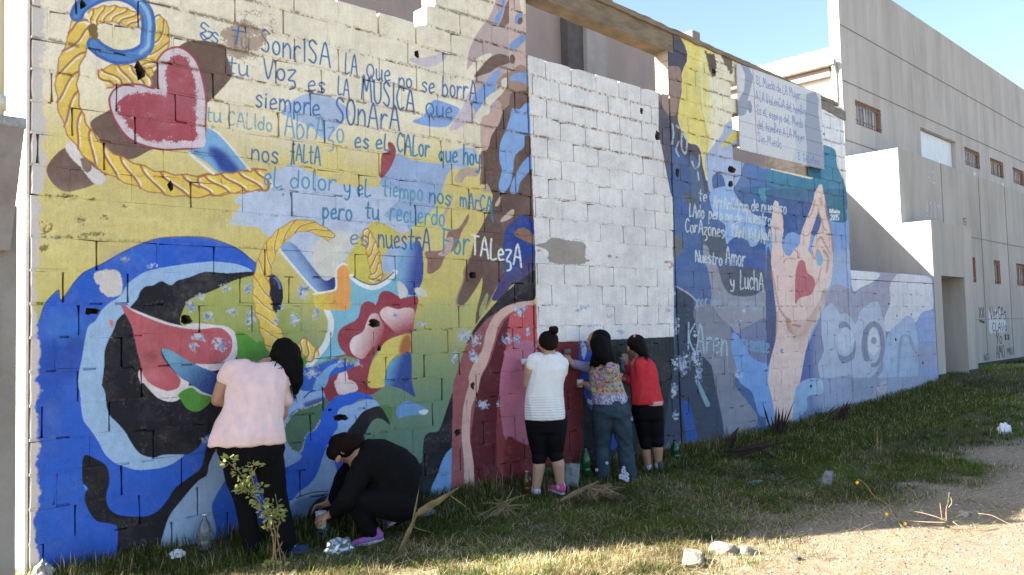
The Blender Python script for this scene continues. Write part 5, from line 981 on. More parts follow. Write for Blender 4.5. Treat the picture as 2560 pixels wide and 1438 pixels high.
pts_ = [(5.1 + k * .095, .28 - .07 * ((k * 5) % 3)) for k in range(15)]; a.add([(x, UV_ - .003, z) for x, z in pts_] + [(x, UV_ - .003, -.29 - .03 * (i % 3)) for i, (x, z) in enumerate(pts_)], [(i, 15 + i, 16 + i, i + 1) for i in range(14)])
gpart(a, 'whitewash_patch', M_CHALK)
scrawl('VerGAs', 5.25, .0, .30, 1.25, UV_ - .004); scrawl('CLAVo', 5.35, -.28, .20, 1.15, UV_, th=.014); scrawl('Yo **', 5.6, -.58, .28, 1.1, UV_, th=.014); scrawl('AMO', 5.55, -.92, .30, .66, UV_); scrawl('NG5', 4.6, -.94, .14, .4, UV_, th=.008); scrawl('MALU', 6.45, -.86, .16, .5, UV_, th=.008)
scrawl('15', 3.62, 2.10, .15, .24, UV_, th=.008)
scrawl('8 0 0 11', 1.35, 2.12, .30, .85, UV_, M_CHALK, .014); scrawl('NAZ', 1.2, 2.85, .22, .8, UV_, M_CHALK, .010)

# ---------------------------------------------------------------- neighbour's pier with its drainpipe, at the left edge
nb = empty('neighbour_pier', (.7, 4.75, -1.7)); tag(nb, 'grey rendered pier at the left edge of the photo', 'wall')
rough_slab(.35, 1.035, -1.75, .68, 4.66, 4.80, 8, 'pier', [mat('pier_render', (.30, .28, .27), .95, (.17, .16, .15), 3, 1, .5, 40, .01)], nb, .004)
a = MB(); a.box(.35, .95, 4.644, 4.662, -.15, .25 - .0); o = a.build('painted_patch', mat('cream_patch', (.52, .50, .42), .9), nb); o.location = -nb.location
dp = empty('drainpipe', (.93, 4.62, 3.2)); tag(dp, 'cream round drainpipe at the top left corner', 'pipe')
q = MB(); q.tube([(.91, 4.60, 3.5), (.91, 4.60, 2.2), (.908, 4.60, 1.10)], .055, 14); q.tube([(.91, 4.60, 1.13), (.91, 4.60, 1.20)], .062, 14)
o = q.build('pipe', mat('cream_pvc', (.72, .64, .50), .5, (.6, .52, .4), 4), dp, True); o.location = -dp.location
sh = empty('pipe_cover', (.95, 4.6, .7)); tag(sh, 'slanting grey boxed cover leaning below the drainpipe', 'pipe cover')
q = MB(); q.add([(.90, 4.56, 1.085), (1.045, 4.56, 1.06), (1.045, 4.66, 1.06), (.90, 4.66, 1.085), (.80, 4.56, .45), (.985, 4.56, .45), (.985, 4.66, .45), (.80, 4.66, .45)], [(0, 1, 2, 3)[::-1], (4, 5, 6, 7), (0, 4, 5, 1)[::-1], (1, 5, 6, 2)[::-1], (2, 6, 7, 3)[::-1], (3, 7, 4, 0)[::-1]])
o = q.build('board', mat('grey_brown_board', (.30, .26, .24), .9, (.18, .15, .14), 8, .9), sh); o.location = -sh.location
q = MB(); q.bbox(.895, 1.05, 4.552, 4.665, 1.05, 1.10, .006); o = q.build('lead_cap', mat('lead_flashing', (.22, .22, .25), .6, (.4, .4, .42), 40, .7), sh); o.location = -sh.location
# ---------------------------------------------------------------- ground
gx = np.concatenate([np.linspace(-400, -10, 12), np.linspace(-6, 0, 8), np.arange(.3, 10, .055), np.arange(10, 30, .25), np.linspace(31, 500, 14)])
gy = np.concatenate([np.linspace(-400, -8, 12), np.linspace(-4, 1, 8), np.arange(1.2, 6.3, .055), np.arange(6.5, 14, .3), np.linspace(15, 500, 14)])
V = []; FA = []; SO = []
for y in gy:
    for x in gx:
        z = ground_z(x, y); g = grassiness(x, y)
        if 0 < x < 12 and 0 < y < 6.2: z += .006 * mnoise.noise(Vector((x * 11, y * 11, 1))) + (1 - g) * .004 * mnoise.noise(Vector((x * 30, y * 30, 1)))
        V.append((x, y, z)); SO.append(g)
nx = len(gx)
for j in range(len(gy) - 1):
    for i in range(nx - 1): FA.append((j * nx + i, j * nx + i + 1, (j + 1) * nx + i + 1, (j + 1) * nx + i))
def gextra(nt, b, cr, mp):
    L = nt.links.new
    at = N(nt, 'ShaderNodeAttribute', attribute_name='grassy')
    n = N(nt, 'ShaderNodeTexNoise', i_Scale=22.0, i_Detail=8.0, i_Roughness=.7); L(mp.outputs[0], n.inputs[0])
    r1 = N(nt, 'ShaderNodeValToRGB'); e = r1.color_ramp.elements; e[0].position = .35; e[0].color = (.040, .038, .022, 1); e[1].position = .62; e[1].color = (.095, .085, .040, 1); L(n.outputs['Fac'], r1.inputs[0])
    ad_ = N(nt, 'ShaderNodeAttribute', attribute_name='dry'); rd = N(nt, 'ShaderNodeValToRGB'); e = rd.color_ramp.elements; e[0].position = .3; e[0].color = (.20, .165, .09, 1); e[1].position = .6; e[1].color = (.42, .36, .22, 1); L(n.outputs['Fac'], rd.inputs[0]); md = N(nt, 'ShaderNodeMixRGB'); L(ad_.outputs['Fac'], md.inputs[0]); L(r1.outputs[0], md.inputs[1]); L(rd.outputs[0], md.inputs[2]); r1 = md  # lightens the litter where dry is high, on the sunlit side of the shadow
    v = N(nt, 'ShaderNodeTexVoronoi', i_Scale=34.0); L(mp.outputs[0], v.inputs['Vector'])
    r2 = N(nt, 'ShaderNodeValToRGB'); e = r2.color_ramp.elements; e[0].position = 0; e[0].color = (.235, .185, .125, 1); e[1].position = 1; e[1].color = (.31, .25, .175, 1)
    L(v.outputs['Color'], r2.inputs[0])
    mx0 = N(nt, 'ShaderNodeMixRGB', blend_type='MULTIPLY'); mx0.inputs[0].default_value = 1; L(r2.outputs[0], mx0.inputs[1])
    r3 = N(nt, 'ShaderNodeValToRGB'); e = r3.color_ramp.elements; e[0].position = .3; e[0].color = (.70, .68, .66, 1); e[1].position = .6; e[1].color = (1, 1, 1, 1); L(n.outputs['Fac'], r3.inputs[0]); L(r3.outputs[0], mx0.inputs[2])
    mx = N(nt, 'ShaderNodeMixRGB'); L(at.outputs['Fac'], mx.inputs[0]); L(mx0.outputs[0], mx.inputs[1]); L(r1.outputs[0], mx.inputs[2]); L(mx.outputs[0], b.inputs['Base Color'])
    v2 = N(nt, 'ShaderNodeTexVoronoi', i_Scale=70.0); L(mp.outputs[0], v2.inputs['Vector']); bp = N(nt, 'ShaderNodeBump', i_Strength=.5, i_Distance=.010)
    ad = N(nt, 'ShaderNodeMath', operation='ADD'); L(v2.outputs['Distance'], ad.inputs[0]); L(n.outputs['Fac'], ad.inputs[1]); L(ad.outputs[0], bp.inputs['Height']); L(bp.outputs[0], b.inputs['Normal'])
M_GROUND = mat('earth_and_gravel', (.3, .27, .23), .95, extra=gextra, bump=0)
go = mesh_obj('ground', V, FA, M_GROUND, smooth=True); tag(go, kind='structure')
at = go.data.attributes.new('grassy', 'FLOAT', 'POINT'); at.data.foreach_set('value', SO)
at = go.data.attributes.new('dry', 'FLOAT', 'POINT'); at.data.foreach_set('value', [sst((6.3 - .65 * (x - 1.4) - y) / .5) * (.6 + .5 * mnoise.noise(Vector((x * 3, y * 3, 6)))) for x, y, z in V])  # paler, drier ground beyond the wall's shadow edge: sunlight put into the colour too

# ---------------------------------------------------------------- grass, straw, pebbles
def in_view(x, y, z=-1.5, mar=260):
    d = x * _f[0] + y * _f[1] + z * _f[2]
    if d < .5: return False
    a = 1280 + FPX * (x * _r[0] + y * _r[1] + z * _r[2]) / d; b = 719 - FPX * (x * _u[0] + y * _u[1] + z * _u[2]) / d
    return -mar < a < 2560 + mar and b < 1438 + mar
M_BLADE = vcol_mat('grass_blades', .7, .5)
R = np.random.RandomState(21)
def blades(name, X, Y, Z, Ln, Wd, tilt, colr, curl=.5, kind='stuff', label=None, cat=None, az=None):
    n = len(X); az = R.rand(n) * 6.283 if az is None else az
    dx, dy = np.cos(az), np.sin(az); sx, sy = -dy, dx
    t1 = tilt; t2 = tilt + curl * R.rand(n)
    ax = X + dx * Ln * .55 * np.sin(t1); ay = Y + dy * Ln * .55 * np.sin(t1); az_ = Z + Ln * .55 * np.cos(t1)
    bx_ = ax + dx * Ln * .45 * np.sin(t2); by = ay + dy * Ln * .45 * np.sin(t2); bz = az_ + Ln * .45 * np.cos(t2)
    w = Wd / 2
    vs = np.stack([np.stack([X - sx * w, Y - sy * w, Z - .005], -1), np.stack([X + sx * w, Y + sy * w, Z - .005], -1), np.stack([ax + sx * w * .8, ay + sy * w * .8, az_], -1), np.stack([ax - sx * w * .8, ay - sy * w * .8, az_], -1), np.stack([bx_, by, np.maximum(bz, Z + .002)], -1)], 1).reshape(-1, 3)
    me = bpy.data.meshes.new(name); me.vertices.add(n * 5); me.vertices.foreach_set('co', vs.ravel())
    base = (np.arange(n) * 5)[:, None]
    loops = np.concatenate([base + np.array([0, 1, 2, 3]), base + np.array([3, 2, 4])], 1).ravel()
    me.loops.add(n * 7); me.loops.foreach_set('vertex_index', loops)
    st = np.stack([np.arange(n) * 7, np.arange(n) * 7 + 4], 1).ravel(); me.polygons.add(n * 2); me.polygons.foreach_set('loop_start', st)
    me.update(calc_edges=True); me.validate()
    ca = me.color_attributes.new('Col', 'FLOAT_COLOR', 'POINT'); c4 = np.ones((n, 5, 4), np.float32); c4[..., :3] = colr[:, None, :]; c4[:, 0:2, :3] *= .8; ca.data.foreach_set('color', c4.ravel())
    me.materials.append(M_BLADE)
    o = bpy.data.objects.new(name, me); link(o); tag(o, label, cat, kind=kind); return o
GREEN = np.array([(.065, .098, .014), (.044, .072, .011), (.105, .135, .020), (.17, .18, .035)]); STRAW = np.array([(.56, .47, .24), (.42, .33, .16), (.68, .59, .36), (.28, .20, .11)])
def scatter(n, x0, x1, y0, y1, dens):
    out = []
    cand = R.rand(n, 2) * (x1 - x0, y1 - y0) + (x0, y0); k = R.rand(n)
    for (x, y), q in zip(cand, k):
        if in_view(x, y) and q < dens(x, y): out.append((x, y, ground_z(x, y)))
    return np.array(out)
def col_mix(P, straw_f):
    n = len(P); s = np.array([straw_f(x, y) for x, y, z in P]); pick = R.rand(n) < s
    c = np.where(pick[:, None], STRAW[R.randint(0, 4, n)], GREEN[R.randint(0, 4, n)]); return (c * (.75 + .5 * R.rand(n, 1))).astype(np.float32), pick
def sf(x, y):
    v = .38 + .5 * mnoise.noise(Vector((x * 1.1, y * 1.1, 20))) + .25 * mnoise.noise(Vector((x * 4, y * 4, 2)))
    v += .55 * sst((6.35 - .65 * (x - 1.4) - y) / .5) - .22  # more pale straw past the wall's shadow line, painting in part of the sunlight
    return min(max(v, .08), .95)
P = scatter(300000, 1.2, 10, 1.6, 6.0, lambda x, y: grassiness(x, y) * min(1, max(.12, .62 + .9 * mnoise.noise(Vector((x * 1.6, y * 1.6, 0))) + .5 * mnoise.noise(Vector((x * 6, y * 6, 4))))))
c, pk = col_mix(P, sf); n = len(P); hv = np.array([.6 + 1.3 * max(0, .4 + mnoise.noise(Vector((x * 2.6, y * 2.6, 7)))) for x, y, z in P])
gl = np.array([1.1 + 1.1 * mnoise.noise(Vector((x * 1.1, y * 1.6, 41))) for x, y, z in P])[:, None].clip(.6, 1.8); c = np.clip(c * gl, 0, .75).astype(np.float32)
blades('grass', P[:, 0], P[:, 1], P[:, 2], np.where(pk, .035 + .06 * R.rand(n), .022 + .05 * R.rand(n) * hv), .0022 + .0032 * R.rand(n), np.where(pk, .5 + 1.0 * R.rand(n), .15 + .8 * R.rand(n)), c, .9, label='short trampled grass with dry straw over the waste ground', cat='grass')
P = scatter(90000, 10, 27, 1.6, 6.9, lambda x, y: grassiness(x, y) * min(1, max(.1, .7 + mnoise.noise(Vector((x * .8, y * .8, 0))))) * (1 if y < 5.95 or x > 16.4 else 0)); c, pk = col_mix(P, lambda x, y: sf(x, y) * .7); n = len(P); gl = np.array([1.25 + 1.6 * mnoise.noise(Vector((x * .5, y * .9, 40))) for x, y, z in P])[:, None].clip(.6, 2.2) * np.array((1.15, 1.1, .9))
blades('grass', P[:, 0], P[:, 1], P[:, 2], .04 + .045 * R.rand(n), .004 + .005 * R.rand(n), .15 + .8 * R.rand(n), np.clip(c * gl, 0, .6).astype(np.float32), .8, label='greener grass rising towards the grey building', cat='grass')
# taller fringe at the wall foot, weeds bank at right
def fr(x, y): return (.5 + .6 * mnoise.noise(Vector((x * 2.2, 0, 4)))) * (.25 if 5.2 < x < 6.6 else 1)
P = scatter(60000, 1.4, 16.4, 5.55, 5.99, fr); c, pk = col_mix(P, lambda x, y: .22); n = len(P)
hh = np.array([.05 + .10 * max(0, .5 + mnoise.noise(Vector((x * 1.3, 3, 0)))) for x, y, z in P])
blades('tall_grass', P[:, 0], P[:, 1], P[:, 2], hh * (.5 + .8 * R.rand(n)), .004 + .004 * R.rand(n), .05 + .5 * R.rand(n), c * .9, .7, label='taller weeds and grass along the foot of the painted wall', cat='grass')
P = scatter(50000, 8.6, 16, 4.6, 5.9, lambda x, y: .55 + .6 * mnoise.noise(Vector((x * 1.5, y * 1.5, 9)))); c, pk = col_mix(P, lambda x, y: .18); n = len(P)
blades('weeds', P[:, 0], P[:, 1], P[:, 2], (.035 + .075 * R.rand(n)), .004 + .005 * R.rand(n), .1 + .9 * R.rand(n), c * .95, .9, label='dark green weeds banked up beneath the hand and swirls', cat='weeds')
# loose cut straw lying about
P = scatter(20000, 1.2, 8, 2.2, 5.9, lambda x, y: .25 + .75 * max(0, mnoise.noise(Vector((x * 1.2, y * 1.2, 33))) + .3)); n = len(P)
c = (STRAW[R.randint(0, 4, n)] * (.8 + .5 * R.rand(n, 1))).astype(np.float32)
blades('straw', P[:, 0], P[:, 1], P[:, 2] + .01, .07 + .13 * R.rand(n), .0025 + .002 * R.rand(n), 1.15 + .4 * R.rand(n), c, .2, label='loose dry straw lying on the grass', cat='straw')
# scattered tufts, greener and taller than the rest, and flattened dead clumps
def tufts(name, centres, nb, L, spread, palette, tlo, thi, label, cat):
    PX = []; PL = []; PT = []; PC = []
    for (x, y) in centres:
        k = R.randint(int(nb * .5), int(nb * 1.5)); s_ = R.uniform(.5, 1.3); cc_ = palette[R.randint(0, len(palette))] * R.uniform(.7, 1.35)
        for _ in range(k):
            a, b = x + R.randn() * spread * s_, y + R.randn() * spread * s_
            PX.append((a, b, ground_z(a, b))); PL.append(L * s_ * R.uniform(.4, 1.2)); PT.append(R.uniform(tlo, thi)); PC.append(cc_ * R.uniform(.75, 1.3))
    PX = np.array(PX); blades(name, PX[:, 0], PX[:, 1], PX[:, 2], np.array(PL), .003 + .004 * R.rand(len(PX)), np.array(PT), np.clip(np.array(PC), 0, .8).astype(np.float32), .9, label=label, cat=cat)
cen = [(x, y) for x, y in zip(1.6 + 13 * R.rand(900) ** .8, 2.6 + 3.3 * R.rand(900)) if in_view(x, y) and grassiness(x, y) > .55]
tufts('grass_tufts', cen, 34, .085, .035, np.array([(.06, .11, .018), (.09, .14, .025), (.13, .16, .035), (.05, .085, .02)]), .05, .9, 'taller yellow green tufts of grass scattered over the verge', 'grass')
cen = [(x, y) for x, y in zip(1.6 + 9 * R.rand(420), 3.0 + 2.9 * R.rand(420)) if in_view(x, y) and grassiness(x, y) > .4]
tufts('dead_tufts', cen, 26, .13, .05, np.array([(.40, .32, .17), (.30, .23, .12), (.20, .14, .08), (.14, .095, .06)]), .9, 1.5, 'flattened brown and straw coloured dead clumps', 'dry grass')
cen = [(x, 5.93 - .12 * q) for x, q in zip(4.2 + 9.5 * R.rand(70), R.rand(70))]
tufts('dry_weeds', cen, 16, .22, .04, np.array([(.34, .26, .14), (.22, .17, .09), (.10, .12, .03)]), .0, .6, 'tall dry weeds standing at the foot of the wall', 'weeds')
# yellow and white specks of wild flowers
def specks(name, pts, size, col, label):
    V = []; F = []
    for (x, y, z) in pts:
        s = size * (.6 + .8 * R.rand()); b = len(V)
        for k in range(5):
            a = k * 1.2566; V.append((x + math.cos(a) * s, y + math.sin(a) * s, z + s * .3 * R.rand()))
        V.append((x, y, z - s * .3)); F += [(b + k, b + (k + 1) % 5, b + 5) for k in range(5)] + [tuple(b + k for k in range(5))]
    o = mesh_obj(name, V, F, mat(name + '_petal', col, .7)); tag(o, label, 'flowers', kind='stuff')
yf = [(x, y, ground_z(x, y) + .1 + .12 * R.rand()) for x, y in zip(9.5 + 6 * R.rand(34) ** 1.3, 4.3 + 1.5 * R.rand(34))]
specks('yellow_flowers', yf, .013, (.75, .62, .04), 'tiny yellow wild flowers dotted over the bank of weeds')
# gravel
ico = [(0, 0, 1), (.894, 0, .447), (.276, .851, .447), (-.724, .526, .447), (-.724, -.526, .447), (.276, -.851, .447), (.724, .526, -.447), (-.276, .851, -.447), (-.894, 0, -.447), (-.276, -.851, -.447), (.724, -.526, -.447), (0, 0, -1)]
icf = [(0, 1, 2), (0, 2, 3), (0, 3, 4), (0, 4, 5), (0, 5, 1), (1, 6, 2), (2, 6, 7), (2, 7, 3), (3, 7, 8), (3, 8, 4), (4, 8, 9), (4, 9, 5), (5, 9, 10), (5, 10, 1), (1, 10, 6), (11, 7, 6), (11, 8, 7), (11, 9, 8), (11, 10, 9), (11, 6, 10)]
P = scatter(26000, 3.5, 14, 1.2, 4.9, lambda x, y: (1 - grassiness(x, y)) * .9 + .02)
n = len(P); I = np.array(ico); s = (.003 + .012 * R.rand(n) ** 4)[:, None, None]; sq = np.stack([.7 + .6 * R.rand(n), .7 + .6 * R.rand(n), .4 + .4 * R.rand(n)], -1)[:, None]
vs = P[:, None] + (I[None] * (.8 + .4 * R.rand(n, 12, 1))) * sq * s; fs = (np.array(icf)[None] + (np.arange(n) * 12)[:, None, None]).reshape(-1)
me = bpy.data.meshes.new('gravel'); me.vertices.add(n * 12); me.vertices.foreach_set('co', vs.ravel()); me.loops.add(n * 60); me.loops.foreach_set('vertex_index', fs); me.polygons.add(n * 20); me.polygons.foreach_set('loop_start', np.arange(n * 20) * 3); me.update(calc_edges=True)
ca = me.color_attributes.new('Col', 'FLOAT_COLOR', 'POINT'); cc = np.ones((n, 12, 4), np.float32); g = (.14 + .26 * R.rand(n, 1, 1)); cc[..., :3] = g * np.array((1, .88, .72)); ca.data.foreach_set('color', cc.ravel())
me.materials.append(vcol_mat('pebbles', .95)); o = bpy.data.objects.new('gravel', me); link(o); tag(o, 'loose gravel and pebbles on the sunlit track', 'gravel', kind='stuff')
# ---------------------------------------------------------------- people
def xf_verts(vs, M): return [M @ Vector(v) for v in vs]
def capsule(mb, p0, p1, r0, r1, n=12, sq=1.0, ax=None):
    """tapered limb with round ends; sq flattens it along ax"""
    p0 = Vector(p0); p1 = Vector(p1); d = p1 - p0; L = d.length or 1e-5; d.normalize()
    a = Vector(ax) if ax else (Vector((0, 0, 1)) if abs(d.z) < .9 else Vector((1, 0, 0)))
    a = (a - d * a.dot(d)).normalized(); b = d.cross(a)
    rings = []
    for k in range(4): t = math.pi / 2 * (1 - k / 4); rings.append((-r0 * math.sin(t), r0 * math.cos(t) if k else .001))
    rings += [(0, r0), (L, r1)]
    for k in range(1, 5): t = math.pi / 2 * k / 4; rings.append((L + r1 * math.sin(t), r1 * math.cos(t) if k < 4 else .001))
    v = []; f = []
    for (h, r) in rings:
        for k in range(n):
            t = 2 * math.pi * k / n; v.append(p0 + d * h + a * (math.cos(t) * r * sq) + b * (math.sin(t) * r))
    m = len(rings)
    for i in range(m - 1):
        for k in range(n): f.append((i * n + k, i * n + (k + 1) % n, (i + 1) * n + (k + 1) % n, (i + 1) * n + k))
    f.append(tuple(range(n))[::-1]); f.append(tuple((m - 1) * n + k for k in range(n)))
    mb.add(v, f)
def chain(mb, pts, rs, **k):
    for i in range(len(pts) - 1): capsule(mb, pts[i], pts[i + 1], rs[i], rs[i + 1], **k)
def ball(mb, c, r, rot=None, n=14, m=9):
    """ellipsoid; r=(rx,ry,rz)"""
    if not isinstance(r, (tuple, list)): r = (r, r, r)
    Rm = rot or Matrix.Identity(3); c = Vector(c); v = []; f = []
    for i in range(m + 1):
        t = math.pi * (i / m) if 0 < i < m else (0.02 if i == 0 else math.pi - .02)
        for k in range(n): a = 2 * math.pi * k / n; v.append(c + Rm @ Vector((r[0] * math.sin(t) * math.cos(a), r[1] * math.sin(t) * math.sin(a), r[2] * math.cos(t))))
    for i in range(m):
        for k in range(n): f.append((i * n + k, (i + 1) * n + k, (i + 1) * n + (k + 1) % n, i * n + (k + 1) % n))
    f.append(tuple(range(n))); f.append(tuple(m * n + k for k in range(n))[::-1]); mb.add(v, f)
def loft(mb, secs, n=20, p=2.4):
    """secs: (centre, right, fwd, half width, half depth[, power])"""
    v = []; f = []
    for s in secs:
        c, rt, fw_, a, b = Vector(s[0]), Vector(s[1]).normalized(), Vector(s[2]).normalized(), s[3], s[4]
        for k in range(n):
            t = 2 * math.pi * k / n; x = math.copysign(abs(math.cos(t)) ** (2 / p), math.cos(t)); y = math.copysign(abs(math.sin(t)) ** (2 / p), math.sin(t))
            v.append(c + rt * (a * x) + fw_ * (b * y))
    m = len(secs)
    for i in range(m - 1):
        for k in range(n): f.append((i * n + k, i * n + (k + 1) % n, (i + 1) * n + (k + 1) % n, (i + 1) * n + k))
    f.append(tuple(range(n))[::-1]); f.append(tuple((m - 1) * n + k for k in range(n))); mb.add(v, f)
def fuse(name, mb, material, parent, vox=.009, smooth=4, wr=0.0, wscale=(9, 9, 4), seed=0):
    """merge overlapping closed shapes into one continuous skin"""
    me = bpy.data.meshes.new(name + '_src'); me.from_pydata(mb.v, [], mb.f); me.update()
    bm = bmesh.new(); bm.from_mesh(me); bmesh.ops.recalc_face_normals(bm, faces=bm.faces); bm.to_mesh(me); bm.free()
    t = bpy.data.objects.new('tmp', me); COL.objects.link(t)
    r = t.modifiers.new('r', 'REMESH'); r.mode = 'VOXEL'; r.voxel_size = vox; r.adaptivity = 0
    if smooth: s = t.modifiers.new('s', 'SMOOTH'); s.iterations = smooth; s.factor = .5
    dg = bpy.context.evaluated_depsgraph_get(); ev = t.evaluated_get(dg); out = bpy.data.meshes.new_from_object(ev, depsgraph=dg)
    bpy.data.objects.remove(t); bpy.data.meshes.remove(me)
    if wr:
        co = np.empty(len(out.vertices) * 3, np.float32); out.vertices.foreach_get('co', co); co = co.reshape(-1, 3)
        nr = np.empty(len(out.vertices) * 3, np.float32); out.vertices.foreach_get('normal', nr); nr = nr.reshape(-1, 3)
        for i in range(len(co)):
            x, y, z = co[i]
            e = mnoise.noise(Vector((x * wscale[0] + seed, y * wscale[1], z * wscale[2] + x * 5)))
            e2 = mnoise.noise(Vector((x * wscale[0] * 2.3 + seed, y * wscale[1] * 2, z * wscale[2] * 2.6 - x * 9)))
            co[i] += nr[i] * wr * (1 - 2.2 * abs(e) + .5 * e2)
        out.vertices.foreach_set('co', co.ravel()); out.update()
    out.name = name; out.materials.clear(); out.materials.append(material)
    out.polygons.foreach_set('use_smooth', [True] * len(out.polygons))
    o = bpy.data.objects.new(name, out); return link(o, parent)
def hand(mb, wrist, d, up, s=1.0, curl=.5, side=1):
    """palm, four bent fingers of unequal length and a thumb; d = pointing direction, up = back of the hand"""
    w = Vector(wrist); d = Vector(d).normalized(); up = Vector(up); up = (up - d * up.dot(d)).normalized(); sd = d.cross(up) * side
    capsule(mb, w - d * .03 * s, w + d * .02 * s, .023 * s, .026 * s)
    for q in (-.024, -.008, .008, .024): capsule(mb, w + d * .015 * s + sd * q * .7 * s, w + d * .078 * s + sd * q * s, .015 * s, .0115 * s, n=8)
    for q, L in ((-.030, .060), (-.010, .078), (.010, .072), (.030, .056)):
        b = w + d * .082 * s + sd * q * s; c1 = curl * .8; c2 = curl * 1.9; L = L * s
        p1 = b + (d * math.cos(c1) - up * math.sin(c1)) * L * .48; p2 = p1 + (d * math.cos(c2) - up * math.sin(c2)) * L * .52
        chain(mb, [b, p1, p2], [.0095 * s, .0088 * s, .0072 * s], n=8)
    b = w + d * .028 * s - sd * .026 * s; p1 = b + (d * .6 - sd * .7 - up * .35).normalized() * .036 * s; p2 = p1 + (d * .85 - sd * .1 - up * .55).normalized() * .030 * s
    chain(mb, [b, p1, p2], [.0125 * s, .0105 * s, .009 * s], n=8)
def skin_mat(name, c): 
    m = mat(name, c, .55, tuple(x * .86 for x in c), 14, .6, .12, 160, .001, spec=.35)
    b = [n for n in m.node_tree.nodes if n.type == 'BSDF_PRINCIPLED'][0]; b.inputs['Subsurface Weight'].default_value = .08; b.inputs['Subsurface Radius'].default_value = (.02, .008, .004); return m
def cloth(name, c, c2=None, rough=.9, sc=18, bump=.35, **k): return mat(name, c, rough, c2 or tuple(x * .82 for x in c), sc, .8, bump, 220, .0015, spec=.15, **k)
M_SKIN = skin_mat('skin', (.42, .235, .155)); M_SKIN2 = skin_mat('skin_light', (.47, .29, .20))
def hair_mat(name, c, c2): return mat(name, c, .7, c2, 30, .9, .9, 90, .006, stretch=(2.2, 2.2, .25), spec=.08)
M_HBLK = hair_mat('black_hair', (.007, .006, .0065), (.003, .0025, .003)); M_HBRN = hair_mat('dark_brown_hair', (.016, .0085, .007), (.007, .004, .003)); M_HBRN2 = hair_mat('brown_black_hair', (.014, .009, .008), (.006, .004, .004))
M_EYEW = mat('eye_white', (.7, .68, .65), .3, bump=0); M_LIP = mat('lip', (.40, .16, .13), .5, bump=0)
def on_ground(px, py, ymax=5.93):
    d = Vector(tuple(_f * FPX + _r * (px - 1280) - _u * (py - 719))); t = 1.0 / FPX
    while t < 60 / FPX and d.z * t > ground_z(d.x * t, d.y * t) and d.y * t < ymax: t += .01 / FPX
    p = d * t; return p.x, p.y, ground_z(p.x, p.y)
class Figure:
    """local frame: x = towards the right of the view, y = away, z up, origin on the ground"""
    def __init__(s, px, py, X, Y, Z, label):
        X, Y, Z = on_ground(px, py, min(Y, 5.9))
        s.o = Vector((X, Y, Z)); s.D = X * _f[0] + Y * _f[1] + Z * _f[2]; s.s = FPX / s.D; s.px = px; s.py = py
        th = YAW + math.atan((px - 1280) / FPX); s.s /= math.cos(th - YAW) ** .5
        s.root = empty('person', (X, Y, Z), -th); tag(s.root, label, 'person')
    def J(s, x, y, d=0.0):
        a = (x - s.px) / s.s; th = -s.root.rotation_euler.z
        if s.o.y < 6: d = min(d, (5.90 - s.o.y + a * math.sin(th)) / math.cos(th))   # nothing reaches into the wall
        return Vector((a, d, (s.py - y) / s.s))
def head(mb, c, look, up=(0, 0, 1), r=.098):
    """skull with jaw, brow, nose, lips, chin and ears"""
    look = Vector(look).normalized(); up = Vector(up); up = (up - look * up.dot(look)).normalized(); rt = look.cross(up)
    M = Matrix((rt, look, up)).transposed(); c = Vector(c); k = r / .098
    ball(mb, c + up * .018 * k, (.076 * k, .094 * k, .092 * k), M); ball(mb, c + look * .028 * k - up * .045 * k, (.055 * k, .058 * k, .062 * k), M)
    ball(mb, c + look * .074 * k - up * .088 * k, (.022 * k, .018 * k, .016 * k), M)
    capsule(mb, c + look * .092 * k + up * .008 * k, c + look * .112 * k - up * .026 * k, .008 * k, .013 * k, n=8); ball(mb, c + look * .088 * k + up * .022 * k, (.05 * k, .012 * k, .010 * k), M)
    ball(mb, c + look * .090 * k - up * .056 * k, (.024 * k, .009 * k, .006 * k), M); ball(mb, c + look * .089 * k - up * .067 * k, (.020 * k, .009 * k, .006 * k), M)
    for s_ in (-1, 1): ball(mb, c + rt * s_ * .078 * k - look * .004 * k - up * .008 * k, (.010 * k, .018 * k, .030 * k), M); ball(mb, c + look * .070 * k + rt * s_ * .036 * k - up * .03 * k, (.022 * k, .018 * k, .018 * k), M)
    return M
def eyes(c, M, parent, r=.098):
    k = r / .098
    for s_ in (-1, 1):
        e = MB(); ball(e, Vector(c) + M @ Vector((s_ * .031 * k, .086 * k, .004 * k)), .0105 * k, None, 8, 6); o = e.build('eye', M_EYEW, parent, True)
        p = MB(); ball(p, Vector(c) + M @ Vector((s_ * .031 * k, .0935 * k, .004 * k)), .0055 * k, None, 8, 5); p.build('iris', M_HBLK, o, True)
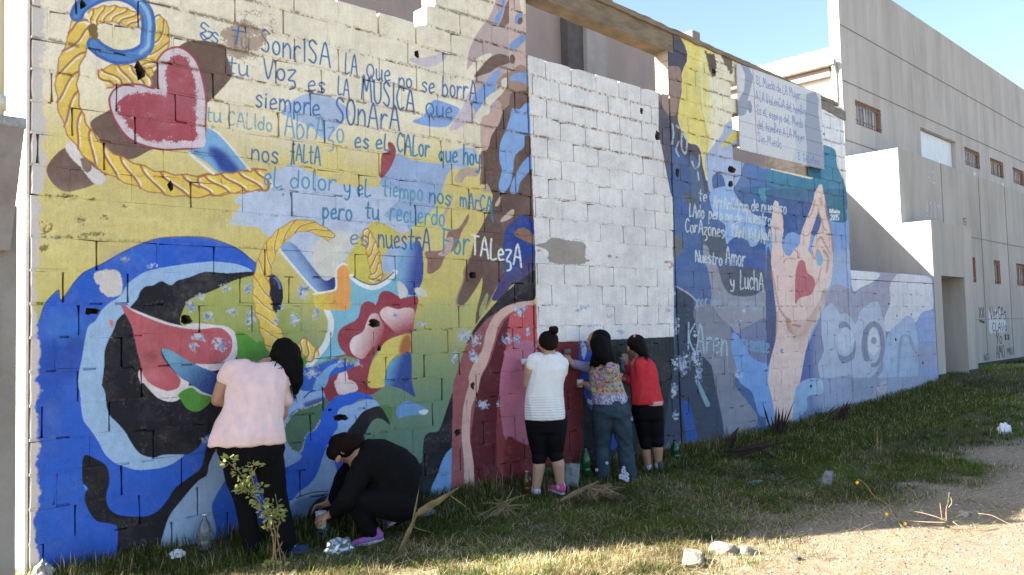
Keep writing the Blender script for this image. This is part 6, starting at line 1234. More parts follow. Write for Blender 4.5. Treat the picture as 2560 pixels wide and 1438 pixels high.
def shoe(parent, heel, toe, up, mat_u, mat_s, h=.075, w=.042, lift=0.0, laces=None):
    heel = Vector(heel); toe = Vector(toe); d = (toe - heel).normalized(); up = Vector(up); up = (up - d * up.dot(d)).normalized(); L = (toe - heel).length; sd = d.cross(up)
    u = MB(); capsule(u, heel + d * .035 + up * .038, heel + d * .10 + up * .036, .034, .034); capsule(u, heel + d * .09 + up * .034, toe - d * .045 + up * .028, .036, .030, sq=.8, ax=tuple(up)); capsule(u, heel + d * .03 + up * .045, heel + d * .055 + up * .085, .033, .036); ball(u, toe - d * .042 + up * .022, (.034, .034, .024))
    f = fuse('shoe', u, mat_u, parent, .006, 3)
    s_ = MB(); n = 14; loop = []
    for k in range(n):
        t = 2 * math.pi * k / n; x = math.cos(t); y = math.sin(t); ww = w * (.82 if x < 0 else 1.0) * (1 - .15 * max(x, 0) ** 3)
        loop.append(heel + d * (L / 2 + x * L / 2) + sd * (y * ww))
    vv = [p for p in loop] + [p + up * .020 for p in loop]; s_.add(vv, [tuple(range(n))[::-1], tuple(range(n, 2 * n))] + [(k, (k + 1) % n, n + (k + 1) % n, n + k) for k in range(n)])
    s_.build('sole', mat_s, f)
    if laces:
        l = MB()
        for k in range(4):
            q = heel + d * (.085 + .022 * k) + up * (.082 - .010 * k); l.tube([q - sd * .026 - up * .012, q, q + sd * .026 - up * .012], .003, 5)
        l.build('laces', laces, f)
    return f
def strands(name, pts_list, r, m, parent):
    q = MB()
    for pts in pts_list: q.tube(crom_v(pts), [r * (1 - .8 * i / (len(crom_v(pts)) - 1)) for i in range(len(crom_v(pts)))], 5)
    return q.build(name, m, parent, True)
def crom_v(pts, n=4):
    P = [Vector(p) for p in pts]; out = []
    for i in range(len(P) - 1):
        a, b, c, d = P[max(i - 1, 0)], P[i], P[i + 1], P[min(i + 2, len(P) - 1)]
        for k in range(n):
            t = k / n; out.append(.5 * ((2 * b) + (c - a) * t + (2 * a - 5 * b + 4 * c - d) * t * t + (3 * b - a - 3 * c + d) * t ** 3))
    return out + [P[-1]]
def fringe(parent, J, m, pts, n, L, dirx, seed, r=.0035, d0=-.04):
    """fine loose hair ends hanging from the edge of the hair"""
    q_ = random.Random(seed)
    for i in range(n):
        t = q_.random() * (len(pts) - 1); k = min(int(t), len(pts) - 2); t -= k
        x = pts[k][0] + (pts[k + 1][0] - pts[k][0]) * t; y = pts[k][1] + (pts[k + 1][1] - pts[k][1]) * t; l = L * q_.uniform(.5, 1.2); dd = d0 + q_.uniform(-.03, .03); w = q_.uniform(-.3, .3) + dirx
        strands('hair_strand', [[J(x - w * l * .4, y - l * .8, dd), J(x, y, dd - .008), J(x + w * l * .5, y + l * .45, dd), J(x + w * l * .9 + q_.uniform(-2, 2), y + l, dd + .01)]], r, m, parent)
Xv, Yv, Zv = Vector((1, 0, 0)), Vector((0, 1, 0)), Vector((0, 0, 1))

# --- woman in the pale pink T-shirt, bent towards the wall at the left
P1 = Figure(690, 1392, 2.90, 5.60, ground_z(2.9, 5.6), 'woman in pale pink T-shirt and black trousers stooping over with long black hair hanging forward'); J = P1.J; rt = P1.root
hipL, hipR = J(598, 1125, .0), J(672, 1128, .0); kL, kR = J(615, 1250, .05), J(692, 1245, .05); aL, aR = J(632, 1366, .02), J(716, 1358, .0)
shL, shR = J(590, 915, .12), J(712, 945, .16); elL, elR = J(549, 990, .12), J(712, 1035, .20); hdL, hdR = J(606, 1010, .42), J(690, 1075, .44)
nk = J(662, 900, .16); hc = J(724, 886, .27)
b = MB(); chain(b, [hipL, kL, aL], [.085, .055, .04]); chain(b, [hipR, kR, aR], [.085, .055, .04])
chain(b, [shL, J(562, 955, .12), elL], [.055, .056, .045]); chain(b, [elL, hdL - Vector((0, .06, 0))], [.045, .028]); chain(b, [shR, elR], [.050, .038]); chain(b, [elR, hdR - Vector((0, .06, 0))], [.038, .026])
loft(b, [(J(632, 1120, .0), Xv, Yv, .20, .12), (J(630, 1030, .05), Xv, Yv, .15, .10), (J(645, 950, .12), Xv, Yv, .17, .10), (J(655, 915, .15), Xv, Yv, .12, .07)])
chain(b, [J(655, 915, .15), J(690, 893, .20), hc], [.06, .052, .05]); lk = Vector((.30, .55, -.78)); M1 = head(b, hc, lk, (.2, .7, .7))
hand(b, hdL - Vector((0, .06, 0)), (.2, 1, .1), (0, -.2, 1), curl=.4); hand(b, hdR - Vector((0, .06, 0)), (0, 1, .1), (0, -.2, 1), side=-1, curl=.5)
fuse('body', b, M_SKIN, rt, .0085, 3); eyes(hc, M1, rt)
t = MB(); TS = (.80, .60, .585)
loft(t, [(J(622, 1100, .0), Xv, Yv, .262, .165), (J(623, 1075, .0), Xv, Yv, .255, .16), (J(630, 1040, .03), Xv, Yv, .225, .15), (J(640, 1000, .06), Xv, Yv, .205, .14), (J(648, 950, .10), Xv, Yv, .205, .135), (J(650, 915, .14), Xv, Yv, .18, .11), (J(655, 898, .155), Xv, Yv, .11, .08)])
chain(t, [J(612, 908, .12), J(590, 912, .12), J(572, 934, .12)], [.06, .072, .064]); chain(t, [J(700, 925, .16), J(716, 950, .17), J(720, 995, .18)], [.06, .068, .056])
fuse('t_shirt', t, cloth('pink_jersey', TS, (.70, .50, .50)), rt, .009, 4, .012, (6, 6, 3.2), 1)
t = MB(); chain(t, [hipL, J(602, 1180, .02), kL, aL + Zv * .01], [.11, .098, .070, .062]); chain(t, [hipR, J(680, 1180, .02), kR, aR + Zv * .01], [.11, .10, .078, .072]); loft(t, [(J(628, 1085, .0), Xv, Yv, .225, .145), (J(633, 1115, .0), Xv, Yv, .235, .15), (J(636, 1150, .0), Xv, Yv, .20, .13)])
fuse('trousers', t, cloth('black_trousers', (.0055, .005, .006), (.003, .003, .004)), rt, .010, 4, .004, (6, 6, 7), 3)
h = MB(); ball(h, hc + Vector((0, 0, .015)), (.104, .11, .112)); chain(h, [J(716, 865, .22), J(736, 905, .22), J(744, 950, .22), J(742, 975, .23)], [.09, .085, .06, .035]); chain(h, [J(705, 880, .18), J(722, 915, .16), J(735, 960, .17)], [.075, .07, .03])
hr = fuse('hair', h, M_HBLK, rt, .008, 3, .003, (30, 30, 3), 5)
strands('loose_strands', [[J(690, 880, .10), J(676, 905, .08), J(674, 915, .07)], [J(700, 890, .08), J(690, 915, .05), J(706, 912, .05), J(722, 905, .06)], [J(715, 905, .07), J(706, 925, .06), J(714, 945, .05)], [J(735, 940, .12), J(738, 975, .11), J(730, 965, .10)], [J(742, 960, .15), J(744, 985, .14), J(738, 1000, .14)], [J(748, 940, .18), J(750, 975, .17), J(745, 990, .16)], [J(728, 940, .10), J(735, 965, .09), J(733, 972, .09)], [J(680, 880, .1), J(670, 884, .1), J(664, 880, .1)]], .005, M_HBLK, hr)
fringe(hr, J, M_HBLK, [(706, 925), (722, 955), (734, 975), (744, 985), (752, 960)], 26, 22, .1, 1, d0=.14)
M_NAVY = cloth('navy_canvas', (.02, .045, .11)); M_LACE = mat('white_lace', (.7, .7, .68), .8); M_NSOLE = mat('navy_rubber', (.03, .045, .08), .6)
shoe(rt, J(698, 1389, .03), J(775, 1380, -.05), Zv, M_NAVY, M_NSOLE, laces=M_LACE); shoe(rt, J(640, 1385, .0), J(634, 1392, .20), Zv, M_NAVY, M_NSOLE)

# --- woman in black crouching
P2 = Figure(925, 1352, 3.66, 5.52, ground_z(3.66, 5.52), 'crouching woman all in black with dark brown hair and purple trainers, holding a white tub'); J = P2.J; rt = P2.root
hip1, hip2 = J(1000, 1262, -.08), J(1000, 1258, .20); k1, k2 = J(888, 1240, -.10), J(900, 1230, .28); a1, a2 = J(928, 1322, -.08), J(995, 1318, .26)
sh1, sh2 = J(915, 1150, -.10), J(905, 1145, .24); e1, e2 = J(872, 1238, -.16), J(856, 1215, .30); h1, h2 = J(826, 1276, -.10), J(818, 1262, .12)
hc = J(862, 1120, .05); up2 = Vector((-.55, 0, .8))
b = MB(); chain(b, [hip1, k1, a1], [.10, .06, .04]); chain(b, [hip2, k2, a2], [.10, .06, .04]); chain(b, [sh1, e1, h1], [.055, .042, .027]); chain(b, [sh2, e2, h2], [.055, .042, .027])
chain(b, [J(1000, 1250, .06), J(960, 1185, .06), J(915, 1150, .06)], [.16, .15, .13]); chain(b, [J(905, 1145, .06), J(880, 1130, .05)], [.06, .055]); M1 = head(b, hc, (-.50, .30, -.82), (-.70, 0, .5))
hand(b, h1, (-.9, .15, -.25), (-.2, -.5, .8), curl=.75); hand(b, h2, (-.9, -.3, -.1), (0, .6, .8), curl=.6, side=-1)
fuse('body', b, M_SKIN, rt, .0085, 3); eyes(hc, M1, rt)
M_BLKS = cloth('black_sweatshirt', (.005, .005, .006), (.003, .003, .004))
t = MB(); chain(t, [sh1, e1, J(840, 1266, -.11)], [.085, .072, .048]); chain(t, [sh2, e2, J(838, 1254, .14)], [.085, .07, .048])
loft(t, [(J(1030, 1242, .06), Vector((.45, 0, .9)), Yv, .19, .20), (J(1010, 1215, .06), Vector((.55, 0, .8)), Yv, .20, .215), (J(975, 1178, .06), Vector((.6, 0, .8)), Yv, .19, .215), (J(935, 1152, .06), Vector((.55, 0, .8)), Yv, .17, .22), (J(908, 1138, .06), Vector((.5, 0, .85)), Yv, .12, .17), (J(893, 1131, .06), Vector((.5, 0, .85)), Yv, .07, .08)]); ball(t, J(960, 1215, .06), (.16, .2, .16)); ball(t, J(985, 1235, .06), (.16, .2, .14))
fuse('sweatshirt', t, M_BLKS, rt, .010, 4, .010, (7, 7, 4), 6)
t = MB(); chain(t, [hip1, k1], [.135, .088]); chain(t, [k1, a1], [.085, .062]); chain(t, [hip2, k2], [.13, .088]); chain(t, [k2, a2], [.085, .062]); ball(t, J(1010, 1262, .06), (.16, .22, .15)); ball(t, J(1018, 1250, .06), (.135, .20, .13))
fuse('trousers', t, cloth('black_leggings', (.005, .0045, .006), (.003, .003, .004)), rt, .010, 4, .003, (8, 8, 6), 7)
h = MB(); ball(h, hc + Vector((.012, .0, .022)), (.108, .098, .098)); ball(h, J(890, 1108, .05), (.085, .085, .07)); ball(h, J(848, 1112, .05), (.07, .088, .085)); ball(h, J(838, 1126, .0), (.055, .07, .06)); ball(h, J(842, 1133, .06), (.05, .06, .05))
hr = fuse('hair', h, M_HBRN, rt, .0075, 3, .0025, (26, 26, 12), 9)
fringe(hr, J, M_HBRN, [(826, 1118), (832, 1132), (838, 1142), (846, 1148)], 12, 9, -.1, 4, d0=-.02)
e = MB(); ball(e, J(850, 1142, -.045), (.020, .010, .030), Matrix.Rotation(.4, 3, 'Y')); e.build('ear', M_SKIN, rt, True)
e = MB(); e.tube([J(1032, 1226, -.06), J(1047, 1221, .02)], .010, 6); e.build('bare_waist', M_SKIN2, rt, True)
M_PURP = cloth('purple_mesh_shoe', (.38, .13, .42), (.28, .09, .34)); M_WSOLE = mat('white_sole', (.55, .62, .66), .7)
f = shoe(rt, J(960, 1346, -.08), J(876, 1358, -.12), Zv, M_PURP, M_WSOLE); q = MB(); q.add([J(936, 1337, -.13), J(925, 1341, -.132), J(920, 1330, -.13), J(928, 1334, -.131)], [(0, 1, 2, 3)]); q.build('shoe_flash', mat('turquoise_flash', (.08, .28, .36), .6), f)
shoe(rt, J(1020, 1308, .24), J(965, 1342, .22), Vector((-.5, 0, .85)), M_PURP, M_WSOLE)
cp = empty('white_tub', tuple(rt.matrix_basis @ J(806, 1290, -.02))); tag(cp, 'white plastic tub held low by the crouching woman', 'tub')
q = MB(); q.tube([(0, 0, -.06), (0, 0, .055)], [.036, .042], 16); q.build('cup', mat('white_plastic', (.72, .76, .78), .4, bump=0), cp, True); q = MB(); q.tube([(0, 0, .050), (0, 0, .058)], .045, 16); q.build('rim', mat('rim_plastic', (.7, .72, .74), .4, bump=0), cp)

# --- woman in the white top
P3 = Figure(1372, 1240, 5.72, 5.62, ground_z(5.72, 5.62), 'woman in white ruched top, black cropped leggings and pink shoes, brown hair in a bun'); J = P3.J; rt = P3.root
hL, hR = J(1350, 1050, 0), J(1392, 1050, 0); kL, kR = J(1352, 1135, .03), J(1392, 1130, .03); aL, aR = J(1340, 1222, -.02), J(1402, 1212, .0)
sL, sR = J(1346, 903, .0), J(1412, 905, .08); eL, eR = J(1328, 958, .02), J(1404, 960, .22); wL, wR = J(1322, 930, .20), J(1370, 940, .34); hc = J(1379, 853, .06)
b = MB(); chain(b, [hL, J(1350, 1090, 0), kL, J(1349, 1165, -.01), aL], [.10, .085, .058, .060, .038]); chain(b, [hR, J(1392, 1090, 0), kR, J(1398, 1158, -.01), aR], [.10, .085, .058, .060, .038])
chain(b, [aL, aL + Vector((-.04, .10, -.04))], [.04, .03]); chain(b, [aR, aR + Vector((-.04, .10, -.04))], [.04, .03])
chain(b, [sL, J(1335, 930, 0), eL], [.060, .066, .054]); chain(b, [eL, wL], [.046, .028]); chain(b, [sR, eR, wR], [.052, .042, .028])
loft(b, [(J(1371, 1050, 0), Xv, Yv, .19, .13), (J(1370, 980, 0), Xv, Yv, .15, .11), (J(1378, 910, .02), Xv, Yv, .16, .10), (J(1382, 890, .03), Xv, Yv, .11, .07)]); chain(b, [J(1383, 892, .03), J(1384, 872, .04), hc], [.066, .052, .05])
M1 = head(b, hc, (-.62, .75, -.28)); hand(b, wL, (-.1, .5, .85), (-.9, -.2, 0), curl=.7); hand(b, wR, (-.2, .9, .2), (0, -.2, 1), curl=.5)
fuse('body', b, M_SKIN2, rt, .0085, 3); eyes(hc, M1, rt)
t = MB(); loft(t, [(J(1369, 1044, 0), Xv, Yv, .192, .15), (J(1368, 1025, 0), Xv, Yv, .190, .15), (J(1367, 990, 0), Xv, Yv, .175, .14), (J(1372, 955, .01), Xv, Yv, .165, .135), (J(1380, 920, .02), Xv, Yv, .168, .13), (J(1381, 898, .03), Xv, Yv, .145, .10), (J(1383, 884, .03), Xv, Yv, .085, .07)])
chain(t, [J(1360, 893, .02), J(1346, 900, .0), J(1341, 911, .0)], [.06, .070, .068]); chain(t, [J(1400, 895, .04), J(1414, 908, .08), J(1414, 930, .12)], [.06, .062, .058])
def pleat(nt, b, cr, mp):
    L = nt.links.new; tc = N(nt, 'ShaderNodeTexCoord'); sp = N(nt, 'ShaderNodeSeparateXYZ'); L(tc.outputs['Object'], sp.inputs[0])
    w = N(nt, 'ShaderNodeTexWave', wave_type='BANDS', bands_direction='Z', i_Scale=13.0, i_Distortion=2.2); w.inputs['Detail Scale'].default_value = .8; L(tc.outputs['Object'], w.inputs[0])
    mr = N(nt, 'ShaderNodeMapRange'); mr.inputs[1].default_value = 1.0; mr.inputs[2].default_value = .86; L(sp.outputs[2], mr.inputs[0])
    ml = N(nt, 'ShaderNodeMath', operation='MULTIPLY'); L(w.outputs['Fac'], ml.inputs[0]); L(mr.outputs[0], ml.inputs[1])
    bp = N(nt, 'ShaderNodeBump', i_Strength=.38, i_Distance=.014); L(ml.outputs[0], bp.inputs['Height']); L(bp.outputs[0], b.inputs['Normal'])
fuse('top', t, cloth('white_jersey', (.78, .78, .78), (.72, .72, .73), extra=pleat), rt, .008, 3, .009, (7, 7, 3.5), 11)
t = MB(); chain(t, [hL, J(1350, 1090, 0), kL, J(1350, 1146, .0)], [.125, .105, .075, .068]); chain(t, [hR, J(1392, 1090, 0), kR, J(1394, 1140, .0)], [.125, .105, .075, .068]); loft(t, [(J(1371, 1030, 0), Xv, Yv, .18, .135), (J(1371, 1055, 0), Xv, Yv, .178, .14), (J(1371, 1078, 0), Xv, Yv, .16, .12)])
fuse('leggings', t, cloth('black_lycra', (.006, .005, .007), (.003, .003, .005), .8), rt, .009, 4, .002, (8, 8, 8), 12)
h = MB(); ball(h, hc + Vector((.012, -.012, .016)), (.096, .100, .094)); ball(h, J(1386, 860, .0), (.07, .07, .055)); hr = fuse('hair', h, M_HBRN, rt, .0075, 3, .0025, (28, 28, 10), 14)
h = MB(); ball(h, J(1396, 823, .02), (.046, .046, .036)); h.tube(crom_v([J(1396, 823, .02) + Vector((math.cos(a) * .03, math.sin(a) * .03, .022 * math.sin(2 * a))) for a in np.linspace(0, 6, 9)]), .018, 8); hb = fuse('hair_bun', h, M_HBRN, rt, .006, 2, .002, (40, 40, 40), 15)
strands('loose_strands', [[J(1364, 838, .08), J(1356, 848, .1), J(1350, 856, .11)], [J(1400, 826, 0), J(1404, 830, 0), J(1403, 835, 0)], [J(1362, 842, .06), J(1357, 852, .08), J(1358, 858, .08)]], .004, M_HBRN, hr)
M_PINK = cloth('pink_trainer', (.62, .10, .26), (.5, .07, .20)); M_SOCK = cloth('pale_sock', (.55, .55, .68))
for (a_, hh_, tt_) in ((aL, J(1348, 1240, -.05), J(1316, 1238, .16)), (aR, J(1410, 1232, -.05), J(1374, 1228, .16))):
    shoe(rt, hh_, tt_, Zv, M_PINK, M_WSOLE); s_ = MB(); chain(s_, [a_ + Vector((.005, -.005, -.01)), a_ + Vector((.0, .01, .022))], [.045, .043]); fuse('sock', s_, M_SOCK, rt, .007, 2)
tb = empty('white_pot', tuple(rt.matrix_basis @ (wL + Vector((-.02, .06, .10))))); tag(tb, 'small white pot in the raised hand of the woman in white', 'pot')
q = MB(); q.tube([(0, 0, -.025), (0, 0, .03)], [.026, .030], 14); q.build('pot', mat('pot_plastic', (.74, .76, .80), .5, bump=0), tb, True)

# --- woman in the patterned blouse, hand raised to the wall
P4 = Figure(1540, 1197, 6.82, 5.66, ground_z(6.82, 5.66), 'woman in multicoloured patterned blouse and jeans with long black hair, sponging the wall'); J = P4.J; rt = P4.root
hL, hR = J(1515, 1025, 0), J(1553, 1020, 0); kL, kR = J(1508, 1110, .05), J(1565, 1105, .04); aL, aR = J(1510, 1185, .0), J(1572, 1183, .02)
s1, s2 = J(1535, 915, -.10), J(1508, 905, .14); e1, e2 = J(1500, 968, -.06), J(1480, 912, .26); w1_, w2_ = J(1470, 950, .18), J(1437, 893, .36); hc = J(1503, 844, .06)
b = MB(); chain(b, [hL, kL, aL], [.10, .06, .04]); chain(b, [hR, kR, aR], [.10, .06, .04]); chain(b, [s1, e1, w1_], [.05, .04, .026]); chain(b, [s2, e2, w2_], [.05, .04, .026])
loft(b, [(J(1534, 1010, 0), Xv, Yv, .17, .12), (J(1528, 950, .01), Xv, Yv, .14, .11), (J(1522, 905, .02), Xv, Yv, .14, .10), (J(1515, 890, .03), Xv, Yv, .09, .07)]); chain(b, [J(1514, 893, .03), J(1509, 872, .04), hc], [.058, .050, .05])
M1 = head(b, hc, (-.93, .35, -.02), r=.103); hand(b, w1_, (-.8, .6, .1), (0, -.3, 1), curl=.8); hand(b, w2_, (-.45, .35, .8), (.6, -.6, .3), curl=.85)
fuse('body', b, M_SKIN, rt, .0085, 3); eyes(hc, M1, rt, .103)
def pattern(nt, b, cr, mp):
    L = nt.links.new; tc = N(nt, 'ShaderNodeTexCoord'); v = N(nt, 'ShaderNodeTexVoronoi', i_Scale=40.0); nz = N(nt, 'ShaderNodeTexNoise', i_Scale=9.0, i_Detail=3.0)
    L(tc.outputs['Object'], v.inputs['Vector']); L(tc.outputs['Object'], nz.inputs['Vector'])
    sp = N(nt, 'ShaderNodeSeparateColor'); L(v.outputs['Color'], sp.inputs[0]); ad = N(nt, 'ShaderNodeMath', operation='MULTIPLY_ADD'); ad.inputs[1].default_value = .55; L(sp.outputs[0], ad.inputs[0]); 
    m2 = N(nt, 'ShaderNodeMath', operation='MULTIPLY_ADD'); m2.inputs[1].default_value = 1.5; m2.inputs[2].default_value = -.5; L(nz.outputs['Fac'], m2.inputs[0]); L(m2.outputs[0], ad.inputs[2])
    r = N(nt, 'ShaderNodeValToRGB'); r.color_ramp.interpolation = 'CONSTANT'; cols = [(0, (.06, .07, .24)), (.16, (.30, .30, .38)), (.30, (.46, .38, .10)), (.42, (.20, .27, .22)), (.50, (.44, .05, .10)), (.60, (.42, .40, .22)), (.72, (.14, .17, .36)), (.84, (.42, .42, .46)), (.94, (.36, .09, .30))]
    r.color_ramp.elements[0].position = 0; r.color_ramp.elements[0].color = (*cols[0][1], 1); r.color_ramp.elements[1].position = cols[1][0]; r.color_ramp.elements[1].color = (*cols[1][1], 1)
    for p, c in cols[2:]: e = r.color_ramp.elements.new(p); e.color = (*c, 1)
    L(ad.outputs[0], r.inputs[0])
    sz = N(nt, 'ShaderNodeSeparateXYZ'); L(tc.outputs['Object'], sz.inputs[0]); st = N(nt, 'ShaderNodeMapRange'); st.inputs[1].default_value = .87; st.inputs[2].default_value = .93; L(sz.outputs[2], st.inputs[0])
    v2 = N(nt, 'ShaderNodeTexVoronoi', i_Scale=80.0); L(tc.outputs['Object'], v2.inputs['Vector']); r2 = N(nt, 'ShaderNodeValToRGB'); r2.color_ramp.interpolation = 'CONSTANT'; r2.color_ramp.elements[0].color = (.20, .20, .42, 1); r2.color_ramp.elements[1].position = .5; r2.color_ramp.elements[1].color = (.50, .50, .62, 1)
    s2_ = N(nt, 'ShaderNodeSeparateColor'); L(v2.outputs['Color'], s2_.inputs[0]); L(s2_.outputs[1], r2.inputs[0])
    mx = N(nt, 'ShaderNodeMixRGB'); L(st.outputs[0], mx.inputs[0]); L(r2.outputs[0], mx.inputs[1]); L(r.outputs[0], mx.inputs[2]); L(mx.outputs[0], b.inputs['Base Color'])
M_PATT = cloth('patterned_viscose', (.5, .45, .4), extra=pattern); M_SLEEVE = cloth('lilac_print', (.30, .28, .42), (.10, .10, .24), sc=90)
t = MB(); loft(t, [(J(1531, 1000, 0), Xv, Yv, .172, .14), (J(1530, 985, 0), Xv, Yv, .178, .15), (J(1524, 955, .01), Xv, Yv, .165, .14), (J(1519, 925, .02), Xv, Yv, .155, .13), (J(1522, 905, .03), Xv, Yv, .14, .11), (J(1518, 893, .03), Xv, Yv, .09, .075)]); chain(t, [s1, e1], [.075, .066]); ball(t, J(1512, 960, -.04), (.10, .09, .10)); chain(t, [s2, e2], [.07, .058])
fuse('blouse', t, M_PATT, rt, .008, 3, .010, (8, 8, 4), 17)
t = MB(); chain(t, [e1, J(1476, 955, .12)], [.062, .044]); chain(t, [e2, J(1444, 898, .33)], [.056, .044]); fuse('sleeve', t, M_SLEEVE, rt, .008, 3, .004, (9, 9, 9), 18)
t = MB(); chain(t, [hL, J(1510, 1070, .03), kL, aL + Zv * .0], [.125, .098, .076, .070]); chain(t, [hR, J(1560, 1065, .02), kR, aR], [.12, .096, .078, .074]); loft(t, [(J(1533, 992, 0), Xv, Yv, .165, .13), (J(1534, 1015, 0), Xv, Yv, .178, .14), (J(1534, 1035, 0), Xv, Yv, .165, .13)])
fuse('jeans', t, cloth('blue_denim', (.048, .078, .105), (.020, .036, .056), sc=10), rt, .009, 3, .010, (6, 6, 9), 20)
h = MB(); ball(h, hc + Vector((.038, -.010, .022)), (.108, .102, .104)); chain(h, [J(1508, 848, -.02), J(1515, 880, -.06), J(1532, 905, -.08)], [.095, .085, .03]); chain(h, [J(1512, 845, .02), J(1525, 875, -.02), J(1545, 902, -.06)], [.10, .075, .028]); chain(h, [J(1508, 865, -.04), J(1494, 888, -.06), J(1487, 902, -.07)], [.05, .035, .018]); chain(h, [J(1510, 870, .0), J(1500, 900, -.07)], [.085, .035])
hr = fuse('hair', h, M_HBLK, rt, .0075, 3, .0025, (26, 26, 4), 21); fringe(hr, J, M_HBLK, [(1484, 900), (1496, 902), (1515, 898), (1532, 900), (1545, 903)], 26, 14, .15, 2, d0=-.10)
shoe(rt, J(1520, 1196, -.03), J(1498, 1194, .16), Zv, mat('dark_shoe', (.02, .02, .025), .6), M_NSOLE); shoe(rt, J(1578, 1196, -.03), J(1560, 1194, .16), Zv, mat('dark_shoe', (.02, .02, .025), .6), M_NSOLE)
sg = empty('sponge', tuple(rt.matrix_basis @ (w2_ + Vector((-.03, .02, .11)))), .4); tag(sg, 'grey green sponge held flat against the wall by the woman in the patterned blouse', 'sponge')
q = MB(); q.bbox(-.045, .045, -.02, .02, -.022, .022, .006); q.build('sponge', mat('grey_sponge', (.13, .16, .14), .95), sg)
tb = empty('white_cup', tuple(rt.matrix_basis @ (w1_ + Vector((-.055, .04, .0))))); tag(tb, 'white paint cup in the lower hand of the woman in the patterned blouse', 'cup')
q = MB(); q.tube([(0, 0, -.04), (0, 0, .04)], [.030, .038], 14); q.build('cup', mat('cup_plastic', (.72, .74, .76), .5, bump=0), tb, True)

# --- girl in the red cardigan
P5 = Figure(1634, 1182, 7.44, 5.62, ground_z(7.44, 5.62), 'girl in red cardigan and black cropped trousers with short dark hair and white socks'); J = P5.J; rt = P5.root
hL, hR = J(1610, 1020, 0), J(1638, 1015, 0); kL, kR = J(1616, 1095, .04), J(1646, 1092, .04); aL, aR = J(1621, 1166, .0), J(1647, 1160, .02)
s1, s2 = J(1612, 905, -.08), J(1600, 900, .12); e1, e2 = J(1607, 958, -.04), J(1590, 950, .20); w1_, w2_ = J(1566, 945, .16), J(1574, 900, .34); hc = J(1598, 858, .05)
b = MB(); chain(b, [hL, kL, J(1617, 1125, .0), aL], [.095, .055, .055, .035]); chain(b, [hR, kR, J(1647, 1120, .0), aR], [.095, .055, .055, .035]); chain(b, [aL, aL + Vector((-.04, .08, -.03))], [.038, .03]); chain(b, [aR, aR + Vector((-.04, .08, -.03))], [.038, .03]); chain(b, [s1, e1, w1_], [.05, .038, .025]); chain(b, [s2, e2, w2_], [.05, .038, .025])
loft(b, [(J(1624, 1010, 0), Xv, Yv, .16, .12), (J(1620, 950, .01), Xv, Yv, .13, .10), (J(1614, 905, .02), Xv, Yv, .13, .09), (J(1610, 892, .03), Xv, Yv, .08, .06)]); chain(b, [J(1610, 895, .03), J(1606, 878, .04), hc], [.055, .048, .048])
M1 = head(b, hc, (-.80, .48, -.38), r=.095); hand(b, w1_, (-.7, .7, .1), (0, -.3, 1), curl=.8); hand(b, w2_, (-.2, .5, .8), (.3, -.8, .2), curl=.8)
fuse('body', b, M_SKIN, rt, .0085, 3); eyes(hc, M1, rt, .095)
t = MB(); loft(t, [(J(1623, 1006, 0), Xv, Yv, .175, .145), (J(1622, 985, 0), Xv, Yv, .162, .14), (J(1620, 955, .01), Xv, Yv, .150, .13), (J(1619, 925, .02), Xv, Yv, .150, .125), (J(1617, 903, .03), Xv, Yv, .128, .10), (J(1612, 891, .03), Xv, Yv, .075, .065)])
chain(t, [s1, e1], [.066, .058]); chain(t, [e1, J(1570, 945, .13)], [.056, .042]); chain(t, [s2, e2, J(1578, 912, .30)], [.062, .052, .038])
fuse('cardigan', t, cloth('red_knit', (.60, .045, .055), (.50, .03, .045)), rt, .008, 3, .010, (7, 7, 3.5), 25)
t = MB(); loft(t, [(J(1640, 1010, -.01), Xv, Yv, .10, .13), (J(1640, 999, -.01), Xv, Yv, .104, .132)]); fuse('pink_hem', t, cloth('pink_cotton', (.66, .38, .40)), rt, .008, 2)
t = MB(); chain(t, [hL, J(1614, 1060, .02), kL, J(1618, 1108, .0)], [.115, .098, .075, .070]); chain(t, [hR, J(1642, 1058, .02), kR, J(1647, 1104, .0)], [.112, .096, .075, .068]); loft(t, [(J(1624, 1003, 0), Xv, Yv, .155, .125), (J(1624, 1025, 0), Xv, Yv, .165, .13), (J(1626, 1045, 0), Xv, Yv, .15, .12)])
tr = fuse('trousers', t, cloth('black_capri', (.006, .006, .008), (.003, .003, .005)), rt, .009, 4, .003, (9, 9, 8), 26)
h = MB(); ball(h, hc + Vector((.014, -.012, .024)), (.100, .100, .094)); chain(h, [J(1604, 856, -.01), J(1618, 876, -.04), J(1628, 886, -.05)], [.085, .05, .022]); chain(h, [J(1606, 852, .03), J(1622, 872, .0)], [.085, .04])
hr = fuse('hair', h, M_HBRN2, rt, .0075, 3, .0025, (28, 28, 5), 27)
fringe(hr, J, M_HBRN2, [(1604, 880), (1616, 886), (1628, 890)], 16, 11, .1, 3, d0=-.07)
q = MB(); q.bbox(-.012, .012, -.01, .01, -.02, .02, .004); o = q.build('hair_clip', mat('pink_clip', (.62, .25, .28), .5, bump=0), hr); o.location = hc + Vector((-.002, -.075, .098))
q = MB(); ball(q, J(1581, 866, -.035), (.014, .012, .026)); q.build('ear', M_SKIN, rt, True)
for (a_, hh_, tt_) in ((aL, J(1628, 1184, -.04), J(1604, 1182, .15)), (aR, J(1656, 1176, -.04), J(1634, 1174, .15))):
    shoe(rt, hh_, tt_, Zv, cloth('dark_print_shoe', (.10, .09, .11), (.02, .02, .03), sc=60), M_NSOLE); s_ = MB(); chain(s_, [a_ + Vector((.004, -.004, -.015)), a_ + Vector((.0, .006, .026))], [.043, .041]); fuse('sock', s_, cloth('white_sock', (.60, .64, .74)), rt, .007, 2)
tb = empty('white_cup', tuple(rt.matrix_basis @ (w1_ + Vector((-.04, .05, .03))))); tag(tb, 'white paint cup held out by the girl in the red cardigan', 'cup')
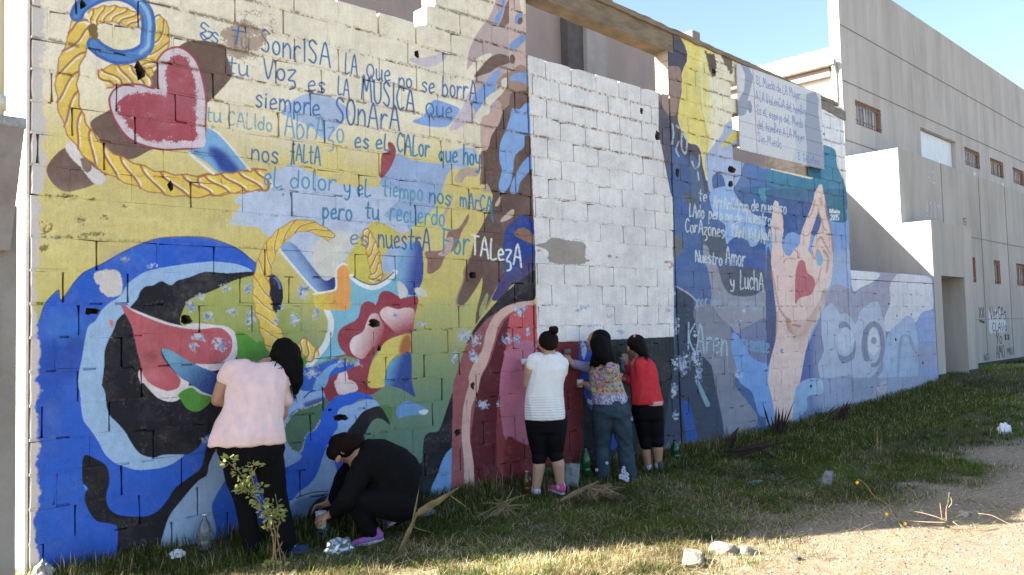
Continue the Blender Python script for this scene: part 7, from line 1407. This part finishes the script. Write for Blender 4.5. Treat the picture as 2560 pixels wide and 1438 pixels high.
q = MB(); q.tube([(0, 0, -.04), (0, 0, .035)], [.030, .036], 14); q.build('cup', mat('cup_plastic2', (.66, .72, .74), .5, bump=0), tb, True)
br = empty('paint_brush', tuple(rt.matrix_basis @ (w2_ + Vector((-.01, .05, .05))))); tag(br, 'thin wooden paint brush in the raised hand of the girl in red', 'brush')
q = MB(); q.tube([(.06, -.05, -.08), (-.02, .03, .03)], [.004, .006], 6); q.build('brush_handle', mat('pale_wood', (.5, .38, .22), .6), br); q = MB(); q.tube([(-.02, .03, .03), (-.045, .055, .06)], [.009, .004], 6); q.build('bristles', M_HBRN, br)
# ---------------------------------------------------------------- plants, litter, stones
def leafy(m, f=.5):
    nt = m.node_tree; b = [n for n in nt.nodes if n.type == 'BSDF_PRINCIPLED'][0]; o = [n for n in nt.nodes if n.type == 'OUTPUT_MATERIAL'][0]; t = N(nt, 'ShaderNodeBsdfTranslucent'); cl = b.inputs['Base Color'].links[0].from_socket; nt.links.new(cl, t.inputs[0]); mx = N(nt, 'ShaderNodeMixShader'); mx.inputs[0].default_value = f; nt.links.new(b.outputs[0], mx.inputs[1]); nt.links.new(t.outputs[0], mx.inputs[2]); nt.links.new(mx.outputs[0], o.inputs[0]); return m
M_LEAF = mat('sapling_leaf', (.40, .43, .15), .4, (.20, .26, .08), 30, .8, .2, 60, .002, spec=.4); M_TWIG = mat('twig_bark', (.30, .20, .12), .9, (.16, .10, .07), 30)
def leaf_mesh(L, W, fold=.25):
    return [(0, 0, 0), (W * .5, L * .35, fold * W), (0, L * .4, 0), (-W * .5, L * .35, fold * W), (W * .42, L * .7, fold * W), (0, L * .75, -.02 * L), (-W * .42, L * .7, fold * W), (0, L, -.08 * L)], [(0, 1, 2), (0, 2, 3), (1, 4, 5, 2), (2, 5, 6, 3), (4, 7, 5), (5, 7, 6)]
LV, LF = leaf_mesh(.036, .019); LEAFME = bpy.data.meshes.new('leaf'); LEAFME.from_pydata(LV, [], LF); LEAFME.materials.append(M_LEAF); LEAFME.update()
def put_leaf(parent, p, d, roll, s, me=None, name='leaf'):
    o = bpy.data.objects.new(name, me or LEAFME); q = Vector(d).to_track_quat('Y', 'Z') @ Euler((0, roll, 0)).to_quaternion()
    o.location = p; o.rotation_mode = 'QUATERNION'; o.rotation_quaternion = q; o.scale = (s, s, s); return link(o, parent)
rr = random.Random(5)
SX, SY = 2.76, 5.12
sap = Figure(694, 1436, SX, 5.8, ground_z(SX, SY), 'leafy sunlit green sapling standing before the stooping woman'); sap.root.name = 'sapling'; sap.root['category'] = 'plant'; J = sap.J; rt = sap.root
tw = [[J(694, 1438, 0), J(692, 1408, 0), J(688, 1370, .0), J(690, 1340, .01), J(684, 1308, .0), J(672, 1280, .02), J(655, 1255, .01), J(640, 1232, .0), J(622, 1205, .0), J(606, 1175, .0), J(590, 1158, -.01), J(576, 1142, -.02)], [J(700, 1437, .02), J(702, 1405, .02), J(698, 1370, .02), J(694, 1335, .03), J(700, 1300, .02), J(697, 1275, .03), J(690, 1235, .03)], [J(686, 1437, -.02), J(684, 1400, -.02), J(685, 1365, -.02), J(682, 1330, -.02), J(672, 1310, -.03)], [J(710, 1437, .02), J(712, 1400, .02), J(704, 1380, .02), J(694, 1350, .02)], [J(640, 1215, .0), J(634, 1190, .0), J(626, 1165, .0), J(624, 1148, 0)], [J(622, 1205, .0), J(634, 1180, .0), J(646, 1162, 0)], [J(642, 1222, .0), J(652, 1212, .01), J(660, 1208, .01)], [J(606, 1190, 0), J(612, 1215, -.02), J(600, 1225, -.03)], [J(672, 1325, .0), J(664, 1310, 0), J(662, 1300, 0)], [J(692, 1380, 0), J(704, 1362, .01), J(706, 1356, 0)]]
leafy(M_LEAF, .45)
q = MB()
for t_ in tw: P_ = crom_v(t_, 3); q.tube(P_, [.006 * (1 - .6 * i / len(P_)) for i in range(len(P_))], 5)
q.build('stem', M_TWIG, rt, True)
def cluster(cx, cy, rx, ry, n, d=0.0, spread=.05):
    for _ in range(n):
        a = rr.uniform(0, 6.28); r = rr.random() ** .5; p = J(cx + math.cos(a) * rx * r, cy + math.sin(a) * ry * r, d + rr.uniform(-spread, spread))
        put_leaf(rt, p, Vector((math.cos(a) + rr.uniform(-.5, .5), rr.uniform(-.9, .5), -math.sin(a) * .6 + rr.uniform(-.3, .7))), rr.uniform(-1.5, 1.5), rr.uniform(.75, 1.3))
for c_ in ((578, 1143, 15, 12, 22), (600, 1172, 14, 8, 14), (640, 1160, 14, 8, 12), (626, 1178, 12, 12, 12), (618, 1195, 16, 12, 20), (622, 1215, 16, 12, 22), (604, 1213, 12, 14, 14), (658, 1212, 7, 9, 7), (636, 1230, 14, 9, 12), (652, 1250, 16, 10, 16), (664, 1268, 16, 12, 20), (688, 1268, 18, 14, 28), (695, 1290, 16, 16, 30), (676, 1290, 14, 14, 20), (667, 1316, 8, 5, 5), (692, 1328, 8, 14, 7), (690, 1418, 30, 14, 34)): cluster(*c_)

# yellow flowered weed in the sun at the lower right
WX, WY = 6.55, 2.62
wd = Figure(2330, 1325, WX, 5.8, 0, 'sprawling stalky weed with yellow flowers on the sunlit gravel edge'); wd.root.name = 'flowering_weed'; wd.root['category'] = 'plant'; J = wd.J; rt = wd.root
M_STALK = mat('pale_stalk', (.38, .27, .16), .8, (.22, .14, .10), 30); M_GL = mat('weed_leaf', (.14, .20, .05), .6, (.06, .10, .03), 30)
q = MB()
for t_ in ([(2370, 1300), (2340, 1288), (2300, 1282), (2262, 1278)], [(2366, 1302), (2320, 1305), (2268, 1306), (2240, 1298), (2228, 1268), (2205, 1255), (2190, 1240), (2168, 1212), (2152, 1204)], [(2228, 1270), (2205, 1285), (2180, 1291), (2168, 1288)], [(2365, 1298), (2366, 1270), (2372, 1250), (2375, 1225)], [(2355, 1300), (2354, 1280), (2352, 1255)], [(2372, 1262), (2380, 1250), (2378, 1238)], [(2380, 1300), (2420, 1330), (2450, 1345), (2480, 1352)], [(2440, 1275), (2470, 1278), (2500, 1292), (2530, 1302)]):
    P_ = crom_v([J(x, y, rr.uniform(-.03, .03)) for x, y in t_], 3); q.tube(P_, [.0035 * (1 - .5 * i / len(P_)) for i in range(len(P_))], 5)
q.build('stalk', M_STALK, rt, True)
leafy(M_GL)
me_l = bpy.data.meshes.new('weed_leaf'); me_l.from_pydata(*[leaf_mesh(.09, .022)[0], [], leaf_mesh(.09, .022)[1]]); me_l.materials.append(M_GL)
for (x, y, a) in ((2370, 1255, 1.4), (2345, 1300, .2), (2330, 1306, 3.0), (2300, 1300, 2.6), (2310, 1290, 1.9), (2350, 1310, -.3), (2375, 1305, .3), (2285, 1305, 1.2), (2262, 1290, 1.7), (2250, 1302, 2.2), (2410, 1335, .1), (2425, 1338, -.4), (2235, 1268, .1), (2265, 1318, 3), (2385, 1292, .8)):
    put_leaf(rt, J(x, y, rr.uniform(-.05, .05)), Vector((math.cos(a), rr.uniform(-.4, .4), math.sin(a))), rr.uniform(-1, 1), rr.uniform(.6, 1.1), me_l)
M_YEL = mat('yellow_petal', (.80, .62, .03), .6, bump=0)
for (x, y, s) in ((2152, 1210, .75), (2222, 1290, .75), (2266, 1312, .7), (2434, 1368, .6)):
    f_ = MB()
    for k in range(9):
        a = k * .698; f_.add([(0, 0, 0), (math.cos(a - .3) * .014 * s, -.004, math.sin(a - .3) * .014 * s), (math.cos(a) * .019 * s, -.002, math.sin(a) * .019 * s), (math.cos(a + .3) * .014 * s, -.004, math.sin(a + .3) * .014 * s)], [(0, 1, 2, 3)])
    f_.add([(-.004, -.006, 0), (0, -.006, -.004), (.004, -.006, 0), (0, -.006, .004)], [(0, 1, 2, 3)])
    f_.v = [Vector(v) + J(x, y, -.02) for v in f_.v]; f_.build('flower', M_YEL, rt)

# cut palm fronds and dead clumps
M_FROND = mat('dead_palm', (.050, .030, .024), .85, (.018, .011, .010), 20, .8, .3, 60); M_BRK = mat('dry_leaf_yellow', (.22, .17, .08), .8, (.10, .08, .04), 14); M_DRY = mat('dry_stalk', (.32, .24, .13), .85, (.17, .12, .07), 20)
def blade_solid(mb, p0, p1, w, up=(0, 0, 1), t=.004, bend=0.0):
    p0 = Vector(p0); p1 = Vector(p1); d = (p1 - p0); L = d.length; d.normalize(); sd = d.cross(Vector(up)).normalized(); n = sd.cross(d)
    mid = (p0 + p1) / 2 + n * bend * L
    for (a, wa, b, wb) in ((p0, w * .7, mid, w), (mid, w, p1, w * .06)):
        mb.add([a - sd * wa / 2, a + n * t, a + sd * wa / 2, b + sd * wb / 2, b + n * t, b - sd * wb / 2, a - n * t, b - n * t], [(0, 1, 4, 5), (1, 2, 3, 4), (2, 6, 7, 3), (6, 0, 5, 7)])
def palm(px, py, X, Y, name, label, bl, m, cat='palm frond', grp=None, bnd=.05):
    F = Figure(px, py, X, 5.85, 0, label); F.root.name = name; F.root['category'] = cat
    if grp: F.root['group'] = grp
    for (x0, y0, x1, y1, w) in bl:
        q = MB(); a = F.J(x0, y0, rr.uniform(-.05, .05)); b = F.J(x1, y1, rr.uniform(-.10, .10)); blade_solid(q, a, b, w, (.1, 1, .1), .006 if w > .02 else .003, rr.uniform(-bnd, bnd)); q.build('leaf', m, F.root)
    return F
palm(1945, 1090, 10.6, 5.45, 'palm_frond', 'dark spiky cut palm frond standing by the painted wrist', [(1938, 1092, 1944, 1014, .034), (1944, 1088, 1950, 1018, .032), (1950, 1088, 1961, 1018, .036), (1954, 1084, 1969, 1024, .028), (1958, 1074, 1988, 998, .020), (1926, 1066, 1911, 1000, .026), (1940, 1094, 1930, 1036, .03), (1946, 1100, 1952, 1030, .03), (1956, 1090, 1978, 1038, .02), (1948, 1105, 1938, 1070, .05)], M_FROND)
palm(2110, 1060, 12.4, 5.3, 'palm_frond', 'dark leaning palm stub below the blue swirls', [(2098, 1064, 2124, 998, .05), (2096, 1062, 2112, 1006, .045), (2104, 1056, 2130, 1000, .035), (2092, 1066, 2106, 1016, .04), (2000, 1100, 2090, 1034, .05), (2030, 1066, 2100, 1030, .03), (2070, 1034, 2092, 1014, .02), (2075, 1036, 2104, 1016, .02)], M_FROND)
palm(1840, 1150, 9.1, 5.3, 'fallen_frond', 'dark fallen palm frond lying across the weeds', [(1800, 1148, 1938, 1096, .075), (1830, 1128, 1968, 1103, .05), (1805, 1152, 1890, 1126, .07), (1815, 1140, 1945, 1108, .06), (1810, 1132, 1900, 1112, .04), (1825, 1148, 1905, 1140, .03), (1822, 1112, 1850, 1068, .06), (1828, 1120, 1845, 1080, .05), (1895, 1122, 1955, 1150, .03), (1840, 1170, 1842, 1130, .035), (1890, 1180, 1893, 1140, .03), (1855, 1148, 1857, 1132, .03)], M_FROND)
palm(1000, 1385, 3.86, 5.20, 'bent_leaf', 'long yellowed strap leaves propped behind the crouching woman', [(996, 1388, 1052, 1270, .035), (1040, 1290, 1155, 1232, .045), (1048, 1282, 1120, 1250, .05), (1028, 1330, 1052, 1222, .015), (1130, 1248, 1180, 1288, .010), (1028, 1312, 1042, 1330, .012), (1030, 1316, 1085, 1338, .008)], M_BRK, 'dry leaf')
F6 = []
for k in range(44):
    a = rr.uniform(-2.7, -.4) if k % 4 else rr.uniform(-.4, 3.4); L = rr.uniform(25, 85)
    F6.append((1262 + rr.uniform(-14, 14), 1262 + rr.uniform(-8, 8), 1258 + math.cos(a) * L * rr.choice((-1, 1)), 1264 - math.sin(a) * L * (1 if a < 0 else .5), rr.uniform(.004, .010)))
F6 += [(1262, 1255, 1145, 1324, .014), (1265, 1255, 1288, 1214, .010), (1258, 1270, 1282, 1370, .014), (1262, 1262, 1205, 1300, .012)]
palm(1262, 1300, 4.95, 5.15, 'dry_clump', 'uprooted clump of dry stalks in front of the red painted panel', F6, M_DRY, 'dry plants', bnd=.16)
F7 = []
for k in range(46):
    a = rr.uniform(-2.2, .8); L = rr.uniform(25, 80); F7.append((1490 + rr.uniform(-20, 20), 1222 + rr.uniform(-8, 8), 1495 + math.cos(a) * L, 1226 - math.sin(a) * L * .5, rr.uniform(.004, .010)))
F7 += [(1380, 1265, 1500, 1203, .035), (1395, 1258, 1500, 1208, .03), (1425, 1262, 1500, 1278, .010), (1470, 1215, 1474, 1255, .008), (1448, 1218, 1446, 1262, .010)]
palm(1480, 1262, 5.85, 5.1, 'dry_clump', 'dry grass tussock with a thick straw stem beside the jeans', F7, M_DRY, 'dry plants', bnd=.16)
palm(2195, 1140, 10.9, 4.65, 'dry_stalk', 'single dry stalk standing in the weeds, right of the fronds', [(2195, 1150, 2196, 1062, .02), (2200, 1150, 2204, 1090, .012), (2190, 1150, 2198, 1100, .01), (2200, 1145, 2206, 1110, .016)], M_DRY, 'dry plants')
palm(600, 1398, 2.55, 5.35, 'dry_stalk', 'lone bent straw stalk left of the sapling', [(602, 1400, 616, 1340, .006), (616, 1342, 616, 1318, .005), (640, 1398, 660, 1356, .005)], M_DRY, 'dry plants')
# little white flowers by the jeans
wf = Figure(1562, 1214, 6.75, 5.8, 0, 'small stem of white flowers by the feet of the woman in jeans'); wf.root.name = 'white_flowers'; wf.root['category'] = 'flowers'
M_WP = mat('white_petal', (.62, .62, .78), .6, bump=0)
q = MB(); q.tube([wf.J(1562, 1215), wf.J(1563, 1190), wf.J(1561, 1172)], .003, 5); q.build('stem', M_GL, wf.root)
for (x, y, s) in ((1561, 1170, .02), (1560, 1178, .028), (1555, 1192, .034), (1567, 1187, .028), (1566, 1196, .034), (1568, 1201, .022), (1519, 1158, .018), (1493, 1175, .018)):
    f_ = MB()
    for k in range(5): a = k * 1.257; ball(f_, wf.J(x, y) + Vector((math.cos(a) * s * .55, 0, math.sin(a) * s * .55)), (s * .42, s * .15, s * .42), None, 6, 4)
    f_.build('flower', M_WP, wf.root)
# stones
def stone(px, py, X, Y, r, label, col, seed, name='stone'):
    if px: X, Y, _z = on_ground(px, py)
    bm2 = bmesh.new(); bmesh.ops.create_icosphere(bm2, subdivisions=3, radius=1)
    for v in bm2.verts:
        p = v.co.copy(); p = Vector([math.copysign(abs(c) ** .5, c) for c in p]); e = 1 + .34 * mnoise.noise(p * 1.3 + Vector((seed, 0, 0))) + .06 * mnoise.noise(p * 5 + Vector((0, seed, 0)))
        v.co = Vector((p.x * r[0], p.y * r[1], p.z * r[2])) * e
    me = bpy.data.meshes.new(name); bm2.to_mesh(me); bm2.free(); me.materials.append(mat(name + '_mat', col, .95, tuple(c * .75 for c in col), 14, .8, .6, 60, .01))
    o = bpy.data.objects.new(name, me); o.location = (X, Y, ground_z(X, Y) + r[2] * .45); o.rotation_euler = (rr.uniform(-.3, .3), rr.uniform(-.3, .3), rr.uniform(0, 3)); link(o); tag(o, label, 'stone')
stone(1735, 1412, 4.72, 3.42, (.115, .065, .045), 'pale rubble stone in the straw, lower left of the pair', (.27, .24, .20), 1)
stone(1808, 1385, 5.12, 3.48, (.085, .06, .045), 'pale squarish rubble stone, upper of the pair in the straw', (.30, .26, .21), 4)
stone(1870, 1385, 5.48, 3.36, (.06, .05, .035), 'small rounded stone at the grass edge, right of the pale pair', (.26, .24, .21), 6)
stone(2068, 1215, 8.08, 4.10, (.085, .045, .10), 'upright grey stone half sunk in the shaded grass', (.22, .23, .24), 9)
stone(1888, 1345, 6.7, 3.4, (.05, .04, .03), 'small dark stone on the shaded track', (.16, .15, .14), 12)
stone(2412, 1290, 7.5, 2.35, (.05, .035, .025), 'small flat stone at the shadow edge at right', (.40, .36, .31), 13)
stone(1990, 1400, 5.15, 2.75, (.03, .025, .018), 'little dark pebble alone on the bright gravel', (.14, .13, .12), 15)
stone(0, 0, 6.16, 5.84, (.15, .09, .13), 'grey lump of concrete against the wall behind the pink shoes', (.24, .26, .27), 17)
# bottles, bags, foil and scraps
def bottle(X, Y, h, r, m, label, cap=None):
    if X > 100: X, Y, _z = on_ground(X, Y, 5.88)
    root = empty('plastic_bottle', (X, Y, ground_z(X, Y))); tag(root, label, 'bottle'); prof = [(0, .8), (.02, 1), (.25, 1), (.28, .93), (.31, 1), (.55, 1), (.72, .8), (.86, .35), (.90, .3), (.97, .3)]
    q = MB(); q.tube([(0, 0, z * h + .001) for z, _ in prof], [r * k for _, k in prof], 14); q.build('bottle_body', m, root, True); q = MB(); q.tube([(0, 0, h * .965), (0, 0, h)], r * .36, 10); q.build('cap', cap or M_HBLK, root)
M_GBOT = mat('green_plastic', (.02, .16, .07), .15, (.015, .12, .05), 5, .5, 0, trans=.5, spec=.6); M_CBOT = mat('clear_plastic', (.35, .42, .46), .12, (.3, .36, .4), 5, .5, 0, trans=.75, spec=.6)
bottle(1466, 1190, .30, .052, M_GBOT, 'green plastic bottle standing by the wall beside the dark panel')
bottle(1688, 1150, .22, .05, M_GBOT, 'short green bottle in the weeds right of the girl in red')
bottle(512, 1372, .25, .045, M_CBOT, 'cloudy clear bottle standing at the wall foot under the pale blue patch', M_WP)
bottle(808, 1352, .17, .05, M_CBOT, 'clear plastic bottle in the grass beside the crouching woman', M_WP)
bottle(1318, 1232, .20, .045, mat('amber_glass', (.20, .11, .03), .15, (.1, .05, .02), 5, .5, 0, trans=.4, spec=.6), 'brown bottle with white label left of the pink shoes', M_WP)
def crumple(X, Y, r, label, m, cat, name, seed, sub=3, k=.45):
    if X > 100 or Y > 100: X, Y, _z = on_ground(X, Y)
    bm2 = bmesh.new(); bmesh.ops.create_icosphere(bm2, subdivisions=sub, radius=1)
    for v in bm2.verts:
        p = v.co.copy(); e = 1 + k * mnoise.noise(p * 1.8 + Vector((seed, 0, 0))) + k * .7 * mnoise.noise(p * 4.5 + Vector((0, seed, 0))); v.co = Vector((p.x * r[0], p.y * r[1], max(p.z, -.3) * r[2])) * e
    me = bpy.data.meshes.new(name); bm2.to_mesh(me); bm2.free(); me.materials.append(m); o = bpy.data.objects.new(name, me); o.location = (X, Y, ground_z(X, Y) + r[2] * .25); link(o); tag(o, label, cat)
M_FOIL = mat('foil', (.62, .66, .70), .25, (.35, .38, .42), 20, .9, .4, 60, .004, metal=.7); M_BAGW = mat('white_bag', (.72, .76, .80), .6, (.6, .64, .68), 8, .6, .3)
crumple(850, 1382, (.10, .06, .085), 'crumpled silver foil in front of the crouching woman', M_FOIL, 'foil', 'crumpled_foil', 2)
crumple(2512, 1083, (.10, .07, .10), 'white plastic bag on the grass far right', M_BAGW, 'bag', 'plastic_bag', 5)
crumple(442, 1392, (.05, .04, .035), 'small white scrap at the wall foot, lower left', M_BAGW, 'litter', 'paper_scrap', 7)
crumple(1888, 1208, (.14, .05, .02), 'pale turquoise strip of plastic lying on the shaded grass', mat('turquoise_scrap', (.16, .34, .34), .6), 'litter', 'plastic_scrap', 9)
crumple(1338, 1290, (.02, .02, .025), 'little clear blob of plastic by the dry clump', M_CBOT, 'litter', 'plastic_scrap', 11)
crumple(4.35, 5.80, (.10, .06, .05), 'grey chunk of broken render under the black painted foot', mat('render_chunk', (.2, .2, .2), .95), 'rubble', 'rubble', 13)
crumple(1.46, 5.90, (.06, .06, .09), 'grey lump of mortar at the left end of the wall', mat('mortar_lump', (.3, .29, .28), .95), 'rubble', 'rubble', 15)
# black half-round shape at the wall foot behind the tub
q = MB(); loop = [(3.50 + .17 * math.cos(a), 5.985, -1.47 + .20 * math.sin(a)) for a in np.linspace(0, math.pi, 14)]
q.add(loop + [(x, 5.90, z) for x, y, z in loop], [tuple(range(14)), tuple(range(14, 28))[::-1]] + [(k, k + 1, 15 + k, 14 + k) for k in range(13)])
o = q.build('bucket_bag', mat('black_plastic', (.012, .012, .016), .4, bump=0)); tag(o, 'black plastic sack slumped against the wall behind the tub', 'sack')
print('blocks', n1, n2, n3, n4)
print('tris', sum(len(o.data.loop_triangles) or sum(len(p.vertices) - 2 for p in o.data.polygons) for o in scene.objects if o.type == 'MESH'))
